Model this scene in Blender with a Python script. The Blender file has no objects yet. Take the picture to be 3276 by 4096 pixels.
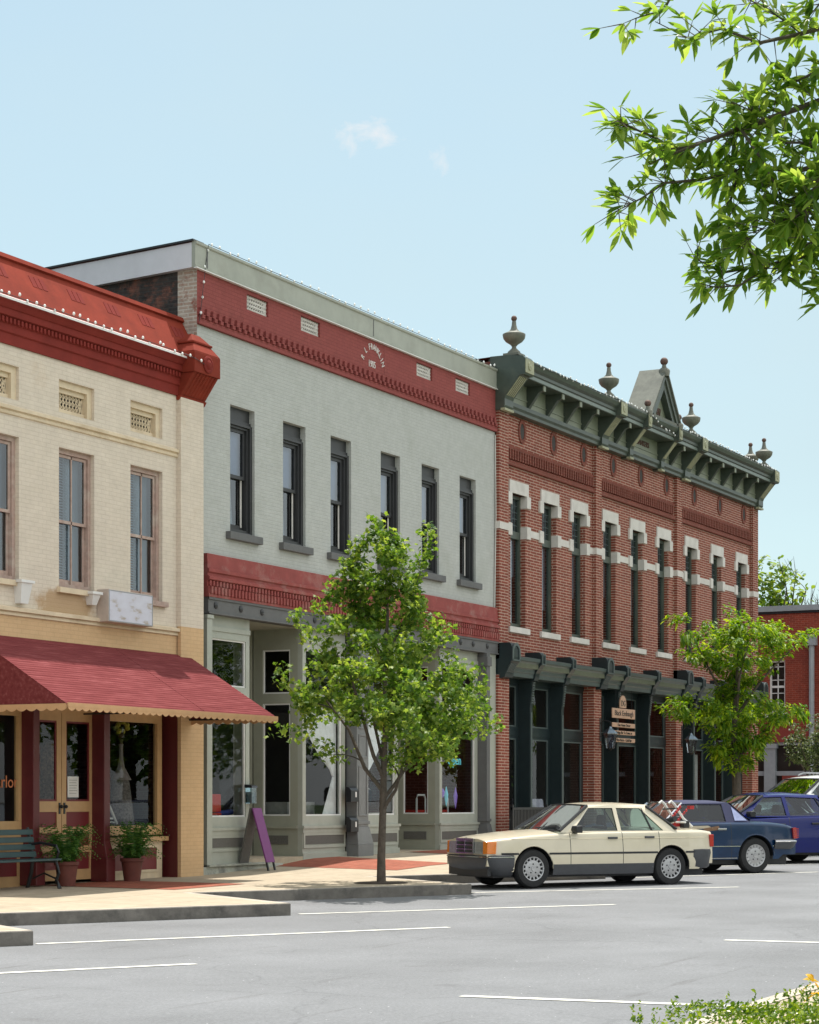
import bpy, math, random
from mathutils import Vector, Matrix
random.seed(7)
SC = bpy.context.scene
COL = SC.collection
R = math.radians

# ---------------------------------------------------------------- mesh builder
class MB:
    def __init__(s):
        s.v = []; s.f = []; s.m = []; s.cur = 0
    def vert(s, p):
        s.v.append(tuple(p)); return len(s.v) - 1
    def face(s, pts):
        i = len(s.v); s.v += [tuple(p) for p in pts]
        s.f.append(tuple(range(i, i + len(pts)))); s.m.append(s.cur)
    def box(s, x0, x1, y0, y1, z0, z1):
        i = len(s.v)
        s.v += [(x0,y0,z0),(x1,y0,z0),(x1,y1,z0),(x0,y1,z0),(x0,y0,z1),(x1,y0,z1),(x1,y1,z1),(x0,y1,z1)]
        for q in ((0,3,2,1),(4,5,6,7),(0,1,5,4),(1,2,6,5),(2,3,7,6),(3,0,4,7)):
            s.f.append(tuple(i + k for k in q)); s.m.append(s.cur)
        return s
    def hexa(s, p):          # eight points: bottom ring 0-3 then top ring 4-7
        i = len(s.v); s.v += [tuple(q) for q in p]
        for q in ((0,3,2,1),(4,5,6,7),(0,1,5,4),(1,2,6,5),(2,3,7,6),(3,0,4,7)):
            s.f.append(tuple(i + k for k in q)); s.m.append(s.cur)
        return s
    def extrude_x(s, prof, x0, x1):   # profile list of (y,z), closed polygon, swept along x
        n = len(prof); i = len(s.v)
        s.v += [(x0, y, z) for y, z in prof] + [(x1, y, z) for y, z in prof]
        for k in range(n):
            a, b = k, (k + 1) % n
            s.f.append((i + a, i + b, i + n + b, i + n + a)); s.m.append(s.cur)
        s.f.append(tuple(i + k for k in reversed(range(n)))); s.m.append(s.cur)
        s.f.append(tuple(i + n + k for k in range(n))); s.m.append(s.cur)
        return s
    def extrude_y(s, prof, y0, y1):   # profile list of (x,z)
        n = len(prof); i = len(s.v)
        s.v += [(x, y0, z) for x, z in prof] + [(x, y1, z) for x, z in prof]
        for k in range(n):
            a, b = k, (k + 1) % n
            s.f.append((i + a, i + n + a, i + n + b, i + b)); s.m.append(s.cur)
        s.f.append(tuple(i + k for k in range(n))); s.m.append(s.cur)
        s.f.append(tuple(i + n + k for k in reversed(range(n)))); s.m.append(s.cur)
        return s
    def grid(s, rows, closed=False):  # list of equally long point rows
        i = len(s.v); n = len(rows[0])
        for r in rows: s.v += [tuple(p) for p in r]
        for a in range(len(rows) - 1):
            for b in range(n if closed else n - 1):
                c = (b + 1) % n
                s.f.append((i + a*n + b, i + a*n + c, i + (a+1)*n + c, i + (a+1)*n + b)); s.m.append(s.cur)
        return s
    def lathe(s, prof, c, seg=16, axis='z'):   # profile (r, h)
        rows = []
        for r, h in prof:
            row = []
            for k in range(seg):
                a = 2*math.pi*k/seg
                if axis == 'z': row.append((c[0] + r*math.cos(a), c[1] + r*math.sin(a), c[2] + h))
                elif axis == 'y': row.append((c[0] + r*math.cos(a), c[1] + h, c[2] + r*math.sin(a)))
                else: row.append((c[0] + h, c[1] + r*math.cos(a), c[2] + r*math.sin(a)))
            rows.append(row)
        s.grid(rows, True)
        return s
    def tube(s, pts, rad, seg=8, cap=True):
        pts = [Vector(p) for p in pts]
        rr = rad if isinstance(rad, (list, tuple)) else [rad]*len(pts)
        rows = []
        for k, p in enumerate(pts):
            d = (pts[min(k+1, len(pts)-1)] - pts[max(k-1, 0)])
            if d.length < 1e-9: d = Vector((0,0,1))
            d.normalize()
            u = d.cross(Vector((0,0,1)) if abs(d.z) < .95 else Vector((1,0,0))).normalized()
            w = d.cross(u)
            rows.append([p + (u*math.cos(2*math.pi*j/seg) + w*math.sin(2*math.pi*j/seg))*rr[k] for j in range(seg)])
        s.grid(rows, True)
        if cap:
            s.face(rows[0]); s.face(list(reversed(rows[-1])))
        return s
    def ball(s, c, r, seg=10, rings=6, sz=1.0):
        prof = [(max(1e-4, r*math.sin(math.pi*k/rings)), -r*sz*math.cos(math.pi*k/rings)) for k in range(rings+1)]
        return s.lathe(prof, c, seg)
    def build(s, name, mats, parent=None, smooth=False, bevel=0.0, local=False, angle=40):
        me = bpy.data.meshes.new(name)
        me.from_pydata(s.v, [], s.f)
        if not isinstance(mats, (list, tuple)): mats = [mats]
        for m in mats: me.materials.append(m)
        if len(mats) > 1: me.polygons.foreach_set('material_index', s.m)
        me.update()
        o = bpy.data.objects.new(name, me); COL.objects.link(o)
        if parent is not None:
            o.parent = parent
            if not local and parent.type == 'EMPTY': o.location = -Vector(parent.location)
        if smooth:
            import bmesh
            bm = bmesh.new(); bm.from_mesh(me)
            bmesh.ops.remove_doubles(bm, verts=bm.verts, dist=1e-4)
            for e in bm.edges:
                if len(e.link_faces) == 2 and e.calc_face_angle(0) > R(angle): e.smooth = False
            for f in bm.faces: f.smooth = True
            bm.to_mesh(me); bm.free()
        if bevel:
            md = o.modifiers.new('bevel', 'BEVEL'); md.width = bevel; md.segments = 2; md.limit_method = 'ANGLE'
        return o

def thing(name, label, cat, loc=(0,0,0), rot=0.0, group=None):
    o = bpy.data.objects.new(name, None); COL.objects.link(o)
    o.empty_display_size = .2
    o.location = loc; o.rotation_euler = (0, 0, rot)
    o['label'] = label; o['category'] = cat
    if group: o['group'] = group
    return o
def tag(o, label, cat, group=None):
    o['label'] = label; o['category'] = cat
    if group: o['group'] = group
    return o
def struct(o):
    o['kind'] = 'structure'; return o

def wall(mb, x0, x1, z0, z1, y, holes, depth=.2):
    xs = sorted({x0, x1, *[h[0] for h in holes], *[h[1] for h in holes]})
    zs = sorted({z0, z1, *[h[2] for h in holes], *[h[3] for h in holes]})
    xs = [x for x in xs if x0 - 1e-6 <= x <= x1 + 1e-6]; zs = [z for z in zs if z0 - 1e-6 <= z <= z1 + 1e-6]
    for a, b in zip(xs, xs[1:]):
        for c, d in zip(zs, zs[1:]):
            mx, mz = (a+b)/2, (c+d)/2
            if any(h[0] < mx < h[1] and h[2] < mz < h[3] for h in holes): continue
            mb.face([(a,y,c),(b,y,c),(b,y,d),(a,y,d)])
    for a, b, c, d in [h[:4] for h in holes]:
        e = y + depth
        mb.face([(a,y,c),(a,y,d),(a,e,d),(a,e,c)])
        mb.face([(b,y,c),(b,e,c),(b,e,d),(b,y,d)])
        mb.face([(a,y,d),(b,y,d),(b,e,d),(a,e,d)])
        mb.face([(a,y,c),(a,e,c),(b,e,c),(b,y,c)])

def frame(mb, x0, x1, z0, z1, y0, y1, w, wb=None, wt=None):   # rectangular frame ring of bar width w
    wb = w if wb is None else wb; wt = w if wt is None else wt
    mb.box(x0, x0+w, y0, y1, z0, z1); mb.box(x1-w, x1, y0, y1, z0, z1)
    mb.box(x0+w, x1-w, y0, y1, z0, z0+wb); mb.box(x0+w, x1-w, y0, y1, z1-wt, z1)

def rect_y(mb, x0, x1, z0, z1, y):
    mb.face([(x0,y,z0),(x1,y,z0),(x1,y,z1),(x0,y,z1)])
def rect_x(mb, y0, y1, z0, z1, x):
    mb.face([(x,y1,z0),(x,y0,z0),(x,y0,z1),(x,y1,z1)])

def text_obj(name, body, size, mat, loc, parent=None, extrude=.012, rot=0.0, xs=1.0, align='CENTER'):
    cu = bpy.data.curves.new(name, 'FONT'); cu.body = body; cu.size = size; cu.extrude = extrude
    cu.align_x = align; cu.align_y = 'CENTER'; cu.resolution_u = 3
    t = bpy.data.objects.new(name + '_src', cu); COL.objects.link(t)
    dg = bpy.context.evaluated_depsgraph_get()
    me = bpy.data.meshes.new_from_object(t.evaluated_get(dg))
    bpy.data.objects.remove(t); bpy.data.curves.remove(cu)
    me.transform(Matrix.Translation(loc) @ Matrix.Rotation(rot, 4, 'Y') @ Matrix.Rotation(R(90), 4, 'X') @ Matrix.Diagonal((xs, 1, 1, 1)))
    me.name = name; me.materials.clear(); me.materials.append(mat)
    o = bpy.data.objects.new(name, me); COL.objects.link(o)
    if parent is not None:
        o.parent = parent
        if parent.type == 'EMPTY': o.location = -Vector(parent.location)
    return o
def join_mesh(name, objs, parent=None):
    import bmesh
    bm = bmesh.new()
    for o in objs: bm.from_mesh(o.data)
    me = bpy.data.meshes.new(name); bm.to_mesh(me); bm.free()
    me.materials.append(objs[0].data.materials[0])
    for o in objs: bpy.data.objects.remove(o)
    n = bpy.data.objects.new(name, me); COL.objects.link(n)
    if parent is not None:
        n.parent = parent
        if parent.type == 'EMPTY': n.location = -Vector(parent.location)
    return n

# ---------------------------------------------------------------- materials
def _new(name):
    m = bpy.data.materials.new(name); m.use_nodes = True
    nt = m.node_tree; nt.nodes.clear()
    out = nt.nodes.new('ShaderNodeOutputMaterial')
    return m, nt, out
def N(nt, typ, **kw):
    n = nt.nodes.new(typ)
    for k, v in kw.items():
        if k in n.inputs: n.inputs[k].default_value = v
        else: setattr(n, k, v)
    return n
def ramp(nt, stops):
    n = nt.nodes.new('ShaderNodeValToRGB'); el = n.color_ramp.elements
    while len(el) < len(stops): el.new(.5)
    for e, (p, c) in zip(el, stops):
        e.position = p; e.color = (*c, 1) if len(c) == 3 else c
    return n
def sc(c, k): return tuple(max(0., x*k) for x in c)
def srgb(r, g, b):
    f = lambda u: (u/255/12.92) if u/255 <= .04045 else ((u/255 + .055)/1.055)**2.4
    return (f(r), f(g), f(b))

def mat(name, col, rough=.6, var=.12, scale=6., bump=0., bscale=40., metal=0., spec=.5, stain=None, coat=0., stain_scale=.7, obj=False, emit=0.):
    m, nt, out = _new(name); L = nt.links
    b = N(nt, 'ShaderNodeBsdfPrincipled', Roughness=rough, Metallic=metal)
    b.inputs['Specular IOR Level'].default_value = spec
    b.inputs['Coat Weight'].default_value = coat; b.inputs['Coat Roughness'].default_value = .03
    if obj: vec = nt.nodes.new('ShaderNodeTexCoord').outputs['Object']
    else: vec = nt.nodes.new('ShaderNodeNewGeometry').outputs['Position']
    if var > 0:
        n1 = N(nt, 'ShaderNodeTexNoise', Scale=scale, Detail=6., Roughness=.65); L.new(vec, n1.inputs['Vector'])
        r1 = ramp(nt, [(.3, sc(col, 1-var)), (.7, sc(col, 1+var))]); L.new(n1.outputs['Fac'], r1.inputs['Fac'])
        c = r1.outputs['Color']
        if stain:
            n2 = N(nt, 'ShaderNodeTexNoise', Scale=stain_scale, Detail=8., Roughness=.7); L.new(vec, n2.inputs['Vector'])
            r2 = ramp(nt, [(.5, (0,0,0)), (.72, (1,1,1))]); L.new(n2.outputs['Fac'], r2.inputs['Fac'])
            mx = nt.nodes.new('ShaderNodeMix'); mx.data_type = 'RGBA'
            L.new(r2.outputs['Color'], mx.inputs[0]); L.new(c, mx.inputs[6]); mx.inputs[7].default_value = (*stain, 1)
            c = mx.outputs[2]
        L.new(c, b.inputs['Base Color'])
    else: b.inputs['Base Color'].default_value = (*col, 1)
    if bump > 0:
        nb = N(nt, 'ShaderNodeTexNoise', Scale=bscale, Detail=4.); L.new(vec, nb.inputs['Vector'])
        bp = N(nt, 'ShaderNodeBump', Strength=bump, Distance=.01); L.new(nb.outputs['Fac'], bp.inputs['Height'])
        L.new(bp.outputs['Normal'], b.inputs['Normal'])
    if emit:
        b.inputs['Emission Color'].default_value = (*col, 1); b.inputs['Emission Strength'].default_value = emit
    L.new(b.outputs[0], out.inputs[0])
    return m

def brick(name, c1, c2, mortar, bw=.2, bh=.0637, ms=.012, rough=.85, bump=.5, stain=None, stain_lo=.52, stain_hi=.7, stain_scale=.5, flat=False, var=.3):
    m, nt, out = _new(name); L = nt.links
    b = N(nt, 'ShaderNodeBsdfPrincipled', Roughness=rough); b.inputs['Specular IOR Level'].default_value = .3
    g = nt.nodes.new('ShaderNodeNewGeometry')
    sx = nt.nodes.new('ShaderNodeSeparateXYZ'); L.new(g.outputs['Position'], sx.inputs[0])
    cx = nt.nodes.new('ShaderNodeCombineXYZ')
    if flat:
        L.new(sx.outputs[0], cx.inputs[0]); L.new(sx.outputs[1], cx.inputs[1])
    else:
        ad = N(nt, 'ShaderNodeMath', operation='ADD'); L.new(sx.outputs[0], ad.inputs[0]); L.new(sx.outputs[1], ad.inputs[1])
        L.new(ad.outputs[0], cx.inputs[0]); L.new(sx.outputs[2], cx.inputs[1])
    t = nt.nodes.new('ShaderNodeTexBrick'); L.new(cx.outputs[0], t.inputs['Vector'])
    t.inputs['Color1'].default_value = (*c1, 1); t.inputs['Color2'].default_value = (*c2, 1); t.inputs['Mortar'].default_value = (*mortar, 1)
    t.inputs['Scale'].default_value = 1; t.inputs['Mortar Size'].default_value = ms; t.inputs['Mortar Smooth'].default_value = .3
    t.inputs['Brick Width'].default_value = bw; t.inputs['Row Height'].default_value = bh; t.inputs['Bias'].default_value = 0.
    n1 = N(nt, 'ShaderNodeTexNoise', Scale=5., Detail=8., Roughness=.7); L.new(g.outputs['Position'], n1.inputs['Vector'])
    hv = nt.nodes.new('ShaderNodeHueSaturation'); L.new(t.outputs['Color'], hv.inputs['Color'])
    mr = N(nt, 'ShaderNodeMapRange'); mr.inputs[1].default_value = .3; mr.inputs[2].default_value = .7; mr.inputs[3].default_value = 1-var; mr.inputs[4].default_value = 1+var
    L.new(n1.outputs['Fac'], mr.inputs[0]); L.new(mr.outputs[0], hv.inputs['Value'])
    c = hv.outputs['Color']
    if stain:
        n2 = N(nt, 'ShaderNodeTexNoise', Scale=stain_scale, Detail=9., Roughness=.72); L.new(g.outputs['Position'], n2.inputs['Vector'])
        r2 = ramp(nt, [(stain_lo, (0,0,0)), (stain_hi, (1,1,1))]); L.new(n2.outputs['Fac'], r2.inputs['Fac'])
        mx = nt.nodes.new('ShaderNodeMix'); mx.data_type = 'RGBA'
        L.new(r2.outputs['Color'], mx.inputs[0]); L.new(c, mx.inputs[6]); mx.inputs[7].default_value = (*stain, 1)
        c = mx.outputs[2]
    L.new(c, b.inputs['Base Color'])
    if bump:
        bp = N(nt, 'ShaderNodeBump', Strength=bump, Distance=.012, invert=True); L.new(t.outputs['Fac'], bp.inputs['Height'])
        n3 = N(nt, 'ShaderNodeTexNoise', Scale=60., Detail=3.); L.new(g.outputs['Position'], n3.inputs['Vector'])
        b2 = N(nt, 'ShaderNodeBump', Strength=.25, Distance=.01); L.new(n3.outputs['Fac'], b2.inputs['Height']); L.new(bp.outputs[0], b2.inputs['Normal'])
        L.new(b2.outputs[0], b.inputs['Normal'])
    L.new(b.outputs[0], out.inputs[0])
    return m

def cream_stain():
    nt = M['cream'].node_tree; L = nt.links; b = [n for n in nt.nodes if n.type == 'BSDF_PRINCIPLED'][0]
    src = b.inputs['Base Color'].links[0].from_socket
    g = nt.nodes.new('ShaderNodeNewGeometry')
    mp = N(nt, 'ShaderNodeMapping'); mp.inputs['Location'].default_value = (3.95*1.15, 0, -4.2*3.6); mp.inputs['Scale'].default_value = (1.15, .0, 3.6); L.new(g.outputs['Position'], mp.inputs[0])
    ln = nt.nodes.new('ShaderNodeVectorMath'); ln.operation = 'LENGTH'; L.new(mp.outputs[0], ln.inputs[0])
    n = N(nt, 'ShaderNodeTexNoise', Scale=6., Detail=8., Roughness=.7); L.new(g.outputs['Position'], n.inputs['Vector'])
    ad = N(nt, 'ShaderNodeMath', operation='ADD'); L.new(ln.outputs['Value'], ad.inputs[0]); L.new(n.outputs['Fac'], ad.inputs[1])
    mr = N(nt, 'ShaderNodeMapRange'); mr.inputs[1].default_value = 1.15; mr.inputs[2].default_value = 1.5; mr.inputs[3].default_value = .85; mr.inputs[4].default_value = 0.; L.new(ad.outputs[0], mr.inputs[0])
    mx = nt.nodes.new('ShaderNodeMix'); mx.data_type = 'RGBA'; L.new(mr.outputs[0], mx.inputs[0]); L.new(src, mx.inputs[6]); mx.inputs[7].default_value = (.42,.27,.14,1)
    L.new(mx.outputs[2], b.inputs['Base Color'])
def glass(name, tint=(.75,.8,.8), rough=.01, gain=1.0, ior=1.5):
    m, nt, out = _new(name); L = nt.links
    tr = N(nt, 'ShaderNodeBsdfTransparent'); tr.inputs[0].default_value = (*tint, 1)
    gl = N(nt, 'ShaderNodeBsdfGlossy', Roughness=rough); gl.inputs[0].default_value = (.95,.97,1,1)
    fr = N(nt, 'ShaderNodeFresnel', IOR=ior)
    mu = N(nt, 'ShaderNodeMath', operation='MULTIPLY', use_clamp=True); mu.inputs[1].default_value = gain
    L.new(fr.outputs[0], mu.inputs[0])
    mx = nt.nodes.new('ShaderNodeMixShader'); L.new(mu.outputs[0], mx.inputs[0]); L.new(tr.outputs[0], mx.inputs[1]); L.new(gl.outputs[0], mx.inputs[2])
    L.new(mx.outputs[0], out.inputs[0])
    return m

def leaf(name, c1, c2, c3, trans=.45, rough=.45):
    m, nt, out = _new(name); L = nt.links
    g = nt.nodes.new('ShaderNodeNewGeometry')
    r = ramp(nt, [(0., c1), (.55, c2), (1., c3)]); L.new(g.outputs['Random Per Island'], r.inputs['Fac'])
    b = N(nt, 'ShaderNodeBsdfPrincipled', Roughness=rough); b.inputs['Specular IOR Level'].default_value = .4
    L.new(r.outputs[0], b.inputs['Base Color'])
    t = nt.nodes.new('ShaderNodeBsdfTranslucent')
    hs = nt.nodes.new('ShaderNodeHueSaturation'); hs.inputs['Value'].default_value = 1.7; hs.inputs['Saturation'].default_value = 1.1; hs.inputs['Hue'].default_value = .485
    L.new(r.outputs[0], hs.inputs['Color']); L.new(hs.outputs[0], t.inputs[0])
    mx = nt.nodes.new('ShaderNodeMixShader'); mx.inputs[0].default_value = trans
    L.new(b.outputs[0], mx.inputs[1]); L.new(t.outputs[0], mx.inputs[2]); L.new(mx.outputs[0], out.inputs[0])
    return m

M = {}
M['cream'] = brick('cream_painted_brick', (.645,.56,.46), (.665,.58,.48), (.60,.515,.42), bump=.34, ms=.007, stain=(.50,.36,.22), stain_lo=.58, stain_hi=.88, stain_scale=.8, var=.07)
M['tan'] = brick('tan_painted_brick', (.60,.40,.22), (.62,.42,.235), (.56,.37,.205), bump=.22, ms=.008, var=.06)
M['cream_trim'] = mat('cream_trim', (.66,.54,.38), .7, .1, 5, .1, stain=(.52,.4,.26), stain_scale=1.2)
M['tan_wood'] = mat('tan_wood', (.52,.32,.15), .5, .08, 8, .05)
M['red_cornice'] = mat('red_painted_metal', (.20,.027,.020), .75, .14, 3, .05, spec=.15, stain=(.17,.024,.018))
M['red_cornice_hi'] = mat('red_parapet_tile', (.22,.033,.018), .8, .22, 2.5, .05, spec=.15, stain=(.2,.03,.018))
M['dark_red'] = mat('dark_red_wood', (.105,.014,.016), .45, .1, 5, .04)
M['maroon_panel'] = mat('maroon_panel', (.16,.018,.022), .45, .08, 6)
M['awning'] = None
M['gray'] = brick('gray_green_painted_brick', (.435,.445,.42), (.45,.46,.435), (.415,.425,.40), bump=.38, ms=.008, stain=(.345,.355,.315), stain_lo=.5, stain_hi=.85, stain_scale=.9, var=.08)
M['redpaint'] = brick('red_painted_brick', (.255,.062,.055), (.275,.068,.06), (.225,.052,.047), bump=.35, ms=.008, stain=(.26,.06,.058), stain_lo=.5, stain_hi=.8, stain_scale=1.2, var=.1)
M['redtrim'] = mat('red_painted_trim', (.27,.064,.057), .75, .14, 4, .15, spec=.25, stain=(.33,.16,.14), stain_scale=2.6)
M['coping'] = mat('gray_green_sheet_metal', (.335,.345,.29), .5, .12, 2, .1, stain=(.27,.27,.22), stain_scale=1.1)
M['whiteboard'] = mat('white_fascia_board', (.62,.60,.64), .6, .06, 3)
M['black_metal'] = mat('black_metal', (.012,.013,.016), .4, .1, 8)
M['charbrick'] = brick('charred_brick', (.07,.045,.038), (.03,.026,.026), (.05,.045,.042), bump=.8, ms=.012, stain=(.24,.09,.06), stain_lo=.5, stain_hi=.66, stain_scale=2.2, var=.4)
M['oldbrick'] = brick('mortar_smeared_brick', (.38,.26,.2), (.4,.33,.28), (.48,.42,.36), bump=.8, ms=.015, stain=(.26,.1,.07), stain_lo=.55, stain_hi=.66, stain_scale=3., var=.25)
M['dkgray'] = mat('dark_gray_paint', (.03,.031,.033), .5, .1, 5, .05)
M['dkgray_sill'] = mat('dark_gray_sill', (.115,.115,.115), .7, .12, 5, .1)
M['midgray'] = mat('mid_gray_iron', (.16,.165,.165), .5, .1, 5, .05)
M['sage'] = mat('sage_painted_wood', (.36,.375,.325), .5, .07, 4, .05, stain=(.31,.325,.27), stain_scale=1.6)
M['sage_dk'] = mat('olive_painted_wood', (.30,.305,.245), .5, .07, 4, .05)
M['ventpanel'] = mat('bulkhead_vent', (.11,.105,.095), .7, .15, 30, .3, bscale=80)
M['brick'] = brick('red_brick', (.185,.042,.027), (.245,.062,.038), (.44,.30,.235), bw=.34, bump=.7, ms=.011, stain=(.17,.045,.032), stain_lo=.6, stain_hi=.8, stain_scale=.9, var=.22)
M['brick_dk'] = brick('red_brick_plain', (.185,.048,.032), (.165,.044,.03), (.22,.09,.065), bump=.6, ms=.009, stain=(.16,.045,.03), stain_lo=.5, stain_hi=.75, stain_scale=1.2, var=.2)
M['stone'] = mat('limestone', (.60,.57,.53), .8, .1, 4, .2, stain=(.48,.45,.41), stain_scale=1.5)
M['green'] = mat('dark_green_metal', (.052,.068,.054), .45, .15, 4, .05, stain=(.085,.098,.07), stain_scale=1.6)
M['green_lt'] = mat('light_green_panel', (.205,.225,.16), .5, .12, 4, .05, stain=(.155,.17,.12), stain_scale=2)
M['green_yl'] = mat('weathered_green_trim', (.34,.34,.22), .6, .18, 6, .1, stain=(.22,.22,.15), stain_scale=3)
M['urn'] = mat('weathered_zinc', (.15,.148,.115), .5, .25, 7, .1, stain=(.12,.125,.1), stain_scale=4)
M['rust'] = mat('rusty_metal', (.11,.06,.045), .7, .3, 12, .1)
M['store_green'] = mat('blue_green_paint', (.013,.024,.027), .4, .12, 5)
M['store_edge'] = mat('grey_green_edge', (.075,.098,.098), .4, .12, 5)
M['glass'] = glass('window_glass', (.88,.91,.91), gain=.6)
M['glass_up'] = glass('upper_window_glass', (.62,.7,.74), gain=1.9)
M['glass_car'] = glass('car_glass', (.40,.52,.53), gain=1.3)
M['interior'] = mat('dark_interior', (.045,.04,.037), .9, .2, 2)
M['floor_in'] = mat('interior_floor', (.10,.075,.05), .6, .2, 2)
M['blind'] = mat('window_blind', (.42,.48,.54), .7, .05, 4)
M['lace'] = mat('lace_curtain', (.48,.51,.55), .9, .25, 30, .3)
M['shade'] = mat('lavender_shade', (.42,.45,.62), .9, .06, 4)
M['white'] = mat('white_paint', (.72,.71,.69), .5, .06, 5)
M['curtain'] = mat('white_curtain', (.88,.88,.88), .9, .08, 10)
M['redbldg'] = brick('orange_red_brick', (.27,.042,.022), (.21,.034,.019), (.30,.085,.055), bump=.5, ms=.011, stain=(.15,.03,.02), stain_lo=.44, stain_hi=.7, stain_scale=.7, var=.22)
M['redbldg_tr'] = mat('oxblood_trim', (.22,.03,.02), .6, .12, 4)
M['steel'] = mat('grey_steel', (.30,.31,.33), .4, .1, 4)
M['pinkwood'] = mat('weathered_pink_frame', (.40,.28,.235), .7, .2, 9, .1, stain=(.5,.42,.36), stain_scale=3)
M['terracotta'] = mat('terracotta_dark', (.13,.035,.025), .7, .15, 8)
M['bench'] = mat('bench_green', (.022,.055,.06), .4, .12, 8)
M['purple'] = mat('purple_board', (.16,.035,.16), .6, .08, 6)
M['bulb'] = mat('frosted_bulb', (.85,.85,.82), .3, 0)
M['bark'] = mat('bark', (.095,.075,.058), .9, .3, 14, .6, bscale=30)
M['bark_dk'] = mat('twig', (.06,.05,.04), .9, .2, 14)
cream_stain()
# ---------------------------------------------------------------- ground
def zr(x): return -.156 + .0105*x
def zk(x): return zr(x) + .16
def zg(x):
    P = [(-40,-.38),(-12,-.09),(-6,-.02),(-1,0),(0,.01),(2.3,.09),(3.6,.19),(7,.22),(11,.25),(29,.42),(60,.6)]
    for (a, za), (b, zb) in zip(P, P[1:]):
        if a <= x <= b: return za + (zb-za)*(x-a)/(b-a)
    return P[0][1] if x < P[0][0] else P[-1][1]
def zs(x, y):      # pavement height
    t = max(0., min(1., -y/4.))
    return zg(x)*(1-t) + zk(x)*t

def asphalt():
    m, nt, out = _new('asphalt'); L = nt.links
    b = N(nt, 'ShaderNodeBsdfPrincipled', Roughness=.85); b.inputs['Specular IOR Level'].default_value = .35
    g = nt.nodes.new('ShaderNodeNewGeometry')
    n1 = N(nt, 'ShaderNodeTexNoise', Scale=38., Detail=6., Roughness=.8); L.new(g.outputs['Position'], n1.inputs['Vector'])
    r1 = ramp(nt, [(.25, (.13,.132,.137)), (.5, (.185,.187,.193)), (.78, (.28,.282,.288))]); L.new(n1.outputs['Fac'], r1.inputs['Fac'])
    n2 = N(nt, 'ShaderNodeTexNoise', Scale=.55, Detail=7., Roughness=.6); L.new(g.outputs['Position'], n2.inputs['Vector'])
    r2 = ramp(nt, [(.3, (.86,.86,.86)), (.7, (1.16,1.16,1.17))]); L.new(n2.outputs['Fac'], r2.inputs['Fac'])
    mp = N(nt, 'ShaderNodeMapping'); mp.inputs['Scale'].default_value = (.35, 3.5, 1); mp.inputs['Rotation'].default_value = (0,0,.02); L.new(g.outputs['Position'], mp.inputs[0])
    n4 = N(nt, 'ShaderNodeTexNoise', Scale=1.1, Detail=9., Roughness=.7); L.new(mp.outputs[0], n4.inputs['Vector'])
    r4 = ramp(nt, [(.60, (1,1,1)), (.74, (.66,.64,.62))]); L.new(n4.outputs['Fac'], r4.inputs['Fac'])
    m1 = nt.nodes.new('ShaderNodeMix'); m1.data_type = 'RGBA'; m1.blend_type = 'MULTIPLY'; m1.inputs[0].default_value = 1
    L.new(r1.outputs[0], m1.inputs[6]); L.new(r2.outputs[0], m1.inputs[7])
    m2 = nt.nodes.new('ShaderNodeMix'); m2.data_type = 'RGBA'; m2.blend_type = 'MULTIPLY'; m2.inputs[0].default_value = 1
    L.new(m1.outputs[2], m2.inputs[6]); L.new(r4.outputs[0], m2.inputs[7])
    v = N(nt, 'ShaderNodeTexVoronoi', Scale=9.); L.new(g.outputs['Position'], v.inputs['Vector'])
    r5 = ramp(nt, [(.0, (1,1,1)), (.05, (1,1,1)), (.075, (0,0,0))]); L.new(v.outputs['Distance'], r5.inputs['Fac'])
    wn = N(nt, 'ShaderNodeMath', operation='GREATER_THAN'); wn.inputs[1].default_value = .8
    sp = nt.nodes.new('ShaderNodeSeparateColor'); L.new(v.outputs['Color'], sp.inputs[0]); L.new(sp.outputs[0], wn.inputs[0])
    mu = N(nt, 'ShaderNodeMath', operation='MULTIPLY'); L.new(r5.outputs[0], mu.inputs[0]); L.new(wn.outputs[0], mu.inputs[1])
    m3 = nt.nodes.new('ShaderNodeMix'); m3.data_type = 'RGBA'; L.new(mu.outputs[0], m3.inputs[0]); L.new(m2.outputs[2], m3.inputs[6]); m3.inputs[7].default_value = (.75,.75,.75,1)
    L.new(m3.outputs[2], b.inputs['Base Color'])
    # hairline cracks, sealed joints and oil drips
    nd = N(nt, 'ShaderNodeTexNoise', Scale=1.3, Detail=5.); L.new(g.outputs['Position'], nd.inputs['Vector'])
    va = nt.nodes.new('ShaderNodeVectorMath'); va.operation = 'MULTIPLY_ADD'; va.inputs[1].default_value = (.9,.9,0); L.new(nd.outputs['Color'], va.inputs[0]); L.new(g.outputs['Position'], va.inputs[2])
    vc = nt.nodes.new('ShaderNodeTexVoronoi'); vc.feature = 'DISTANCE_TO_EDGE'; vc.inputs['Scale'].default_value = .23; L.new(va.outputs[0], vc.inputs['Vector'])
    rc = ramp(nt, [(.0, (.84,.84,.84)), (.002, (.88,.88,.88)), (.0045, (1,1,1))]); L.new(vc.outputs['Distance'], rc.inputs['Fac'])
    vo = N(nt, 'ShaderNodeTexVoronoi', Scale=.75); L.new(va.outputs[0], vo.inputs['Vector'])
    ro = ramp(nt, [(.04, (.84,.83,.82)), (.12, (1,1,1))]); L.new(vo.outputs['Distance'], ro.inputs['Fac'])
    m4 = nt.nodes.new('ShaderNodeMix'); m4.data_type = 'RGBA'; m4.blend_type = 'MULTIPLY'; m4.inputs[0].default_value = 1; L.new(m3.outputs[2], m4.inputs[6]); L.new(rc.outputs[0], m4.inputs[7])
    m5 = nt.nodes.new('ShaderNodeMix'); m5.data_type = 'RGBA'; m5.blend_type = 'MULTIPLY'; m5.inputs[0].default_value = .8; L.new(m4.outputs[2], m5.inputs[6]); L.new(ro.outputs[0], m5.inputs[7])
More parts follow.
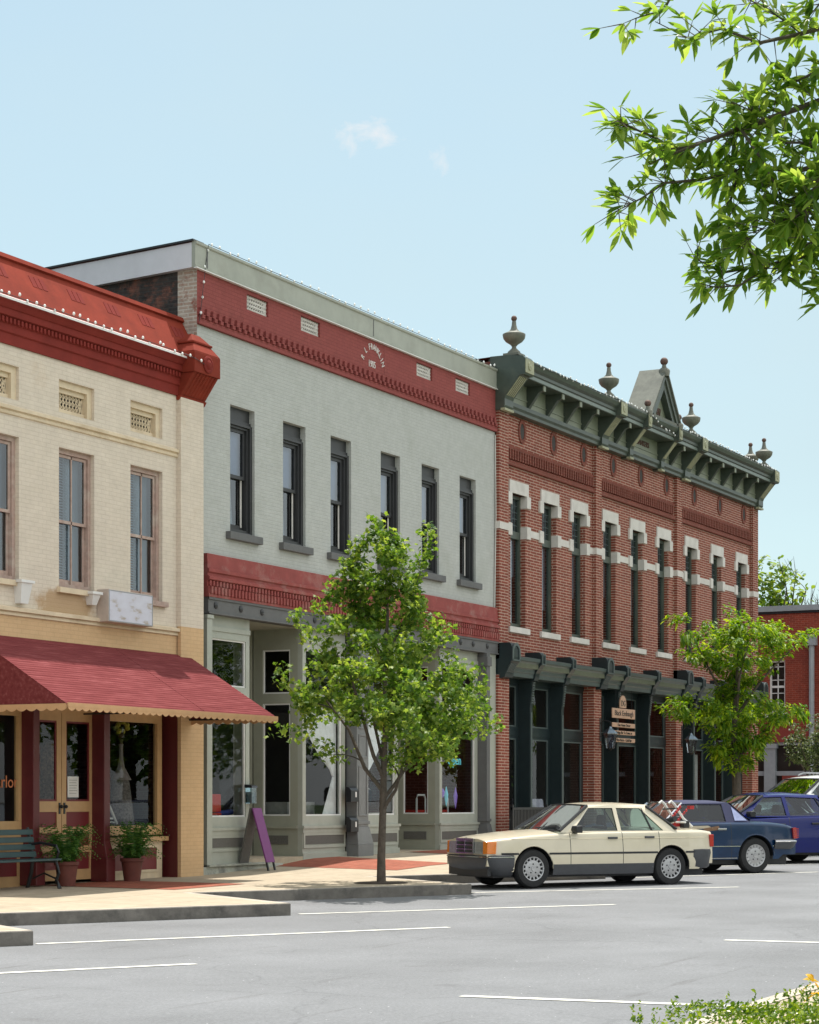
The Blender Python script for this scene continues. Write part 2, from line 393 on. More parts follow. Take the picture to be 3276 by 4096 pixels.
    L.new(m5.outputs[2], b.inputs['Base Color'])
    bp = N(nt, 'ShaderNodeBump', Strength=.5, Distance=.008); L.new(n1.outputs['Fac'], bp.inputs['Height']); L.new(bp.outputs[0], b.inputs['Normal'])
    L.new(b.outputs[0], out.inputs[0]); return m
M['asphalt'] = asphalt()
M['concrete'] = brick('pavement_concrete', (.43,.36,.265), (.45,.375,.28), (.24,.20,.15), bw=1.5, bh=1.35, ms=.012, rough=.9, bump=.3, flat=True, stain=(.33,.28,.21), stain_lo=.5, stain_hi=.8, stain_scale=1.1, var=.14)
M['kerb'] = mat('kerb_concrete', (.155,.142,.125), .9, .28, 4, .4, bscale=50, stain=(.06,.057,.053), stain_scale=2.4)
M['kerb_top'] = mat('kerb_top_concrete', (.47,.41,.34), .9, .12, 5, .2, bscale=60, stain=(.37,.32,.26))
M['pavers'] = brick('brick_pavers', (.29,.075,.042), (.35,.105,.062), (.27,.12,.08), bw=.2, bh=.1, ms=.01, bump=.5, flat=True, var=.25)
M['line'] = mat('road_paint', (.72,.70,.63), .8, .22, 14, .2, stain=(.38,.37,.34), stain_scale=3.5)
M['lawn'] = mat('lawn_grass', (.06,.10,.025), .9, .3, 6, .3)

mb = MB(); nx = 60
for a in range(nx):
    x0 = -70 + a*150/nx; x1 = -70 + (a+1)*150/nx
    mb.face([(x0,-14.75,zr(x0)),(x1,-14.75,zr(x1)),(x1,-2.2,zr(x1)),(x0,-2.2,zr(x0))])
x0, x1 = 29.9, 37.0
mb.face([(x0,-2.2,zr(x0)),(x1,-2.2,zr(x1)),(x1,60,zr(x1)),(x0,60,zr(x0))])
struct(mb.build('street', M['asphalt']))
mb = MB(); mb.face([(-900,-900,-1.6),(900,-900,-1.6),(900,900,-1.6),(-900,900,-1.6)])
struct(mb.build('ground', M['lawn']))

# pavement with saw-tooth kerb for the angled bays
TIP, VAL, PER = -5.45, -2.85, 5.4
edge = []
for k in range(-9, 7):
    xt = -1.05 + PER*k
    if xt + 1.68 > 29: break
    for j in range(8): edge.append((xt-3.72 + 3.72*j/8, VAL + (TIP-VAL)*j/8))
    for j in range(4): edge.append((xt + 1.68*j/4, TIP + (VAL-TIP)*j/4))
edge.append((edge[-1][0]+.42, VAL))
edge.append((29.9, VAL))
E2 = [Vector((x, y)) for x, y in edge]
def inward(i, w):
    n = Vector((0, 0))
    for a, b in ((i-1, i), (i, i+1)):
        if a < 0 or b >= len(E2): continue
        d = (E2[b]-E2[a]).normalized(); n += Vector((-d.y, d.x))
    n.normalize(); return E2[i] + n*w
inn = [inward(i, .15) for i in range(len(E2))]
ms_, mk, mt = MB(), MB(), MB()
for i in range(len(E2)-1):
    a, b, c, d = E2[i], E2[i+1], inn[i+1], inn[i]
    A = (a.x, a.y, zk(a.x)); B = (b.x, b.y, zk(b.x))
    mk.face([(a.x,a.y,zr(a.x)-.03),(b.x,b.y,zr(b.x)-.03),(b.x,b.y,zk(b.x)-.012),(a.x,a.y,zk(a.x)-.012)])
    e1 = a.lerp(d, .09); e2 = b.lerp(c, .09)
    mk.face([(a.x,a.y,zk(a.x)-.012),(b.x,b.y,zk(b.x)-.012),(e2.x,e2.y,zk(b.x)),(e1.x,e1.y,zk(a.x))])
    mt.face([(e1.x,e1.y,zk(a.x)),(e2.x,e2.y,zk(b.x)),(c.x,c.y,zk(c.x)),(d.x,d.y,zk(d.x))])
    rows = []
    for p in (d, c):
        row = []
        for j in range(9):
            y = p.y + (1.6 - p.y)*j/8
            row.append((p.x, y, zs(p.x, y) if j else zk(p.x)))
        rows.append(row)
    ms_.grid([rows[0], rows[1]])
for f in (ms_,): f.f = [tuple(reversed(q)) for q in f.f]
struct(ms_.build('pavement', M['concrete'], smooth=True))
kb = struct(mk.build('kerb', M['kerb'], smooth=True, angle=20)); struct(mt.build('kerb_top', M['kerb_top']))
# near pavement of the square
mb = MB()
for a in range(40):
    x0 = -60 + a*3; x1 = x0 + 3
    mb.cur = 0; mb.face([(x0,-14.62,zr(x0)-.03),(x0,-14.62,zk(x0)),(x1,-14.62,zk(x1)),(x1,-14.62,zr(x1)-.03)])
    mb.cur = 1; mb.face([(x0,-14.77,zk(x0)),(x1,-14.77,zk(x1)),(x1,-14.62,zk(x1)),(x0,-14.62,zk(x0))])
    mb.cur = 2; mb.face([(x0,-15.4,zk(x0)),(x1,-15.4,zk(x1)),(x1,-14.785,zk(x1)),(x0,-14.785,zk(x0))])
    mb.cur = 3; mb.face([(x0,-60,zk(x0)),(x1,-60,zk(x1)),(x1,-15.4,zk(x1)),(x0,-15.4,zk(x0))])
struct(mb.build('square_pavement', [M['kerb'], M['kerb_top'], M['concrete'], M['lawn']]))
# brick aprons in front of the shop entrances
for k, (xa, xb, yb) in enumerate(((-4.45,-2.5,-2.35),(2.25,4.6,-2.45),(7.5,9.8,-1.9))):
    mb = MB(); rows = []
    for i in range(9):
        x = xa + (xb-xa)*i/8
        rows.append([(x, y, zs(x, y)+.006) for y in [yb + (.0 - yb)*j/8 for j in range(9)]])
    mb.grid(rows); mb.f = [tuple(reversed(q)) for q in mb.f]
    struct(mb.build('brick_paving', M['pavers']))
# stall lines
def line(p, q, w=.125):
    p = Vector(p); q = Vector(q); d = (q-p).normalized(); n = Vector((-d.y, d.x))*w/2
    mb = MB()
    K = 10
    for k in range(K):
        a = p.lerp(q, k/K); b = p.lerp(q, (k+1)/K)
        P = [a-n, b-n, b+n, a+n]
        mb.face([(v.x, v.y, zr(v.x)+.005) for v in P])
    struct(mb.build('parking_line', M['line']))
line((-6.20,-5.43), (-2.69,-8.42)); line((-11.70,-5.38), (-7.66,-8.31)); line((-17.2,-5.4), (-13.1,-8.3))
line((-.70,-5.2), (2.48,-8.48)); line((4.6,-5.5), (8.2,-8.1)); line((10.0,-5.5), (13.4,-8.3)); line((15.4,-5.5), (18.8,-8.3))
line((-8.26,-11.9), (-8.12,-14.55)); line((-14.76,-11.9), (-14.56,-14.55)); line((-2.0,-11.9), (-1.88,-14.55))
# tree pits
for (x, y) in ((-1.32,-4.05),):
    mb = MB(); mb.lathe([(.001,.012),(.38,.01),(.42,.002)], (x, y, zs(x, y)+.004), 18)
    struct(mb.build('soil', mat('tree_pit_soil', (.07,.05,.035), .95, .3, 20, .5)))
# ---------------------------------------------------------------- cream corner shop with the red cornice
def awning_mat():
    m, nt, out = _new('red_awning_canvas'); L = nt.links
    b = N(nt, 'ShaderNodeBsdfPrincipled', Roughness=.85); b.inputs['Specular IOR Level'].default_value = .12
    g = nt.nodes.new('ShaderNodeNewGeometry')
    mp = N(nt, 'ShaderNodeMapping'); mp.inputs['Scale'].default_value = (1.4, 14, 14); L.new(g.outputs['Position'], mp.inputs[0])
    n = N(nt, 'ShaderNodeTexNoise', Scale=1.4, Detail=6., Roughness=.6); L.new(mp.outputs[0], n.inputs['Vector'])
    r = ramp(nt, [(.3, (.14,.026,.028)), (.55, (.19,.042,.044)), (.78, (.29,.088,.09))]); L.new(n.outputs['Fac'], r.inputs['Fac'])
    L.new(r.outputs[0], b.inputs['Base Color']); L.new(b.outputs[0], out.inputs[0]); return m
M['awning'] = awning_mat()

XL = -13.4
B1 = thing('brick_building', 'cream painted brick shop building with red cornice and red awning front, nearest on the left', 'building', (-6.8, 0, 0))
Y = -.07
wx = [(-5.99-1.87*k, -5.09-1.87*k) for k in (3,2,1,0)] + [(-4.12,-3.22), (-2.25,-1.35)]
mb = MB()
wall(mb, XL, -.93, 4.0, 7.9, Y, [(a,b,4.45,6.55) for a,b in wx] + [(a,b,7.08,7.57) for a,b in wx], .16)
mb.build('wall', M['cream'], B1)
mb = MB(); wall(mb, XL, -.93, 2.72, 4.0, Y, [], .3)
mb.face([(XL,Y,2.72),(XL,.3,2.72),(-.93,.3,2.72),(-.93,Y,2.72)])
mb.build('shopfront_header', M['tan'], B1)
mb = MB(); rect_x(mb, -.07, 14, -.3, 9.0, XL); mb.face([(-.25,14,-.3),(-.25,-.07,-.3),(-.25,-.07,8.2),(-.25,14,8.2)][::-1])
mb.face([(XL,14,-.3),(-.25,14,-.3),(-.25,14,8.6),(XL,14,8.6)])
mb.cur = 1
mb.face([(XL,.1,8.5),(-.25,.1,8.5),(-.25,14,8.3),(XL,14,8.3)]); mb.face([(XL,.2,4.1),(-.25,.2,4.1),(-.25,14,4.1),(XL,14,4.1)])
rect_y(mb, XL, -.25, 0, 4.1, 3.2); rect_y(mb, XL, -.25, 4.1, 8.3, 2.6)
mb.cur = 2; mb.face([(XL,.2,.05),(-.25,.2,.05),(-.25,14,.05),(XL,14,.05)])
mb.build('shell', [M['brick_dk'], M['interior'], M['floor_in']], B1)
# corner pilaster
mb = MB(); mb.box(-.93, -.25, -.15, .3, 4.09, 7.86); mb.build('pilaster', M['cream'], B1)
mb = MB(); mb.box(-.93, -.25, -.15, -.085, -.15, 4.09); mb.box(-.91, -.25, -.085, .3, -.15, 4.09); mb.build('pilaster', M['tan'], B1)['label'] = 'tan painted lower half of the corner pilaster'
mb = MB(); mb.box(-.945, -.912, -.084, .3, 0, 2.72); mb.build('door_jamb', M['dark_red'], B1)
# string courses
mb = MB()
for x0, x1 in ((XL, -.93),):
    mb.extrude_x([(Y,6.84),(Y-.025,6.85),(Y-.03,6.885),(Y-.015,6.895),(Y-.015,6.905),(Y-.05,6.92),(Y-.05,6.965),(Y,6.985)], x0, x1)
mb.build('string_course', M['cream_trim'], B1)
mb = MB(); mb.extrude_x([(Y,3.93),(Y-.03,3.94),(Y-.03,3.975),(Y-.02,3.98),(Y-.02,3.99),(Y-.065,4.0),(Y-.065,4.05),(Y,4.07)], XL, -.93)
mb.build('ledge', M['cream_trim'], B1)
# cornice
mb = MB()
mb.extrude_x([(Y,7.85),(-.10,7.85),(-.105,8.0),(-.13,8.02),(-.13,8.13),(-.145,8.14),(-.145,8.22),(-.19,8.24),(-.195,8.33),(-.215,8.34),(-.25,8.40),(-.275,8.43),(-.275,8.475),(-.15,8.52),(.1,8.52),(.1,7.85)], XL, -.93)
x = XL + .05
while x < -.98:
    mb.box(x, x+.045, -.175, -.14, 8.145, 8.215); x += .09
mb.build('cornice', M['red_cornice'], B1)
mb = MB(); mb.extrude_x([(-.279,8.47),(-.15,8.53),(-.15,8.525),(-.276,8.44),(-.282,8.44)], XL, -.95)
mb.build('cornice_flashing', M['white'], B1)
mb = MB()
mb.extrude_x([(-.14,8.53),(.02,8.82),(.045,8.82),(.26,9.2),(.22,9.22),(.25,9.29),(.42,9.29),(.42,8.4),(-.1,8.4)], XL, -.26)
mb.cur = 1
x = -.75
while x > XL + .5:
    for j in range(3):
        xx = x + j*.125
        mb.hexa([(xx,.072,8.878),(xx+.105,.072,8.878),(xx+.105,.30,8.87),(xx,.30,8.87),(xx,.172,9.055),(xx+.105,.172,9.055),(xx+.105,.30,9.05),(xx,.30,9.05)])
    x -= .95
mb.build('parapet', [M['red_cornice_hi'], M['red_cornice']], B1)
# corner bracket with pyramid cap and rosette
mb = MB()
X0, X1 = -.95, -.17
mb.hexa([(X0,-.12,7.78),(X1,-.12,7.78),(X1,.1,7.78),(X0,.1,7.78),(X0,-.17,7.86),(X1,-.17,7.86),(X1,.1,7.86),(X0,.1,7.86)])
mb.hexa([(X0+.02,-.14,7.86),(X1-.02,-.14,7.86),(X1-.02,.1,7.86),(X0+.02,.1,7.86),(X0+.02,-.40,8.22),(X1-.02,-.40,8.22),(X1-.02,.1,8.22),(X0+.02,.1,8.22)])
mb.box(X0, X1, -.43, .1, 8.22, 8.56)
mb.hexa([(X0,-.43,8.56),(X1,-.43,8.56),(X1,.1,8.56),(X0,.1,8.56),(X0+.12,-.32,8.72),(X1-.12,-.32,8.72),(X1-.12,.0,8.72),(X0+.12,.0,8.72)])
mb.box(X0+.1, X1-.1, -.34, .02, 8.72, 8.76)
mb.hexa([(X0+.12,-.32,8.76),(X1-.12,-.32,8.76),(X1-.12,.0,8.76),(X0+.12,.0,8.76),(X0+.26,-.2,8.9),(X1-.26,-.2,8.9),(X1-.26,-.12,8.9),(X0+.26,-.12,8.9)])
for k in range(7):
    xx = X0 + .12 + k*.09
    mb.hexa([(xx,-.155,7.87),(xx+.035,-.155,7.87),(xx+.035,-.1,7.87),(xx,-.1,7.87),(xx,-.415,8.21),(xx+.035,-.415,8.21),(xx+.035,-.3,8.21),(xx,-.3,8.21)])
cb = mb.build('corner_bracket', M['red_cornice_hi'], B1, bevel=.012)
mb = MB(); mb.lathe([(.14,0),(.14,-.02),(.11,-.03),(.09,-.02),(.06,-.04),(.03,-.05),(.001,-.05)], (-.56,-.43,8.39), 14, 'y')
mb.build('rosette', M['red_cornice'], cb)
# attic vents
for a, b in wx:
    mb = MB()
    mb.box(a, b, Y+.05, Y+.16, 7.47, 7.57); mb.box(a, b, Y+.10, Y+.16, 7.40, 7.47); mb.box(a, b, Y+.10, Y+.16, 7.08, 7.16)
    mb.box(a, a+.05, Y+.05, Y+.16, 7.16, 7.40); mb.box(b-.12, b, Y+.05, Y+.16, 7.08, 7.47)
    v = mb.build('attic_vent', M['cream_trim'], B1)
    mb = MB(); n = 9
    for k in range(n+1):
        x = a+.05 + (b-.17-a)*k/n
        mb.box(x-.008, x+.008, Y+.135, Y+.15, 7.16, 7.40)
        xx = a+.05 + (b-.17-a)*k/n
    for k in range(-3, n):
        x0 = a+.05 + (b-.17-a)*k/n; x1 = x0 + .24
        for s in (0, 1):
            p = [(max(x0,a+.05), 7.16 if not s else 7.40), (min(x1,b-.12), 7.40 if not s else 7.16)]
            mb.tube([(p[0][0],Y+.14,p[0][1]),(p[1][0],Y+.14,p[1][1])], .008, 4)
    mb.build('grille', M['cream_trim'], v)
    mb = MB(); rect_y(mb, a, b, 7.1, 7.5, Y+.165); mb.build('vent_back', M['interior'], v)
# upper windows
def sash_window(root, a, b, z0, zm, z1, Y, frame_m, glass_m, blind=None, depth=.1, fw=.06, curtain=None):
    mb = MB(); frame(mb, a, b, z0, z1, Y+depth, Y+depth+.07, fw)
    w = mb.build('window', frame_m, root)
    ii = fw + .005
    mb = MB(); frame(mb, a+ii, b-ii, zm-.02, z1-ii, Y+depth+.03, Y+depth+.06, .045); mb.build('sash', frame_m, w)
    mb = MB(); frame(mb, a+ii, b-ii, z0+ii, zm+.03, Y+depth+.065, Y+depth+.095, .045, .07); mb.build('sash', frame_m, w)
    mb = MB(); rect_y(mb, a+ii+.04, b-ii-.04, zm+.02, z1-ii-.04, Y+depth+.045); mb.build('pane', glass_m, w)
    mb = MB(); rect_y(mb, a+ii+.04, b-ii-.04, z0+ii+.06, zm-.01, Y+depth+.08); mb.build('pane', glass_m, w)
    return w
for i, (a, b) in enumerate(wx):
    w = sash_window(B1, a, b, 4.45, 5.46, 6.55, Y, M['pinkwood'], M['glass_up'], depth=.07, fw=.07)
    mb = MB(); mb.box(a-.06, b+.08, Y-.07, Y+.08, 4.37, 4.45); mb.build('sill', M['pinkwood'] if i == 5 else M['cream_trim'], w)
    mb = MB(); mb.box((a+b)/2-.012, (a+b)/2+.012, Y+.10, Y+.125, 4.5, 6.5); mb.build('muntin', M['pinkwood'], w)
    if i > 2:
        mb = MB(); z = 4.5
        while z < 6.5:
            mb.hexa([(a+.1,Y+.22,z),((a+b)/2+.08,Y+.22,z),((a+b)/2+.08,Y+.255,z+.022),(a+.1,Y+.255,z+.022),(a+.1,Y+.222,z+.004),((a+b)/2+.08,Y+.222,z+.004),((a+b)/2+.08,Y+.257,z+.026),(a+.1,Y+.257,z+.026)]); z += .042
        mb.build('blind', M['blind'], w)
        mb = MB(); n = 10
        mb.grid([[((a+b)/2+.02 + (b-a)/2*k/n, Y+.28+.015*math.sin(k*2.1), z) for k in range(n+1)] for z in (4.5, 6.5)]); mb.build('curtain', M['blind'], w)
for (a, b, c, d) in ((-5.22,-4.96,4.12,4.42), (-3.46,-3.26,4.24,4.40)):
    mb = MB(); mb.hexa([(a+.04,Y-.10,c),(b-.04,Y-.10,c),(b-.04,Y,c),(a+.04,Y,c),(a,Y-.15,d),(b,Y-.15,d),(b,Y,d),(a,Y,d)]); mb.box(a-.03, b+.03, Y-.17, Y, d, d+.04)
    mb.build('corbel', M['white'], B1)
# shopfront
G = .15
mb = MB(); frame(mb, -9.2, -4.72, .82, 2.72, G-.03, G+.05, .13, None, .22); mb.box(-9.2,-4.72,G-.06,G+.05,.6,.66)
dw = mb.build('display_window', M['tan_wood'], B1)
mb = MB(); rect_y(mb, -9.1, -4.83, .93, 2.5, G+.02); mb.build('pane', M['glass'], dw)
mb = MB(); mb.box(-9.2,-4.72,G-.02,G+.06,-.1,.82); bk = mb.build('bulkhead', M['tan_wood'], B1)
mb = MB(); mb.box(-6.6,-4.9,G-.035,G,.14,.5); mb.build('panel', M['maroon_panel'], bk)
mb = MB(); frame(mb, -2.86, -1.08, .70, 2.72, G-.03, G+.05, .13, .15, .22); mb.box(-2.95,-1.0,G-.11,G+.05,.6,.67)
dw = mb.build('display_window', M['tan_wood'], B1)
mb = MB(); rect_y(mb, -2.75, -1.2, .84, 2.5, G+.02); mb.build('pane', M['glass'], dw)
mb = MB(); mb.box(-2.86,-1.06,G-.02,G+.06,-.1,.6); bk = mb.build('bulkhead', M['cream_trim'], B1)
mb = MB(); frame(mb, -2.72,-1.2,.1,.53,G-.04,G-.01,.04); mb.build('moulding', M['cream_trim'], bk)
mb = MB(); mb.box(-2.68,-1.24,G-.032,G,.14,.49); mb.build('panel', M['maroon_panel'], bk)
for x0, x1 in ((-4.78,-4.63), (-3.0,-2.84)):
    mb = MB(); mb.box(x0, x1, -.1, .14, .45, 2.72); mb.hexa([(x0-.03,-.17,.0),(x1+.04,-.17,.0),(x1+.04,.14,.0),(x0-.03,.14,.0),(x0-.03,-.17,.36),(x1+.04,-.17,.36),(x1+.04,.14,.36),(x0-.03,.14,.36)])
    mb.hexa([(x0-.03,-.17,.36),(x1+.04,-.17,.36),(x1+.04,.14,.36),(x0-.03,.14,.36),(x0,-.1,.62),(x1,-.1,.62),(x1,.14,.62),(x0,.14,.62)])
    mb.build('column', M['dark_red'], B1, bevel=.01)
for (a, b, hx) in ((-4.55,-3.79,-3.84), (-3.775,-2.95,-3.72)):
    mb = MB(); ga, gb = a+.11, b-.11
    mb.box(a, ga, G-.02, G+.03, .04, 2.58); mb.box(gb, b, G-.02, G+.03, .04, 2.58)
    for z0, z1 in ((2.46,2.58),(1.08,1.24),(.76,.85),(.46,.56),(.04,.2)): mb.box(ga, gb, G-.02, G+.03, z0, z1)
    d = mb.build('door', M['tan_wood'], B1)
    for z0, z1 in ((.85,1.08),(.56,.76),(.2,.46)):
        mb = MB(); mb.box(ga, gb, G-.002, G+.01, z0, z1); mb.build('panel', M['maroon_panel'], d)
    mb = MB(); frame(mb, ga, gb, 1.24, 2.46, G-.008, G+.012, .03); mb.build('glazing_bead', M['maroon_panel'], d)
    mb = MB(); rect_y(mb, ga+.02, gb-.02, 1.26, 2.44, G+.005); mb.build('pane', M['glass'], d)
    mb = MB(); mb.ball((hx, G-.06, 1.16), .028, 8, 6); mb.box(hx-.02, hx+.02, G-.03, G-.02, 1.05, 1.22); mb.build('handle', M['black_metal'], d)
mb = MB(); mb.box(-4.6,-2.9,G-.03,G+.06,2.58,2.72); mb.build('door_head', M['tan_wood'], B1)
mb = MB(); mb.box(-3.64,-3.36,G-.027,G-.022,1.30,1.62); tag(mb.build('notice', M['white'], None), 'white paper notice with grey lines taped inside the tan double door', 'notice')
mb = MB()
for k in range(6): mb.box(-3.6,-3.42+.02*(k%2),G-.029,G-.0275,1.36+.04*k,1.366+.04*k)
o = bpy.data.objects['notice']; ln = mb.build('print', M['midgray'], o)

# awning
AW = thing('awning', 'red slatted shop awning with tan scalloped valance over the cream building front', 'awning', (-3.5, -.07, 2.6))
AX0, AX1 = -6.25, -.62; AT = (-.075, 3.64); AB = (-1.78, 2.59)
mb = MB(); n = 30; prof = []
for k in range(n):
    for t, o in ((k/n, 0.012), ((k+1)/n, 0.0)):
        prof.append((AT[0] + (AB[0]-AT[0])*t - o*.4, AT[1] + (AB[1]-AT[1])*t + o*.0 + (0.0 if o == 0 else -.010)))
prof2 = [(y, z-.02) for y, z in reversed(prof)]
segs = [(AX0, -2.72), (-2.705, AX1)]
for a, b in segs: mb.extrude_x(prof + prof2, a, b)
mb.build('canopy', M['awning'], AW)
for x in (AX0, AX1-.01):
    mb = MB(); mb.hexa([(x,AB[0],AB[1]-.02),(x+.01,AB[0],AB[1]-.02),(x+.01,AT[0],AB[1]-.02),(x,AT[0],AB[1]-.02),(x,AB[0]+.03,AB[1]+.0),(x+.01,AB[0]+.03,AB[1]+.0),(x+.01,AT[0],AT[1]-.03),(x,AT[0],AT[1]-.03)])
    mb.build('end_panel', M['awning'], AW)
mb = MB()
def scallop(p, q, nsc, amp=.035, h=.1):
    p = Vector(p); q = Vector(q); st = 6
    d = (q-p).normalized(); nrm = Vector((d.y, -d.x, 0))*.012
    top = []; bot = []
    for k in range(nsc*st+1):
        c = p.lerp(q, k/(nsc*st)); u = (k % st)/st
        top.append(c); bot.append(c - Vector((0,0,h-amp + amp*abs(math.sin(math.pi*u)))))
    mb.grid([top, bot]); mb.grid([[v+nrm for v in bot],[v+nrm for v in top]]); mb.grid([bot, [v+nrm for v in bot]])
scallop((AX0,AB[0]-.01,AB[1]), (AX1,AB[0]-.01,AB[1]), 34)
scallop((AX0,AT[0],AB[1]), (AX0,AB[0],AB[1]), 10); scallop((AX1,AB[0],AB[1]), (AX1,AT[0],AB[1]), 10)
mb.box(AX0, AX1, AB[0]-.025, AB[0]-.005, AB[1]-.045, AB[1]+.012)
mb.build('valance', mat('tan_canvas', (.56,.33,.17), .8, .08, 5, .1), AW)
mb = MB()
for x in (AX0+.05, -3.5, AX1-.06):
    mb.tube([(x,AT[0],AB[1]-.02),(x,AB[0]+.03,AB[1]-.02)], .014, 6); mb.tube([(x,AT[0],AT[1]-.05),(x,AB[0]+.03,AB[1]-.03)], .014, 6)
mb.build('awning_frame', M['black_metal'], AW)

# sign box
def smudge():
    m, nt, out = _new('faded_sign_face'); L = nt.links
    b = N(nt, 'ShaderNodeBsdfPrincipled', Roughness=.35)
    g = nt.nodes.new('ShaderNodeNewGeometry'); mp = N(nt, 'ShaderNodeMapping'); mp.inputs['Scale'].default_value = (1, 1, 2.4); L.new(g.outputs['Position'], mp.inputs[0])
    n = N(nt, 'ShaderNodeTexNoise', Scale=4.2, Detail=5., Roughness=.55); L.new(mp.outputs[0], n.inputs['Vector'])
    r = ramp(nt, [(.36, (.60,.60,.68)), (.56, (.56,.55,.62)), (.66, (.40,.34,.29)), (.8, (.33,.26,.2))]); L.new(n.outputs['Fac'], r.inputs['Fac'])
    L.new(r.outputs[0], b.inputs['Base Color']); L.new(b.outputs[0], out.inputs[0]); return m
SG = thing('box_sign', 'weathered white box sign with faded smudged face above the red awning', 'sign', (-2.55,-.07,4.0))
mb = MB(); mb.box(-3.16,-1.95,-.29,-.075,4.0,4.5); mb.build('sign_case', mat('sign_case_paint', (.50,.42,.36), .6, .12, 6), SG, bevel=.006)
mb = MB(); frame(mb, -3.15,-1.96,4.01,4.49,-.297,-.289,.015); mb.build('sign_rim', M['steel'], SG)
mb = MB(); mb.box(-3.13,-1.98,-.294,-.2895,4.025,4.475); mb.build('sign_face', smudge(), SG)

# things behind the panes
def dress_form(loc, lab):
    t = thing('dress_form', lab, 'mannequin', loc)
    mb = MB(); mb.lathe([(.21,0),(.22,.03),(.2,.2),(.16,.55),(.13,.75)], loc, 14); mb.build('skirt', mat('patterned_skirt', (.17,.15,.14), .9, .6, 26), t, smooth=True)
    mb = MB(); mb.lathe([(.17,.74),(.13,.82),(.06,.95),(.035,1.1),(.03,1.28),(.045,1.32)], loc, 14); mb.build('bodice', mat('grey_cloth', (.32,.27,.26), .9, .2, 14), t, smooth=True)
    mb = MB(); mb.lathe([(.03,1.32),(.03,1.4)], loc, 8); mb.ball((loc[0],loc[1],loc[2]+1.47), .055, 8, 6); mb.build('neck', mat('brown_wood', (.09,.04,.025), .6), t, smooth=True)
    mb = MB()
    for k in range(9):
        a = k*2.399; r = .05+.03*(k % 3)
        mb.ball((loc[0]+r*math.cos(a), loc[1]+r*math.sin(a), loc[2]+1.53+.05*(k % 4)), .045, 6, 5)
    mb.build('flower', mat('yellow_silk', (.5,.40,.05), .7, .3, 20), t, smooth=True)
dress_form((-1.62,.55,.84), 'dark dress form with pale bodice and yellow flower behind the right display pane')
mb = MB(); mb.hexa([(-2.55,.4,1.28),(-2.12,.42,1.3),(-2.10,.44,1.3),(-2.55,.43,1.28),(-2.5,.4,1.62),(-2.22,.42,1.62),(-2.2,.44,1.62),(-2.5,.43,1.62)])
mb.hexa([(-2.4,.4,1.18),(-2.2,.42,1.3),(-2.2,.44,1.3),(-2.4,.43,1.18),(-2.55,.4,1.3),(-2.12,.42,1.31),(-2.12,.44,1.31),(-2.55,.43,1.3)])
tag(mb.build('paper_fan', mat('yellow_paper', (.45,.42,.08), .8, .2, 8)), 'yellow folded paper shape behind the right display pane', 'ornament')
t = thing('chair', 'white tubular folding chair standing behind the right display pane', 'chair', (-2.3,.5,.84))
mb = MB(); mb.tube([(-2.55,.4,.86),(-2.3,.4,1.2),(-2.15,.4,1.16),(-1.95,.4,.88)], .022, 6); mb.tube([(-2.5,.42,.93),(-1.98,.42,.9)], .016, 6); mb.build('chair_frame', M['white'], t)
mb = MB(); mb.box(-2.5,-2.05,.4,.75,.95,.98); mb.build('seat', M['white'], t)
mb = MB(); mb.box(-9.0,-1.1,.22,1.4,.68,.83); tag(mb.build('display_platform', M['floor_in']), 'dark wooden display platform behind the cream shop windows', 'platform')
mb = MB(); mb.ball((-3.25,.75,1.75), .2, 8, 6, 2.2); mb.ball((-3.1,.7,2.2), .14, 8, 6, 1.2); mb.ball((-3.3,.8,1.35), .17, 8, 6, 1.6)
tag(mb.build('garment', mat('floral_cloth', (.16,.10,.06), .9, .9, 22)), 'hanging floral garment seen through the right leaf of the tan door', 'garment')
mb = MB(); mb.ball((-3.95,.6,1.5), .1, 8, 6, 1.9); tag(mb.build('garment', M['white']), 'white and yellow garment seen through the left leaf of the tan door', 'garment')
tx = text_obj('window_lettering', 'Parlor', .26, mat('orange_lettering', (.5,.17,.07), .6, 0), (-5.14,.158,1.52), None, .002)
tag(tx, 'orange script lettering on the glass behind the green bench', 'lettering')
# ---------------------------------------------------------------- gray-green building dated 1905
B2 = thing('brick_building', 'gray green painted brick building with red frieze, dated 1905, in the middle', 'building', (5.7, 0, 0))
XA, XB = -.25, 11.6
gw = [(.82,1.62),(2.59,3.39),(4.32,5.11),(6.30,7.11),(8.05,8.84),(9.80,10.58)]
mb = MB(); wall(mb, XA, XB, 5.385, 9.17, 0, [(a,b,5.83,8.01) for a,b in gw], .3); mb.build('wall', M['gray'], B2)
mb = MB()
vents = [(1.33,2.05),(3.19,3.89),(7.79,8.49),(9.57,10.26)]
wall(mb, XA, XB, 9.17, 10.09, -.02, [(a,b,9.73,10.0) for a,b in vents], .1)
mb.face([(XA,-.02,9.17),(XB,-.02,9.17),(XB,0,9.17),(XA,0,9.17)][::-1])
x = XA + .06
k = 0
while x < XB - .1:
    mb.box(x, x+.085, -.062, -.018, 9.40, 9.46)
    mb.box(x-.03, x+.055, -.078, -.018, 9.335, 9.395)
    mb.box(x+.0, x+.085, -.094, -.018, 9.27, 9.33)
    x += .19
mb.box(XA, XB, -.06, -.018, 9.172, 9.268)
mb.build('frieze', M['redpaint'], B2)
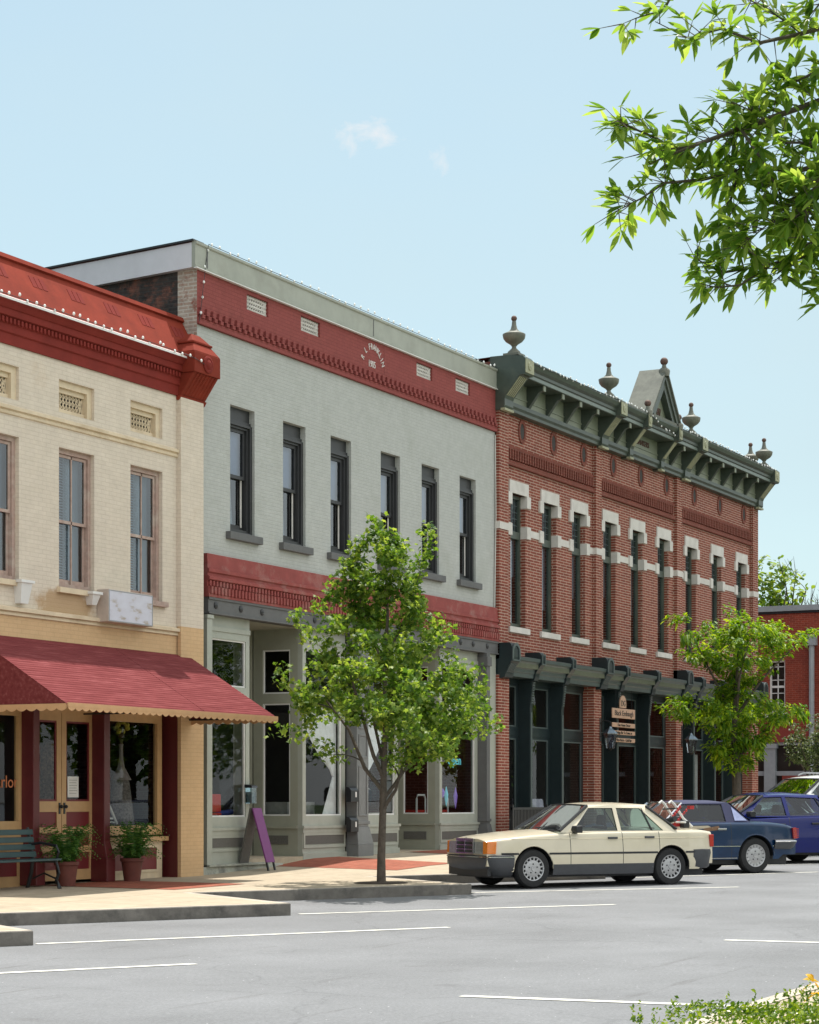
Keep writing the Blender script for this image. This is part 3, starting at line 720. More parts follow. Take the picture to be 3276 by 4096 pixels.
for a, b in vents:
    mb = MB(); n = 10
    for k in range(n+1):
        x = a + (b-a)*k/n; mb.box(x-.012, x+.012, .03, .05, 9.73, 10.0)
    for k in range(4):
        z = 9.73 + .27*(k+.5)/4; mb.box(a, b, .022, .035, z-.012, z+.012)
    for k in range(-2, n):
        x0 = a + (b-a)*k/n
        mb.tube([(max(a,x0),.03,9.73),(min(b,x0+.27),.03,10.0)], .009, 4); mb.tube([(max(a,x0),.03,10.0),(min(b,x0+.27),.03,9.73)], .009, 4)
    v = mb.build('attic_vent', M['stone'], B2)
    mb = MB(); rect_y(mb, a, b, 9.73, 10.0, .07); mb.build('vent_back', M['interior'], v)
# date lettering on the frieze
lm = mat('worn_letter_paint', (.66,.62,.59), .8, .2, 25)
tl = []
word = 'R.L.FRANKLIN'; cx, cz, rad = 5.93, 9.50, .44
for i, ch in enumerate(word):
    if ch == '.': continue
    a = R(-66 + 132*i/(len(word)-1))
    tl.append(text_obj('ltr', ch, .17, lm, (cx + rad*math.sin(a), -.026, cz + rad*math.cos(a)), None, .006, a, .8))
tl.append(text_obj('ltr', '1905', .185, lm, (cx-.04, -.026, 9.60), None, .006, 0, .8))
join_mesh('date_lettering', tl, B2)
mb = MB(); mb.box(6.40,6.425,-.026,-.018,9.52,10.05); mb.build('joint', M['redbldg_tr'], B2)
# coping
mb = MB(); mb.extrude_x([(0,10.09),(-.055,10.09),(-.06,10.13),(-.05,10.14),(-.05,10.46),(-.075,10.48),(-.075,10.52),(.018,10.54),(.018,10.09)], XA-.1, XB+.06)
cp = mb.build('coping', M['coping'], B2)
mb = MB(); mb.box(XA-.1, XB+.06, -.085, -.02, 10.072, 10.088); mb.build('drip_edge', M['white'], cp)
mb = MB(); mb.box(.0,.03,-.056,-.048,10.14,10.47); mb.box(5.9,5.92,-.056,-.048,10.14,10.47); mb.build('seam', M['dkgray_sill'], cp)
mb = MB()
mb.hexa([(XA-.1,.02,10.09),(XA,.02,10.09),(XA,16,9.35),(XA-.1,16,9.35),(XA-.1,.02,10.50),(XA,.02,10.50),(XA,16,9.78),(XA-.1,16,9.78)])
mb.cur = 1
mb.hexa([(XA-.14,-.03,10.52),(XA+.2,-.03,10.52),(XA+.2,3.2,10.375),(XA-.14,3.2,10.375),(XA-.14,-.03,10.55),(XA+.2,-.03,10.55),(XA+.2,3.2,10.405),(XA-.14,3.2,10.405)])
mb.hexa([(XA-.12,3.2,10.355),(XA+.2,3.2,10.355),(XA+.2,16,9.785),(XA-.12,16,9.785),(XA-.12,3.2,10.38),(XA+.2,3.2,10.38),(XA+.2,16,9.81),(XA-.12,16,9.81)])
mb.build('side_fascia', [M['whiteboard'], M['black_metal']], B2)
# shell, sides, roof
mb = MB()
mb.face([(XA,16,-.3),(XA,.36,-.3),(XA,.36,10.1),(XA,16,9.4)])
mb.cur = 1; mb.face([(XA,.36,-.3),(XA,-.02,-.3),(XA,-.02,10.09),(XA,.36,10.1)])
mb.cur = 2; rect_y(mb, XA, XB, -.3, 10, 16)
mb.face([(XB,0,-.3),(XB,16,-.3),(XB,16,9.5),(XB,0,10.0)])
mb.face([(XA,.1,9.9),(XB,.1,9.9),(XB,16,9.4),(XA,16,9.4)])
mb.cur = 3; mb.face([(XA,.3,5.2),(XB,.3,5.2),(XB,16,5.2),(XA,16,5.2)]); rect_y(mb, XA, XB, 5.2, 9.9, 2.5)
rect_y(mb, XA, XB, .1, 5.2, 5.5); rect_x(mb, 0.1, 5.5, .1, 5.2, 5.34)
mb.cur = 4; mb.face([(XA,.1,.22),(XB,.1,.22),(XB,16,.22),(XA,16,.22)])
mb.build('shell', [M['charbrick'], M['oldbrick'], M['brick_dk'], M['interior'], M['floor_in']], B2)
# upper windows
for i, (a, b) in enumerate(gw):
    mb = MB(); mb.box(a, b, .11, .22, 7.80, 8.01); mb.box(a+.0, b, .08, .11, 7.74, 7.80); frame(mb, a, b, 5.83, 7.74, .05, .14, .07, .05, .04); frame(mb, a+.07, b-.07, 5.88, 7.70, .09, .2, .05, .04, .04)
    w = mb.build('window', M['dkgray'], B2)
    mb = MB(); frame(mb, a+.12, b-.12, 6.80, 7.66, .13, .17, .06); mb.build('sash', M['dkgray'], w)
    mb = MB(); frame(mb, a+.12, b-.12, 5.92, 6.86, .175, .215, .06, .09); mb.build('sash', M['dkgray'], w)
    mb = MB(); mb.box(b-.20, b-.165, .165, .18, 5.98, 6.80); mb.build('track', M['stone'], w)
    mb = MB(); rect_y(mb, a+.17, b-.17, 6.85, 7.62, .15); mb.build('pane', M['glass_up'], w)
    mb = MB(); rect_y(mb, a+.17, b-.17, 6.0, 6.81, .195); mb.build('pane', M['glass_up'], w)
    mb = MB(); rect_y(mb, a+.1, b-.1, 6.84, 7.68, .24); mb.build('shade', M['shade'], w)
    if i < 2:
        mb = MB(); n = 12
        mb.grid([[(a+.12 + (b-a)*.52*k/n*(1-.25*t), .27+.02*math.sin(k*1.7), 6.0 + .85*t) for k in range(n+1)] for t in (0,.5,1)]); mb.build('lace_curtain', M['lace'], w)
    mb = MB(); mb.box(a-.14, b+.13, -.10, .06, 5.70, 5.83); mb.build('sill', M['dkgray_sill'], w, bevel=.008)
# lower red entablature
mb = MB()
mb.extrude_x([(0,5.385),(-.06,5.385),(-.07,5.14),(-.10,5.13),(-.10,5.08),(-.07,5.06),(-.07,5.02),(-.11,5.0),(-.11,4.95),(-.06,4.93),(-.06,4.84),(-.09,4.83),(-.09,4.72),(-.10,4.70),(-.10,4.66),(0.3,4.66),(.3,5.385)], .0, XB-.02)
x = .03
while x < XB - .1:
    mb.box(x, x+.05, -.10, -.055, 4.85, 4.93); x += .105
x = .03
while x < XB - .1:
    mb.box(x, x+.055, -.13, -.085, 4.71, 4.83); x += .108
mb.build('entablature', M['redtrim'], B2)
mb = MB(); mb.box(.02, XB-.02, -.07, .3, 4.38, 4.66); mb.box(.02, XB-.02, -.09, -.06, 4.38, 4.41); mb.box(.02, XB-.02, -.09, -.06, 4.62, 4.66)
bm_ = mb.build('iron_beam', M['dkgray_sill'], B2)
mb = MB()
for x in (.25,1.05,1.75,3.6,4.4,5.3,6.1,7.0,8.0,8.9,9.7,10.3,11.0):
    mb.lathe([(.06,0),(.06,-.015),(.03,-.03),(.001,-.035)], (x,-.07,4.53), 8, 'y')
mb.build('tie_rosette', M['dkgray'], bm_)
# shopfront: window bays, recessed entries, iron columns
F = .08
ZB = .96
def bay(x0, x1, base):
    mb = MB()
    frame(mb, x0, x1, ZB-.16, 4.38, F, F+.1, .12, .17, .38); mb.box(x0+.12, x1-.12, F, F+.1, 3.02, 3.2)
    mb.box(x0, x1, F-.02, F+.03, 4.12, 4.2)
    w = mb.build('shop_window', M['sage'], B2)
    for z0, z1 in ((ZB+.01,3.02),(3.2,4.0)):
        mb = MB(); frame(mb, x0+.12, x1-.12, z0, z1, F+.02, F+.06, .025); mb.build('glazing_bead', M['white'], w)
        mb = MB(); rect_y(mb, x0+.14, x1-.14, z0+.02, z1-.02, F+.045); mb.build('pane', M['glass'], w)
    mb = MB(); mb.box(x0, x1, F, F+.1, base, ZB-.16); mb.box(x0-.03, x1+.03, F-.05, F, ZB-.22, ZB-.17); mb.box(x0-.01, x1+.01, F-.025, F, ZB-.3, ZB-.22)
    frame(mb, x0+.02, x1-.02, .38, .66, F-.02, F, .05); mb.box(x0-.02, x1+.02, F-.03, F, base, base+.12)
    bk = mb.build('bulkhead', M['sage'], w)
    mb = MB(); mb.box(x0+.07, x1-.07, F-.012, F+.01, .45, .61); mb.build('vent', M['ventpanel'], bk)
bay(.17, 1.58, .06); bay(3.42, 5.02, .17); bay(5.72, 7.18, .2); bay(9.02, 10.84, .22)
def returns(x, y0, y1, base, s):    # glazed side of a display box facing the recess
    X0, X1 = (x, x+.08)
    mb = MB()
    mb.box(X0, X1, y0, y1, ZB-.16, ZB+.01); mb.box(X0, X1, y0, y0+.16, ZB+.01, 4.38); mb.box(X0, X1, y1-.2, y1, ZB+.01, 4.38)
    mb.box(X0, X1, y0+.16, y1-.2, 3.02, 3.2); mb.box(X0, X1, y0+.16, y1-.2, 4.0, 4.38)
    mb.box(X0, X1, y0, y1, base, ZB-.16); mb.box(X0-.04*s, X0, y0, y1, ZB-.22, ZB-.17) if s > 0 else None
    mb.box(X0-.02, X0, y0, y1, base, base+.12)
    w = mb.build('shop_window', M['sage_dk'], B2)
    for z0, z1 in ((ZB+.01,3.02),(3.2,4.0)):
        mb = MB(); X = X0+.02
        mb.box(X-.01, X+.02, y0+.16, y0+.185, z0, z1); mb.box(X-.01, X+.02, y1-.225, y1-.2, z0, z1); mb.box(X-.01, X+.02, y0+.185, y1-.225, z0, z0+.025); mb.box(X-.01, X+.02, y0+.185, y1-.225, z1-.025, z1)
        mb.build('glazing_bead', M['white'], w)
        mb = MB(); rect_x(mb, y0+.17, y1-.21, z0+.01, z1-.01, X0+.045); mb.build('pane', M['glass'], w)
    mb = MB(); mb.box(X0-.014, X0, y0+.2, y1-.22, .45, .61); mb.build('vent', M['ventpanel'], w)
for xl, xr in ((1.58,3.42), (7.18,9.02)):
    returns(xr, F+.1, 1.12, .12, 1); returns(xl-.08, F+.1, 1.12, .12, -1)
    mb = MB()
    for x0 in (xl-.08,):
        frame(mb, xl, xr+.08, .2, 4.38, 1.15, 1.22, .14, .1, .3); mb.box(xl+.14, xr-.06, 1.15, 1.22, 2.75, 2.9)
    dd = mb.build('door', M['sage_dk'], B2)
    mb = MB(); frame(mb, xl+.3, xr-.2, .3, 2.75, 1.16, 1.21, .12, .7, .12); mb.build('door_leaf', M['sage_dk'], dd)
    mb = MB(); rect_y(mb, xl+.2, xr-.1, .9, 4.1, 1.2); mb.build('pane', M['glass'], dd)
    mb = MB(); mb.box(xl+.42, xl+.46, 1.08, 1.16, 1.05, 1.3); mb.build('handle', M['black_metal'], dd)
    mb = MB(); mb.face([(xl-.08,F,4.37),(xl-.08,1.2,4.37),(xr+.08,1.2,4.37),(xr+.08,F,4.37)]); mb.build('entry_ceiling', M['sage_dk'], B2)
    mb = MB(); mb.box(xl-.06, xr+.06, F-.02, 1.2, .0, .235); mb.build('entry_step', M['concrete'], B2)
mb = MB(); mb.box(.0,.16,-.06,.2,.1,4.3); mb.box(-.02,.18,-.08,.2,4.3,4.36); mb.build('pilaster', M['sage'], B2)
mb = MB(); mb.box(11.05,11.5,-.04,.3,.15,4.38); mb.build('pilaster', M['sage'], B2)
mb = MB(); mb.hexa([(-.2,-.09,-.1),(2.5,-.09,-.1),(2.5,.3,-.1),(-.2,.3,-.1),(-.2,-.05,.14),(2.5,-.05,.14),(2.5,.3,.14),(-.2,.3,.14)]); mb.box(.0,2.0,-.11,.2,.14,.17); mb.build('plinth', mat('peeling_plinth', (.36,.37,.32), .8, .25, 5, .2, stain=(.12,.12,.11), stain_scale=3.2), B2)
for x0, x1, m_ in ((5.10,5.56,'midgray'), (10.86,11.02,'dkgray_sill')):
    mb = MB(); mb.box(x0, x1, -.13, F+.02, .75, 4.38)
    mb.hexa([(x0-.05,-.19,.16),(x1+.1,-.19,.16),(x1+.1,F,.16),(x0-.05,F,.16),(x0-.05,-.19,.42),(x1+.1,-.19,.42),(x1+.1,F,.42),(x0-.05,F,.42)])
    mb.hexa([(x0-.05,-.19,.42),(x1+.1,-.19,.42),(x1+.1,F,.42),(x0-.05,F,.42),(x0-.01,-.14,.75),(x1+.02,-.14,.75),(x1+.02,F,.75),(x0-.01,F,.75)])
    mb.box(x0-.02, x1+.03, -.15, F, .80, .86); mb.box(x0-.03,x1+.03,-.16,F,4.1,4.3)
    if x1-x0 > .3:
        for z0, z1 in ((.95,1.9),(2.05,2.5),(2.6,4.0)): frame(mb, x0+.06, x1-.06, z0, z1, -.145, -.13, .035)
    mb.build('iron_column', M[m_], B2, bevel=.006)
# wires and fittings on the facade
mb = MB(); mb.tube([(11.52,-.02,9.1),(11.53,-.03,7.4),(11.47,-.03,5.4),(11.5,-.03,4.5)], .012, 5); mb.build('conduit', M['stone'], B2)
# letter boxes, leaflet box, board
for z, lab in ((1.36,'upper black letter box on the grey iron column of the middle building'),(.80,'lower black letter box on the grey iron column of the middle building')):
    t = thing('letter_box', lab, 'letter box', (4.93,-.02,z-.12), 0, 'letter boxes on the iron column')
    mb = MB(); mb.extrude_x([(-.06,z-.14),(-.17,z-.14),(-.17,z+.08),(-.13,z+.13),(-.06,z+.15)], 4.80, 5.095); mb.build('box_body', M['black_metal'], t, bevel=.008)
    mb = MB(); mb.box(4.96,5.01,-.176,-.17,z-.05,z+.05); mb.build('name_card', M['white'], t)
t = thing('leaflet_box', 'small clear leaflet box with dark lid on the gray shopfront jamb', 'leaflet box', (1.5,.0,1.2))
mb = MB(); mb.box(1.43,1.585,-.06,.07,1.2,1.47); mb.build('box_body', glass('clear_plastic', (.6,.72,.75), .1, 2.0), t)
mb = MB(); mb.box(1.45,1.565,-.04,.05,1.21,1.40); mb.build('leaflets', mat('leaflet_paper', (.3,.38,.38), .7, .3, 30), t)
mb = MB(); mb.hexa([(1.415,-.08,1.47),(1.60,-.08,1.47),(1.60,.08,1.47),(1.415,.08,1.47),(1.415,-.06,1.51),(1.60,-.06,1.51),(1.60,.08,1.53),(1.415,.08,1.53)]); mb.build('lid', M['black_metal'], t)
t = thing('sandwich_board', 'tall purple sandwich board standing by the first gray shop entrance', 'sign board', (1.55,-.2,.09))
mb = MB(); mb.hexa([(1.17,-.52,.19),(1.45,-.52,.19),(1.45,-.49,.19),(1.17,-.49,.19),(1.17,-.24,1.12),(1.45,-.24,1.12),(1.45,-.21,1.12),(1.17,-.21,1.12)]); mb.build('board', M['purple'], t, bevel=.006)
mb = MB(); mb.hexa([(1.17,.02,.16),(1.45,.02,.16),(1.45,.05,.16),(1.17,.05,.16),(1.17,-.20,1.12),(1.45,-.20,1.12),(1.45,-.17,1.12),(1.17,-.17,1.12)]); mb.build('board', M['ventpanel'], t)
for x in (1.185,1.405):
    mb = MB(); mb.hexa([(x,-.55,.03),(x+.03,-.55,.03),(x+.03,-.52,.03),(x,-.52,.03),(x,-.51,.2),(x+.03,-.51,.2),(x+.03,-.48,.2),(x,-.48,.2)]); mb.build('leg', M['black_metal'], t)
# goods behind the panes
t = thing('table_lamp', 'table lamp with white cone shade in the first gray shop window', 'lamp', (.72,.5,.9))
mb = MB(); mb.lathe([(.17,1.36),(.06,1.85)], (.72,.5,0), 14); mb.build('lamp_shade', M['white'], t, smooth=True)
mb = MB(); mb.lathe([(.09,.95),(.1,1.0),(.04,1.05),(.05,1.2),(.02,1.38)], (.72,.5,0), 10); mb.build('lamp_base', M['black_metal'], t, smooth=True)
t = thing('chair', 'red child chair in the first gray shop window below the lamp', 'chair', (.75,.3,.9))
rm = mat('red_plastic', (.5,.03,.02), .4, .1, 8)
mb = MB(); mb.box(.58,.95,.26,.30,1.05,1.36); mb.build('backrest', rm, t, bevel=.02)
mb = MB(); mb.box(.58,.95,.26,.6,1.0,1.04); mb.build('seat', rm, t)
for x in (.59,.9):
    mb = MB(); mb.box(x,x+.04,.27,.31,.83,1.0); mb.build('leg', rm, t)
mb = MB(); mb.tube([(.75,.36,1.0),(1.5,.4,1.05)], .05, 8); tag(mb.build('fabric_roll', mat('blue_cloth', (.03,.05,.22), .8, .3, 12)), 'blue fabric roll lying in the first gray shop window', 'fabric roll')
mb = MB(); mb.box(.2,1.5,.25,1.2,.7,.84); tag(mb.build('display_platform', M['floor_in']), 'wooden display platform in the first gray shop window', 'platform')
def drape(x0, x1, z0, z1, tie, side, lab):
    mb = MB(); rows = []
    for i in range(15):
        t_ = i/14; z = z1 + (z0-z1)*t_
        if z > tie: u = ((z1-z)/(z1-tie))**2; w = 1 - .93*u
        else: w = .07 + .35*(tie-z)/(tie-z0)
        row = []
        for k in range(33):
            s = k/32
            x = (x1 - (x1-x0)*w*(1-s)) if side > 0 else (x0 + (x1-x0)*w*s)
            row.append((x, .32 + .011*math.sin(s*48), z))
        rows.append(row)
    mb.v = []; mb.grid([[(x, y-.1, z) for x, y, z in r_] for r_ in rows]); return tag(mb.build('curtain', M['curtain'], None, smooth=True), lab, 'curtain')
drape(3.66, 4.9, ZB, 3.0, 1.75, 1, 'white tied back curtain at the right of the second gray shop window')
drape(3.52, 3.80, ZB, 3.0, 1.9, -1, 'narrow white curtain at the left edge of the second gray shop window')
drape(5.85, 6.9, ZB+.5, 3.0, 1.6, -1, 'white curtain in the gray shop window behind the tree trunk')
mb = MB(); mb.box(3.6,4.6,.5,1.0,.7,1.22); tag(mb.build('crate', mat('white_crate', (.3,.3,.28), .7, .2, 6)), 'pale storage box low in the curtained gray shop window', 'box')
for (x, y, lab) in ((9.5,.75,'silver framed chair in the entry side of the last gray shop window'),(9.95,.45,'silver framed chair with red seat in the last gray shop window')):
    t = thing('chair', lab, 'chair', (x, y, .3), 0, 'chairs in the last gray shop window')
    mb = MB(); mb.tube([(x-.2,y,.75),(x-.2,y,1.28),(x-.15,y,1.36),(x+.15,y,1.36),(x+.2,y,1.28),(x+.2,y,.75)], .022, 6); mb.build('chair_frame', M['white'], t)
    mb = MB(); mb.box(x-.2,x+.2,y,y+.38,1.0,1.05); mb.build('seat', rm, t)
cy = mat('cyan_tube_light', (.12,.5,.58), .5, 0, emit=.25)
tx = text_obj('neon_sign', 'Open', .28, cy, (10.0,.22,2.08), None, .008); tag(tx, 'cyan glowing script sign in the last gray shop window', 'neon sign')
for (x, z, h, col, lab) in ((9.78,1.28,.42,(.2,.65,.75),'cyan glowing hanging ornament in the last gray shop window'),(10.22,1.25,.45,(.28,.16,.6),'purple hanging ornament in the last gray shop window'),(9.62,1.35,.2,(.28,.16,.6),'small purple hanging ornament at the left of the last gray shop window')):
    mb = MB(); mb.lathe([(.005,h/2),(.045,h*.1),(.03,-h*.2),(.004,-h/2)], (x,.3,z+.05), 8); tag(mb.build('ornament', mat('ornament_glow', col, .4, 0, emit=.12)), lab, 'ornament')
# ---------------------------------------------------------------- red brick building with green cornice and urns
B3 = thing('brick_building', 'red brick building with white stone lintels, green metal cornice and urns on the roofline', 'building', (20.5, 0, .3))
BX0, BX1 = 11.55, 29.42
bw_ = [12.35,14.07,15.80,17.74,19.57,21.45,23.55,25.64,27.75]
BW = [(x, x+.80) for x in bw_]
PIL = [(11.55,12.03),(17.04,17.40),(22.62,23.02),(28.95,29.42)]
ov = [12.95,14.70,16.49,18.37,20.24,22.08,24.21,26.29,28.38]
mb = MB()
wall(mb, BX0, BX1, 4.30, 9.72, 0, [(a,b,5.05,7.98) for a,b in BW], .3)
for a, b in PIL: mb.box(a, b, -.1, .02, 4.30, 9.70)
mb.build('wall', M['brick'], B3)
mb = MB()   # dentil bands between the pilasters
for (a, b) in ((12.03,17.04),(17.40,22.62),(23.02,28.95)):
    mb.box(a, b, -.05, .01, 8.92, 8.98); mb.box(a, b, -.07, .01, 8.56, 8.66)
    x = a + .03
    while x < b - .06:
        mb.box(x, x+.07, -.06, .01, 8.70, 8.92); x += .135
mb.build('dentil_band', M['brick_dk'], B3)
for x in ov:
    mb = MB(); seg = 20
    rows = []
    for (rx, rz, y) in ((.20,.27,0.0),(.20,.27,-.025),(.125,.185,-.025),(.115,.175,.0)):
        rows.append([(x+rx*math.cos(2*math.pi*k/seg), y, 9.39+rz*math.sin(2*math.pi*k/seg)) for k in range(seg)])
    mb.grid(rows, True)
    v = mb.build('oval_vent', M['brick_dk'], B3)
    mb = MB(); mb.face([(x+.122*math.cos(2*math.pi*k/seg), -.008, 9.39+.182*math.sin(2*math.pi*k/seg)) for k in range(seg)]); mb.build('vent_back', M['interior'], v)
for i, (a, b) in enumerate(BW):
    mb = MB(); frame(mb, a, b, 5.05, 7.98, .12, .2, .09, .1, .08); mb.box(a+.09, b-.09, .11, .2, 7.02, 7.18)
    w = mb.build('window', M['green'], B3)
    mb = MB(); rect_y(mb, a+.08, b-.08, 5.13, 7.04, .17); mb.build('pane', M['glass_up'], w)
    mb = MB(); rect_y(mb, a+.08, b-.08, 7.16, 7.92, .17); mb.build('pane', M['glass_up'], w)
    mb = MB()
    for k in range(1,4): mb.box(a+.08+(b-a-.16)*k/4-.008, a+.08+(b-a-.16)*k/4+.008, .155, .168, 7.18, 7.9)
    for k in range(1,5): mb.box(a+.09, b-.09, .157, .166, 7.18+.145*k-.007, 7.18+.145*k+.007)
    mb.build('leading', M['store_edge'], w)
    z0 = (6.2,5.6,6.0,6.2,5.9,5.6,5.3,5.2,5.2)[i]
    mb = MB(); rect_y(mb, a+.02, b-.02, z0, 7.95, .26); mb.build('shade', M['blind'], w)
    mb = MB(); mb.box(a-.1, b+.12, -.035, .1, 7.98, 8.255)
    for x0, x1 in ((a-.2, a), (b, b+.2)):
        mb.box(x0-.004 if x1 != a else x0, x1+.004 if x1 == a else x1, -.05, .28, 7.72, 7.984)
    mb.build('lintel', M['stone'], w, bevel=.006)
    for x0, x1 in ((a-.2, a+.004), (b-.004, b+.2)):
        mb = MB(); mb.box(x0, x1, -.05, .28, 7.04, 7.31); mb.build('quoin', M['stone'], w, bevel=.006)
    mb = MB(); mb.box(a-.14, b+.14, -.06, .12, 4.92, 5.05); mb.build('sill', M['stone'], w, bevel=.006)
mb = MB()
cur = BX0
for a, b in BW + [(BX1+.2, None)]:
    x1 = a - .2
    if x1 > cur + .02:
        mb = MB(); mb.box(cur, min(x1, BX1), -.02, .01, 7.1, 7.25)
        for pa, pb in PIL:
            if cur - .05 < pa and pb < x1 + .45: mb.box(pa-.01, pb+.01, -.12, .01, 7.1, 7.25)
        mb.build('belt_course', M['stone'], B3)
    cur = (b or 0) + .2
# main cornice
mb = MB()
mb.extrude_x([(-.1,9.68),(-.16,9.69),(-.165,9.75),(-.20,9.80),(-.205,9.88),(.1,9.88),(.1,9.68)], BX0-.02, BX1+.03)
mb.extrude_x([(-.1,10.36),(-.56,10.36),(-.57,10.455),(-.60,10.47),(-.605,10.53),(-.66,10.58),(-.70,10.66),(-.705,10.70),(.0,10.82),(.2,10.82),(.2,10.36)], BX0+.1, BX1-.05)
cor = mb.build('cornice', M['green'], B3)
mb = MB(); mb.extrude_x([(-.577,10.37),(-.577,10.44),(-.56,10.44),(-.56,10.37)], BX0+.2, BX1-.1); mb.build('fascia', mat('pale_green_fascia', (.15,.185,.16), .45, .12, 4), cor)
mb = MB(); mb.box(BX0, BX1, -.13, .1, 9.88, 10.36); mb.box(BX0, BX1, -.15, -.12, 10.02, 10.045)
mb.build('cornice_panel', M['green_lt'], cor)
def bracket(x0, x1, big):
    mb = MB()
    if big:
        mb.extrude_x([(-.12,9.64),(-.20,9.66),(-.24,9.74),(-.24,9.88),(-.27,9.95),(-.58,10.33),(-.62,10.36),(-.70,10.36),(-.72,10.40),(-.72,10.70),(-.66,10.76),(-.30,10.80),(.1,10.80),(.1,9.64)], x0, x1)
    else:
        mb.extrude_x([(-.12,9.88),(-.17,9.88),(-.20,9.93),(-.42,10.22),(-.53,10.26),(-.53,10.36),(-.12,10.36)], x0, x1)
    o = mb.build('bracket', M['green'], cor)
    mb = MB()
    if big:
        mb.box(x0+.01, x1-.01, -.735, -.715, 10.40, 10.69); mb.lathe([(.09,0),(.09,-.015),(.04,-.02),(.001,-.03)], ((x0+x1)/2,-.735,10.55), 10, 'y')
        n = 5
        for k in range(n):
            xx = x0+.03+(x1-x0-.06)*k/n
            mb.hexa([(xx,-.285,9.95),(xx+.035,-.285,9.95),(xx+.035,-.25,9.95),(xx,-.25,9.95),(xx,-.595,10.33),(xx+.035,-.595,10.33),(xx+.035,-.55,10.33),(xx,-.55,10.33)])
        mb.box(x0-.01,x1+.01,-.25,-.15,9.63,9.68); 
    else:
        mb.box(x0-.005, x1+.005, -.545, -.52, 10.24, 10.355)
    mb.build('bracket_face', M['green_yl'] if big else M['green_lt'], o)
BIG = [(11.52,11.97),(17.08,17.48),(22.86,23.26),(29.05,29.45)]
for a, b in BIG: bracket(a, b, True)
for x in (18.9, 21.08): bracket(x, x+.22, True)
for x in (12.92,13.97,15.0,16.04,18.1,21.92,23.97,24.99,26.0,27.02,28.0): bracket(x, x+.11, False)
def urn(x, y, z, k=1.0):
    mb = MB()
    mb.box(x-.2*k, x+.2*k, y-.2*k, y+.2*k, z, z+.05)
    mb.lathe([(.17*k,.05),(.15*k,.1),(.06*k,.16*k+.03),(.05*k,.2*k+.03),(.09*k,.26*k+.02),(.2*k,.33*k+.02),(.26*k,.43*k),(.275*k,.5*k),(.275*k,.53*k),(.24*k,.55*k),(.13*k,.6*k),(.08*k,.66*k),(.055*k,.76*k),(.05*k,.84*k),(.03*k,.86*k)], (x,y,z), 18)
    u = mb.build('urn', M['urn'], B3, smooth=True)
    mb = MB(); mb.ball((x,y,z+.91*k), .072*k, 10, 7); mb.build('urn_knob', M['rust'], u, smooth=True)
urn(11.745,-.36,10.80,.90); urn(17.28,-.33,10.80,.90); urn(23.06,-.33,10.80,.90); urn(29.25,-.33,10.80,.90)
urn(29.85,.27,10.80,.90)
mb = MB(); mb.extrude_y([(29.42,9.64),(29.5,9.66),(29.55,9.88),(29.95,10.33),(30.08,10.36),(30.1,10.7),(30.0,10.78),(29.42,10.80)], .02, .5); mb.build('bracket', M['green'], cor)
# roofs behind the cornice
mb = MB()
mb.face([(BX0,.1,10.8),(BX1,.1,10.8),(BX1,14,10.3),(BX0,14,10.3)]); mb.box(BX0, BX0+.3, .1, 14, 9.6, 10.7); 
mb.face([(BX1,-.05,-.3),(BX1,14,-.3),(BX1,14,10.3),(BX1,-.05,10.4)]); rect_y(mb, BX0, BX1, -.3, 10.3, 14)
mb.face([(BX0,14,-.3),(BX0,-.02,-.3),(BX0,-.02,9.7),(BX0,14,9.7)])
mb.cur = 1; mb.face([(BX0,.25,4.4),(BX1,.25,4.4),(BX1,14,4.4),(BX0,14,4.4)]); rect_y(mb, BX0, BX1, 0, 10, 4.5)
mb.face([(BX0,.25,.3),(BX1,.25,.3),(BX1,14,.3),(BX0,14,.3)])
mb.build('shell', [M['brick_dk'], M['interior']], B3)
# gable over the middle of the cornice
gx0, gx1, gxm, gz0, gz1 = 19.1, 21.2, 20.15, 10.72, 11.98
mb = MB()
for s in (-1, 1):
    e = gx0 if s < 0 else gx1
    d = Vector((gxm-e, gz1-gz0)).normalized()
    n = Vector((-d.y, d.x)) * (1 if s < 0 else -1)
    for (w0, w1, ya, yb) in ((0,.05,-.74,-.02),(-.14,.0,-.70,-.55),(-.30,-.14,-.66,-.5)):
        p = [Vector((e, gz0)) + n*w0, Vector((gxm, gz1)) + n*w0, Vector((gxm, gz1)) + n*w1, Vector((e, gz0)) + n*w1]
        if w0 < 0:
            p[1] = Vector((gxm, gz1 + w0/abs(d.x))) if True else p[1]; p[2] = Vector((gxm, gz1 + w1/abs(d.x)))
            p[0] = Vector((e - w0/abs(d.y)*(-1 if s > 0 else 1)*-1*-1, gz0)); p[3] = Vector((e - w1/abs(d.y)*(-1 if s > 0 else 1)*-1*-1, gz0))
        mb.cur = 0 if w0 < 0 else 1
        q = [(v.x, v.y) for v in p]
        mb.extrude_y(q if s < 0 else list(reversed(q)), ya, yb)
mb.cur = 1; mb.box(gx0, gx1, -.70, -.45, gz0-.02, gz0+.05)
gb = mb.build('gable', [M['green'], mat('galvanised_roof', (.13,.135,.11), .7, .22, 6, .1, stain=(.08,.085,.07), stain_scale=2)], B3)
mb = MB(); mb.extrude_y([(gx0+.2,gz0),(gx1-.2,gz0),(gxm,gz1-.25)], -.5, -.03); mb.build('gable_panel', M['green_lt'], gb)
text_obj('date_lettering', '1907', .30, M['rust'], (20.08,-.51,10.93), gb, .012, 0, .75)
text_obj('frieze_lettering', 'BANKERS', .19, M['rust'], (20.05,-.135,10.17), cor, .012, 0, 1.05)
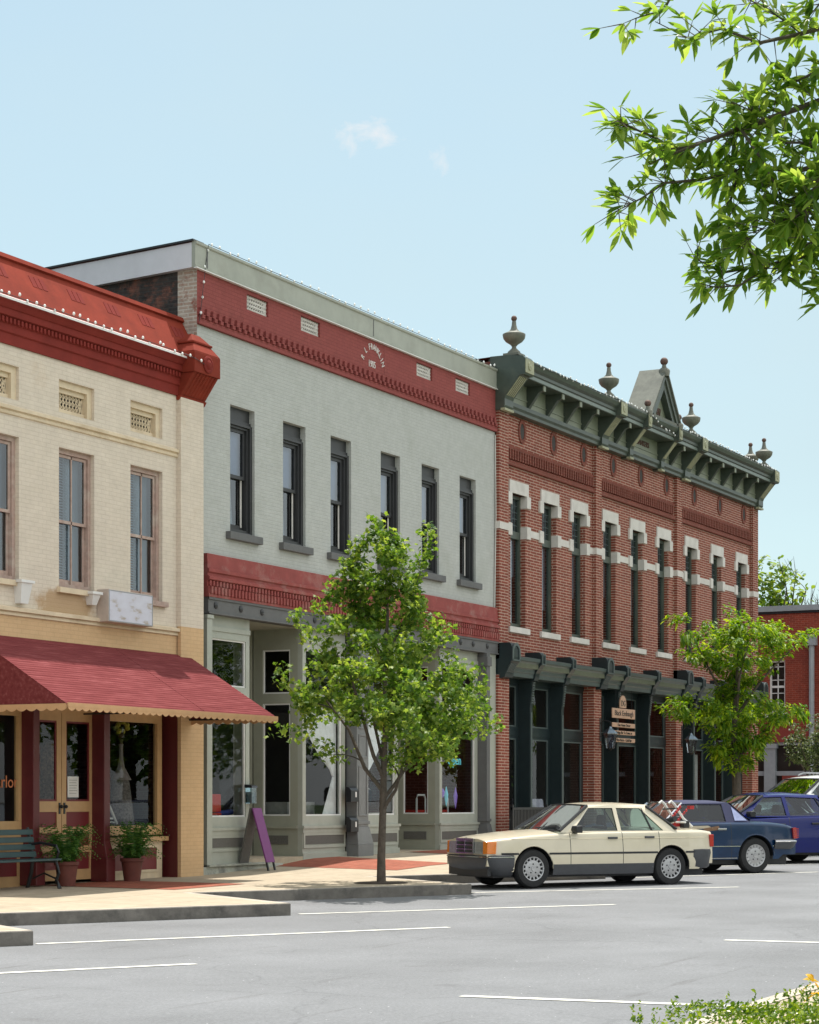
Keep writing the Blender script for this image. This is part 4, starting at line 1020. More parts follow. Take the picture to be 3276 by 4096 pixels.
for (x, z, k) in ((gxm, 11.98, 1.), (19.01, 10.78, .85), (21.19, 10.78, .85)):
    mb = MB(); mb.lathe([(.13*k,-.16*k),(.15*k,-.02),(.13*k,.02),(.06*k,.07*k),(.045*k,.15*k)], (x,-.66,z), 10); f_ = mb.build('finial', M['urn'], B3, smooth=True)
    mb = MB(); mb.ball((x,-.66,z+.22*k), .1*k, 10, 8); mb.build('finial_ball', M['rust'], f_, smooth=True)
# shopfront cornice and piers
mb = MB()
mb.extrude_x([(.3,3.94),(-.20,3.94),(-.21,4.03),(-.23,4.05),(-.24,4.12),(-.34,4.27),(-.37,4.29),(-.38,4.36),(-.30,4.38),(0,4.40),(.3,4.40)], BX0+.05, BX1-.1)
sc_ = mb.build('shop_cornice', M['store_edge'], B3)
mb = MB(); x = 11.8
while x < 29.1:
    mb.box(x, x+.02, -.325, -.24, 4.14, 4.25); x += .065
mb.build('reeding', M['green_lt'], sc_)
def console(x0, x1, big):
    mb = MB()
    pts = [(-.13,3.88),(-.22,3.90),(-.25,3.98),(-.26,4.06),(-.36,4.20),(-.39,4.24),(-.40,4.34)]
    zt = 4.64 if big else 4.52
    mb.extrude_x(pts + [(-.40,zt-.1),(-.38,zt-.04),(-.34,zt),(0,zt),(.05,3.88)], x0, x1)
    o = mb.build('console', M['store_green'], sc_)
    mb = MB()
    if big:
        xm, r = (x0+x1)/2, (x1-x0)/2; seg = 10
        rows = []
        for (rr, y) in ((r,-.402),(r,-.42),(r*.7,-.42),(r*.7,-.402)):
            row = [(xm-rr, y, 4.27)] + [(xm-rr*math.cos(math.pi*k/seg), y, zt-r+rr*math.sin(math.pi*k/seg)) for k in range(seg+1)] + [(xm+rr, y, 4.27)]
            rows.append(row)
        mb.grid(rows); mb.box(x0, x1, -.42, -.40, 4.25, 4.28)
        for k in range(5):
            xx = x0 + .04 + (x1-x0-.08)*k/5
            mb.hexa([(xx,-.265,4.0),(xx+.03,-.265,4.0),(xx+.03,-.24,4.0),(xx,-.24,4.0),(xx,-.375,4.2),(xx+.03,-.375,4.2),(xx+.03,-.34,4.2),(xx,-.34,4.2)])
    else:
        frame(mb, x0+.01, x1-.01, 4.24, zt-.04, -.415, -.40, .03)
    mb.build('console_face', M['store_edge'], o)
for x in (11.55, 17.02, 22.62, 28.98): console(x, x+.42, True)
for x in (13.13,14.88,18.3,20.42,23.8,25.5,27.2): console(x, x+.22, False)
PIER = [(11.5,12.06),(16.93,17.37),(22.55,23.05),(28.85,29.42)]
for a, b in PIER:
    mb = MB(); mb.box(a, b, -.1, .24, -.1, 3.95); mb.build('pier', M['brick'], B3)
S_ = .2
for (a, b), posts in zip(zip([p[1] for p in PIER], [p[0] for p in PIER[1:]]), ((13.17,14.94),(18.35,20.5),(23.85,25.55,27.25))):
    mb = MB(); mb.box(a, b, S_-.02, S_+.08, 2.68, 2.82); mb.box(a, b, S_-.02, S_+.08, .2, .75); mb.box(a, b, S_-.03, S_+.1, 3.84, 3.96)
    xs = [a] + list(posts) + [b]
    for x0, x1 in zip(xs, xs[1:]):
        frame(mb, x0+.0, x1, 2.82, 3.84, S_-.01, S_+.05, .12, .06, .06); frame(mb, x0, x1, .75, 2.68, S_-.01, S_+.05, .12, .06, .06)
    w = mb.build('shop_window', M['store_green'], B3)
    for x0, x1 in zip(xs, xs[1:]):
        mb = MB()
        for z0, z1 in ((.81,2.62),(2.88,3.78)): frame(mb, x0+.12, x1-.12, z0, z1, S_-.015, S_+.02, .03)
        mb.build('glazing_bead', M['store_edge'], w)
        mb = MB()
        for z0, z1 in ((.8,2.63),(2.87,3.79)): rect_y(mb, x0+.12, x1-.12, z0, z1, S_+.012)
        mb.build('pane', M['glass'], w)
    for x in posts:
        mb = MB()
        prof = [(-.14,3.94),(-.15,3.75),(-.12,3.5),(-.10,3.3),(-.10,3.0),(-.10,1.0),(-.13,.95),(-.13,.2),(S_,.2),(S_,3.94)]
        mb.extrude_x(prof, x, x+.14); c_ = mb.build('iron_column', M['store_green'], B3)
        mb = MB(); 
        for k in range(9): mb.box(x+.02, x+.12, -.13-.006*k, -.09, 3.40+.055*k, 3.43+.055*k)
        mb.box(x+.03, x+.11, -.112, -.099, 1.1, 3.2)
        mb.build('column_trim', M['store_edge'], c_)
# lanterns on the piers
for (x, lab) in ((17.30,'glass wall lantern on the brick pier beside the hanging boards'),(22.98,'glass wall lantern on the brick pier left of the bright green street tree')):
    y, z = -.36, 2.46
    t = thing('wall_lantern', lab, 'lantern', (x, -.1, z), 0, 'lanterns on the brick piers')
    mb = MB(); mb.tube([(x,-.1,z+.62),(x,-.2,z+.70),(x,y,z+.66),(x,y,z+.5)], .014, 6); mb.tube([(x,-.1,z+.3),(x,-.16,z+.34),(x,y+.05,z+.40)], .01, 5); mb.box(x-.04,x+.04,-.11,-.095,z+.2,z+.75); mb.build('bracket_arm', M['black_metal'], t)
    mb = MB(); mb.lathe([(.17,.36),(.18,.38),(.10,.46),(.05,.50),(.03,.54),(.001,.56)], (x,y,z), 6); mb.build('lantern_roof', mat('lantern_metal', (.16,.20,.24), .25, .1, 8, metal=.8), t)
    mb = MB(); mb.lathe([(.10,.03),(.155,.36)], (x,y,z), 6); mb.build('lantern_glass', glass('frosted_glass', (.75,.78,.78), .15, 2.), t)
    mb = MB()
    for k in range(6):
        a = math.pi/3*k; mb.tube([(x+.10*math.cos(a),y+.10*math.sin(a),z+.03),(x+.155*math.cos(a),y+.155*math.sin(a),z+.36)], .009, 4)
    mb.lathe([(.001,-.03),(.05,.0),(.105,.03)], (x,y,z), 6); mb.lathe([(.001,.05),(.03,.06),(.03,.2),(.001,.22)], (x,y,z), 6); mb.build('lantern_cage', M['black_metal'], t)
# hanging sign boards
HS = thing('hanging_sign', 'stack of pink wooden sign boards with black lettering hung in the middle bay', 'sign', (18.7,-.18,3.2))
bm2 = mat('pink_sign_board', (.58,.36,.25), .6, .08, 8); bl = mat('black_letter', (.02,.018,.018), .5, 0)
y0 = -.20
def board(x0, x1, z0, z1, txt, ts):
    mb = MB(); mb.box(x0, x1, y0, y0+.03, z0, z1); o = mb.build('sign_board', bm2, HS, bevel=.012)
    text_obj('board_lettering', txt, ts, bl, ((x0+x1)/2, y0-.003, (z0+z1)/2), o, .003, 0, 1.15)
mb = MB(); xm = 18.55; seg = 12
mb.extrude_y([(xm-.2,3.50)] + [(xm-.2*math.cos(math.pi*k/seg), 3.60+.2*math.sin(math.pi*k/seg)) for k in range(seg+1)] + [(xm+.2,3.50)], y0, y0+.03); o = mb.build('sign_board', bm2, HS)
text_obj('board_lettering', 'DG', .2, bl, (xm, y0-.003, 3.60), o, .003)
board(17.85,19.35,3.24,3.48,'Black Embaugh', .18); board(17.85,19.35,3.02,3.13,'Fine Home Decor', .10); board(17.85,19.35,2.84,2.94,'Bridge Bar To Town, w', .095); board(17.85,19.35,2.66,2.76,'New Retro - Gold Bar', .095)
mb = MB()
for x in (18.1,19.15): mb.tube([(x,y0+.015,3.94),(x,y0+.015,2.7)], .006, 4)
mb.build('chain', M['black_metal'], HS)
# goods in the brick building's windows
t = thing('side_table', 'round table with white cloth behind the first brick bay window', 'table', (14.5,.6,.3))
mb = MB(); n = 24; mb.grid([[(14.55+r*(1+.06*math.cos(k*3.))*math.cos(2*math.pi*k/n), .62+r*(1+.06*math.cos(k*3.))*math.sin(2*math.pi*k/n), z) for k in range(n)] for r, z in ((.001,1.28),(.36,1.28),(.38,1.24),(.42,.85))], True); mb.build('tablecloth', mat('lilac_cloth', (.5,.5,.6), .9, .05, 6), t, smooth=True)
mb = MB(); mb.lathe([(.04,.3),(.04,1.26)], (14.55,.62,0), 8); mb.build('leg', M['black_metal'], t)
t = thing('potted_plant', 'leafy houseplant on the white table behind the first brick bay window', 'plant', (14.5,.65,1.28))
mb = MB(); mb.lathe([(.07,1.285),(.09,1.42)], (14.5,.65,0), 10); mb.build('pot', M['white'], t)
mb = MB()
for k in range(90):
    a = random.random()*6.28; r = random.random()*.28; z = 1.45 + random.random()*.75
    p = Vector((14.4+r*math.cos(a), .7+r*math.sin(a)*.6, z)); d = Vector((random.uniform(-1,1),random.uniform(-1,1),random.uniform(-.5,1))).normalized()*.12; s = d.cross(Vector((.3,.9,.1))).normalized()*.035
    mb.face([p, p+d*.5+s, p+d, p+d*.5-s])
mb.build('foliage', leaf('houseplant_leaf', (.02,.05,.012), (.05,.10,.02), (.12,.12,.03)), t)
for (x0, x1, z0, z1, lab) in ((18.55,19.1,1.85,2.45,'pale cloth hung at an angle in the middle brick bay'),(19.15,19.7,1.9,2.35,'beige cloth hung in the middle brick bay')):
    mb = MB(); mb.grid([[(x0+(x1-x0)*k/8, .5+.03*math.sin(k*2.), z1 - (.16*k/8 if x0 < 19 else 0)) for k in range(9)], [(x0+(x1-x0)*k/8+.02, .52+.03*math.sin(k*2.+1), z0 - (.2*k/8 if x0 < 19 else 0)) for k in range(9)]])
    tag(mb.build('hanging_cloth', M['curtain'] if x0 < 19 else mat('beige_cloth', (.42,.36,.25), .9, .1, 8)), lab, 'cloth')
mb = MB(); mb.box(18.4,20.3,.4,1.0,.8,1.14); mb.ball((19.0,.7,1.2),.22,8,6,.5); mb.ball((19.5,.7,1.16),.2,8,6,.5); tag(mb.build('linen_pile', M['lace']), 'pile of white linen low in the middle brick bay window', 'linen')
mb = MB(); mb.grid([[(25.3+.6*k/10, .5+.04*math.sin(k*2.2), z) for k in range(11)] for z in (.9,2.5)]); tag(mb.build('curtain', M['curtain']), 'white curtain in the right brick bay behind the bright street tree', 'curtain')
mb = MB(); mb.box(20.9,21.35,.35,.45,.8,1.9); tag(mb.build('wooden_screen', mat('brown_screen', (.16,.12,.075), .8, .3, 8)), 'brown upright panel behind glass beside the middle brick bay', 'screen')
t = thing('railing', 'low black iron railing in front of the first brick bay', 'railing', (12.3,-.75,.2))
for z in (1.05, .32):
    mb = MB(); mb.box(10.75,14.4,-.77,-.73,z,z+.05); mb.build('rail', M['black_metal'], t)
mb = MB(); x = 10.76
while x < 14.4:
    mb.box(x, x+.045, -.76, -.74, .25, 1.05); x += .075
mb.build('baluster', M['black_metal'], t)
for x in (10.75,12.55,14.36):
    mb = MB(); mb.box(x,x+.05,-.78,-.72,.1,1.16); mb.build('post', M['black_metal'], t)

# ---------------------------------------------------------------- orange brick building across the side street
B4 = thing('brick_building', 'orange red brick building with gray downpipe and white sash windows at the far right', 'building', (38, -1, .3))
X4 = 38.0
mb = MB()
ZW = [(4.12,5.86)]
def wallx(mb, x, y0, y1, z0, z1, holes, depth):
    ys = sorted({y0, y1, *[h[0] for h in holes], *[h[1] for h in holes]}); zs_ = sorted({z0, z1, *[h[2] for h in holes], *[h[3] for h in holes]})
    for a, b in zip(ys, ys[1:]):
        for c, d in zip(zs_, zs_[1:]):
            if any(h[0] < (a+b)/2 < h[1] and h[2] < (c+d)/2 < h[3] for h in holes): continue
            mb.face([(x,b,c),(x,a,c),(x,a,d),(x,b,d)])
    for a, b, c, d in holes:
        e = x + depth
        mb.face([(x,a,c),(x,a,d),(e,a,d),(e,a,c)]); mb.face([(x,b,c),(e,b,c),(e,b,d),(x,b,d)]); mb.face([(x,a,d),(x,b,d),(e,b,d),(e,a,d)]); mb.face([(x,a,c),(e,a,c),(e,b,c),(x,b,c)])
WH = [(1.75,2.30,4.12,5.86),(-3.1,-2.5,4.12,5.86),(4.3,4.9,4.12,5.86)]
wallx(mb, X4, -9.5, 8, 3.55, 7.5, WH, .2); wallx(mb, X4-.06, -9.5, 8, 3.2, 3.6, [], .1)
mb.build('wall', M['redbldg'], B4)
mb = MB(); mb.box(X4-.08, X4+.2, -9.5, 8, 3.15, 3.60); mb.build('lintel_band', M['redbldg_tr'], B4)
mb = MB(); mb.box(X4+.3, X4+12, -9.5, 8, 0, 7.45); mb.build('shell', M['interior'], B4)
mb = MB(); mb.box(X4-.08, X4+.4, -9.55, 8, 7.46, 7.64); mb.cur = 1; mb.box(X4-.04, X4+.4, -9.5, 8, 7.38, 7.46); mb.build('coping', [M['steel'], M['black_metal']], B4)
for (a, b, c, d) in WH:
    mb = MB(); x = X4+.1
    for y in (a, b-.06): mb.box(x, x+.06, y, y+.06, c, d)
    for z in (c, (c+d)/2-.04, d-.07): mb.box(x, x+.06, a+.06, b-.06, z, z+.07)
    w = mb.build('window', M['white'], B4)
    mb = MB()
    mb.box(x+.01, x+.04, (a+b)/2-.015, (a+b)/2+.015, c, d)
    for k in (1,3,5,7): mb.box(x+.01, x+.04, a+.06, b-.06, c+(d-c)*k/8-.012, c+(d-c)*k/8+.012)
    mb.build('muntin', M['white'], w)
    mb = MB(); rect_x(mb, a, b, c, d, x+.05); mb.build('pane', M['glass'], w)
    mb = MB(); mb.box(X4-.12, X4+.1, a-.1, b+.1, c-.16, c); mb.build('sill', M['stone'], w)
mb = MB(); mb.tube([(X4-.09,.98-.15,6.3),(X4-.09,.98-.15,.3)], .09, 8); mb.box(X4-.22, X4, .66, 1.0, 6.3, 6.65); mb.build('downpipe', M['steel'], B4)
for y in (2.25, .2, -2.2, 5.0):
    mb = MB(); mb.box(X4-.1, X4+.1, y-.19, y+.19, .2, 3.0); mb.box(X4-.14, X4+.1, y-.24, y+.24, 2.95, 3.1); mb.build('shop_pilaster', M['steel'], B4)
mb = MB(); mb.box(X4+.0, X4+.1, -9.5, 8, 2.05, 2.2); mb.box(X4, X4+.1, -9.5, 8, 3.05, 3.15); mb.build('transom_bar', M['steel'], B4)
mb = MB(); mb.face([(X4+.06,8,.3),(X4+.06,-9.5,.3),(X4+.06,-9.5,3.1),(X4+.06,8,3.1)]); mb.build('shop_pane', M['glass'], B4)
mb = MB(); mb.box(X4-.02, X4+.05, 1.0, 1.85, .3, 2.05); mb.build('door', M['redbldg_tr'], B4)
mb = MB(); mb.box(X4-.03, X4-.01, .35, 1.05, 1.0, 1.95); tag(mb.build('poster', mat('poster_paper', (.5,.5,.52), .7, .15, 20)), 'pale poster in the shopfront of the orange red brick building', 'poster')
# ---------------------------------------------------------------- trees and plants
def rnd(a, b): return random.uniform(a, b)
def grow_tree(root, base, limbs, targets, leaf_fn, lmat, bmat, nleaf, spread, twig_r=.008, zbias=.35, leaf_from=.35, trunk_name='trunk'):
    """limbs: list of (points, radii). Every target is joined to the nearest lower skeleton point by a twig carrying leaves."""
    tb = MB(); sk = []
    for pts, rad in limbs:
        tb.tube(pts, rad, 9)
        for a, b, ra, rb in zip(pts, pts[1:], rad, rad[1:]):
            a = Vector(a); b = Vector(b); m_ = max(2, int((b-a).length/.12))
            for k in range(m_): sk.append((a.lerp(b, k/m_), ra + (rb-ra)*k/m_))
        sk.append((Vector(pts[-1]), rad[-1]))
    lb = MB(); targets = sorted(targets, key=lambda p: min((p-q).length for q, _ in sk))
    bb = MB()
    first = len([1 for q, _ in sk])
    for p in targets:
        best = None
        for q, r_ in sk:
            if r_ > .045 and q.z < base[2] + spread[3]: continue
            d = (p-q).length + zbias*max(0, q.z - p.z + .15)*2
            if best is None or d < best[0]: best = (d, q, r_)
        q, r_ = best[1], best[2]
        L_ = (p-q).length
        mid = q.lerp(p, .5) + Vector((rnd(-1,1), rnd(-1,1), rnd(.0,1)))*L_*.12
        r0 = min(r_*.8, twig_r*(1+L_*1.2))
        pts = [q, q.lerp(mid, .5)+Vector((0,0,L_*.03)), mid, mid.lerp(p, .5)+Vector((0,0,L_*.03)), p]
        bb.tube(pts, [r0, r0*.85, r0*.7, r0*.5, r0*.25], 5, cap=False)
        for k in range(1, 5): sk.append((pts[k], r0*(1-.2*k)))
        for j in range(nleaf):
            t = leaf_from + (1-leaf_from)*random.random()
            i = min(3, int(t*4)); c = pts[i].lerp(pts[i+1], t*4 - i)
            leaf_fn(lb, c + Vector((rnd(-1,1)*spread[0], rnd(-1,1)*spread[0], rnd(-1,1)*spread[1])), (p-q).normalized())
    tb.cur = 0
    t = tb.build(trunk_name, bmat, root, smooth=True)
    b = bb.build('branches', M['bark_dk'], root, smooth=True)
    c = lb.build('crown', lmat, root)
    return t, b, c

MAPLE = []
for k in range(10):
    a = math.pi*2*(k/10) + math.pi/2
    r = (1.0,.5,.85,.45,.62,.28,.62,.45,.85,.5)[k]
    MAPLE.append((r*math.cos(a), r*math.sin(a)))
def maple_leaf(lb, c, d, size=.058):
    s = size*rnd(.65, 1.25)
    n = Vector((rnd(-1,1), rnd(-1,1), rnd(.15,1.3))).normalized()
    u = n.cross(Vector((rnd(-1,1), rnd(-1,1), .2))).normalized(); w = n.cross(u)
    droop = rnd(.1,.5)
    i = len(lb.v)
    lb.v.append(tuple(c))
    for x, y in MAPLE: lb.v.append(tuple(c + u*x*s + w*y*s - n*droop*s*(x*x+y*y)*.6))
    for k in range(10):
        lb.f.append((i, i+1+k, i+1+(k+1) % 10)); lb.m.append(0)
def lance_leaf(lb, c, d, L_=.1, W_=.024, droop=.4):
    L2 = L_*rnd(.7,1.25); W2 = W_*rnd(.8,1.2)
    dr = (Vector(d) + Vector((rnd(-1,1), rnd(-1,1), rnd(-1.0,.7)))*.9).normalized()
    s = dr.cross(Vector((rnd(-.6,.6), rnd(-.6,.6), 1))).normalized()
    if s.length < .1: return
    up = s.cross(dr)
    pts = []
    for t, w in ((0,.08),(.2,.62),(.5,1.),(.78,.7),(1.,.05)):
        ctr = c + dr*L2*t - Vector((0,0,1))*droop*L2*t*t + up*0
        pts.append((ctr + s*W2*.5*w, ctr + up*W2*.12*w, ctr - s*W2*.5*w))
    i = len(lb.v)
    for a, b_, e in pts: lb.v += [tuple(a), tuple(b_), tuple(e)]
    for k in range(4):
        lb.f.append((i+3*k, i+3*k+1, i+3*k+4, i+3*k+3)); lb.m.append(0)
        lb.f.append((i+3*k+1, i+3*k+2, i+3*k+5, i+3*k+4)); lb.m.append(0)

M['maple'] = leaf('maple_leaf', (.045,.105,.016), (.125,.225,.032), (.29,.37,.07), .5)
M['lime'] = leaf('lime_green_leaf', (.055,.14,.014), (.15,.27,.025), (.33,.42,.045), .52)
M['oak'] = leaf('willow_oak_leaf', (.07,.15,.024), (.165,.27,.046), (.30,.39,.085), .64, .35)
M['grayleaf'] = leaf('gray_green_leaf', (.04,.07,.02), (.085,.125,.04), (.19,.22,.09), .35)
M['far'] = leaf('distant_leaf', (.07,.14,.02), (.16,.25,.035), (.3,.36,.07), .5)
M['box'] = leaf('boxwood_leaf', (.035,.085,.010), (.11,.20,.018), (.28,.36,.05), .35, .3)
M['fern'] = leaf('fern_leaf', (.03,.09,.02), (.06,.16,.03), (.13,.24,.05), .4)

VR = Vector((.4566,-.8897,0)); VF = Vector((.8897,.4566,0)); UP = Vector((0,0,1))
# street maple in the pavement tip
bx, by = -1.32, -4.05; bz = zs(bx, by)
T1 = thing('street_tree', 'young maple tree with a slim trunk standing at the kerb before the gray building', 'tree', (bx, by, bz))
O = Vector((bx, by, bz))
def P(r, f, z): return O + VR*r + VF*f + UP*z
limbs = [([P(0,0,-.05),P(.0,0,.4),P(.02,0,.95),P(.03,.02,1.35),P(.04,.0,1.75),P(.06,.05,2.4),P(.05,.0,3.2),P(.1,0,4.1),P(.06,0,4.9)],[.075,.063,.056,.054,.046,.036,.03,.022,.01]),
 ([P(.03,0,1.28),P(.2,.1,1.5),P(.5,.2,1.95),P(.75,.3,2.3)],[.034,.028,.024,.014]),
 ([P(.02,0,1.12),P(.22,-.1,1.42),P(.36,-.15,1.9),P(.5,-.3,2.5)],[.034,.026,.022,.014]),
 ([P(.03,0,1.4),P(-.25,.1,1.75),P(-.5,.15,2.35),P(-.85,.2,2.8)],[.036,.03,.022,.014]),
 ([P(.03,0,1.62),P(-.12,-.1,1.95),P(-.3,-.2,2.6),P(-.5,-.3,3.3)],[.034,.03,.024,.014]),
 ([P(.04,0,1.7),P(.16,.1,2.05),P(.2,.2,2.7),P(.45,.3,3.5)],[.034,.03,.024,.012]),
 ([P(.04,0,1.9),P(.1,-.3,2.4),P(.2,-.7,3.0)],[.03,.022,.012]), ([P(.04,0,1.8),P(-.1,.3,2.4),P(-.2,.8,3.0)],[.03,.022,.012]),
 ([P(.05,0,3.3),P(-.2,.05,3.9),P(-.42,.05,4.7)],[.022,.016,.008]), ([P(.05,0,3.4),P(.35,-.05,4.0),P(.6,-.05,4.75)],[.022,.016,.008])]
prof = [(1.7,.55),(2.0,1.15),(2.35,1.72),(2.8,1.85),(3.2,1.65),(3.6,1.3),(4.0,1.0),(4.4,.78),(4.8,.62),(5.2,.45),(5.5,.2)]
def Rz(z, pr):
    for (a, ra), (b, rb) in zip(pr, pr[1:]):
        if a <= z <= b: return ra + (rb-ra)*(z-a)/(b-a)
    return 0
tg = []
while len(tg) < 230:
    z = rnd(1.75, 5.3); a = rnd(0, 6.283); lim = Rz(z, prof)*(1 + .16*math.sin(3*a+z*2.2) + .12*math.sin(5*a - z*3))
    if random.random() > lim/1.9: continue
    r = lim*math.sqrt(random.random())*.93
    if r < .35*lim and random.random() < .5: continue
    x_, y_ = r*math.cos(a), r*math.sin(a)
    if x_ < 0: x_ *= .86
    if x_ < 0 and z < 2.55 + .2*x_: continue
    if x_ > .3: z -= .12*x_
    tg.append(P(x_, y_, z))
for (x_, z) in ((-1.3,4.1),(-1.22,3.9),(-1.0,4.28),(-.72,4.55),(-.75,4.4),(-.05,5.55),(.0,5.3),(.3,5.15),(.7,5.4),(.72,5.1),(.1,5.1),(-1.55,3.35),(.55,4.8),(-.3,4.9),(1.55,2.3),(1.75,2.5),(-.95,2.1),(-.8,1.95)): tg.append(P(x_, rnd(-.2,.2), z))
grow_tree(T1, O, limbs, tg, maple_leaf, M['maple'], M['bark'], 58, (.14,0.13,.8,1.55))

# bright street tree further along
x2, y2 = 18.6, -3.05; O2 = Vector((x2, y2, zs(x2, y2)))
T2 = thing('street_tree', 'bright lime green street tree with layered drooping crown before the red brick building', 'tree', tuple(O2))
def P2(r, f, z): return O2 + VR*r + VF*f + UP*z
limbs = [([P2(0,0,-.05),P2(.02,0,.8),P2(0,0,1.7),P2(-.05,0,2.6),P2(0,0,3.6),P2(.05,0,4.6)],[.13,.11,.10,.075,.05,.02]),
 ([P2(0,0,1.9),P2(-.5,.1,2.5),P2(-1.1,.1,3.0)],[.04,.03,.012]), ([P2(0,0,2.0),P2(.5,0,2.5),P2(1.2,.1,3.1)],[.04,.03,.012]),
 ([P2(0,0,2.9),P2(-.4,.1,3.7),P2(-.9,.1,4.7)],[.04,.03,.012]), ([P2(0,0,3.0),P2(.6,-.1,3.9),P2(1.4,0,4.7)],[.04,.03,.012]), ([P2(0,0,3.0),P2(0,.5,3.9),P2(.1,1.0,4.6)],[.04,.03,.012]), ([P2(0,0,3.0),P2(0,-.5,3.9),P2(.1,-1.0,4.6)],[.04,.03,.012])]
prof2 = [(1.75,.2),(2.0,.55),(2.5,.7),(2.85,.75),(2.95,1.3),(3.2,1.5),(3.45,1.1),(3.6,.55),(4.0,.5),(4.15,.8),(4.5,1.3),(4.8,1.5),(5.1,1.2),(5.4,.3)]
tg = []
while len(tg) < 260:
    z = rnd(1.7, 5.4); a = rnd(0, 6.283); lim = Rz(z, prof2)*(1 + .2*math.sin(3*a+z) + .1*math.sin(6*a))
    if random.random() > lim/1.7: continue
    r = lim*math.sqrt(random.random()); x_ = r*math.cos(a)
    tg.append(P2(x_ + (.12 if z > 4 else 0), r*math.sin(a), z + .06*max(0, r-.6)))
for (x_, z) in ((-1.55,5.35),(-1.3,5.5),(1.85,5.05),(1.7,5.0),(1.5,4.8),(1.65,3.05),(1.5,3.15),(-1.75,3.25),(-1.5,3.4),(-.2,5.6),(.2,5.5)): tg.append(P2(x_, rnd(-.2,.2), z))
grow_tree(T2, O2, limbs, tg, lambda lb, c, d: lance_leaf(lb, c, d, .16, .06, .55), M['lime'], M['bark'], 34, (.15,.09,.8,1.6))

# small ornamental tree at the right edge
x3, y3 = 20.6, -4.5; O3 = Vector((x3, y3, .1))
T3 = thing('street_tree', 'small rounded gray green tree above the white vehicle at the right edge', 'tree', tuple(O3))
def P3(r, f, z): return O3 + VR*r + VF*f + UP*z
limbs = [([P3(0,0,-.05),P3(0,0,1.2),P3(.05,0,2.2),P3(0,0,3.0)],[.07,.06,.04,.02])] + [([P3(0,0,1.3),P3(.4*math.cos(a),.4*math.sin(a),1.9),P3(.8*math.cos(a),.8*math.sin(a),2.5)],[.03,.02,.01]) for a in (0,1.3,2.6,3.9,5.2)]
tg = []
while len(tg) < 130:
    v = Vector((rnd(-1,1), rnd(-1,1), rnd(-1,1)))
    if .3 < v.length < 1: tg.append(P3(v.x*.85, v.y*.85, 2.5 + v.z*.72))
grow_tree(T3, O3, limbs, tg, lambda lb, c, d: lance_leaf(lb, c, d, .09, .055, .2), M['grayleaf'], M['bark'], 24, (.1,.09,.6,1.2))

# trees behind the orange building
def far_tree(x, y, zt, rad, lab, seed, n=110, bare=6):
    random.seed(seed)
    o = Vector((x, y, 0)); T = thing('background_tree', lab, 'tree', (x, y, 0), 0, 'trees behind the orange red building')
    lim = [([o, o+Vector((.1,0,zt*.45)), o+Vector((0,0,zt*.8))], [.25,.18,.06])]
    for k in range(7):
        a = k*.9 + seed; lim.append(([o+Vector((0,0,zt*.4)), o+Vector((rad*.5*math.cos(a), rad*.5*math.sin(a), zt*.65)), o+Vector((rad*math.cos(a), rad*math.sin(a), zt*.85))], [.1,.06,.02]))
    tg = []
    while len(tg) < n:
        v = Vector((rnd(-1,1), rnd(-1,1), rnd(-1,1)))
        if v.length < 1: tg.append(o + Vector((v.x*rad, v.y*rad, zt*.7 + v.z*zt*.3)))
    grow_tree(T, o, lim, tg, lambda lb, c, d: lance_leaf(lb, c, d, .3, .17, .2), M['far'], M['bark'], 14, (.3,.25,.6,zt*.3), twig_r=.018)
    mb = MB()
    for k in range(bare):
        a = rnd(0, 6.28); p = o + Vector((rad*.6*math.cos(a), rad*.6*math.sin(a), zt*.8)); q = p + Vector((rnd(-.8,.8), rnd(-.8,.8), rnd(1.2,2.0))); mb.tube([p, p.lerp(q,.5)+Vector((rnd(-.2,.2),rnd(-.2,.2),0)), q], [.035,.022,.008], 4)
        for j in range(3):
            s = p.lerp(q, rnd(.3,.8)); mb.tube([s, s+Vector((rnd(-.5,.5), rnd(-.5,.5), rnd(.4,.9)))], [.018,.005], 4)
    mb.build('bare_twigs', M['bark_dk'], T)
far_tree(56.8, 8.2, 11.8, 1.5, 'tall sunlit tree just right of the red brick building, behind the orange building', 3)
far_tree(57.4, 7.0, 10.4, 1.4, 'lower tree with bare twigs above the middle of the orange building', 5, 80, 8)
far_tree(57.9, 6.0, 10.6, 1.5, 'tree with bare twigs above the right end of the orange building', 9, 90, 9)

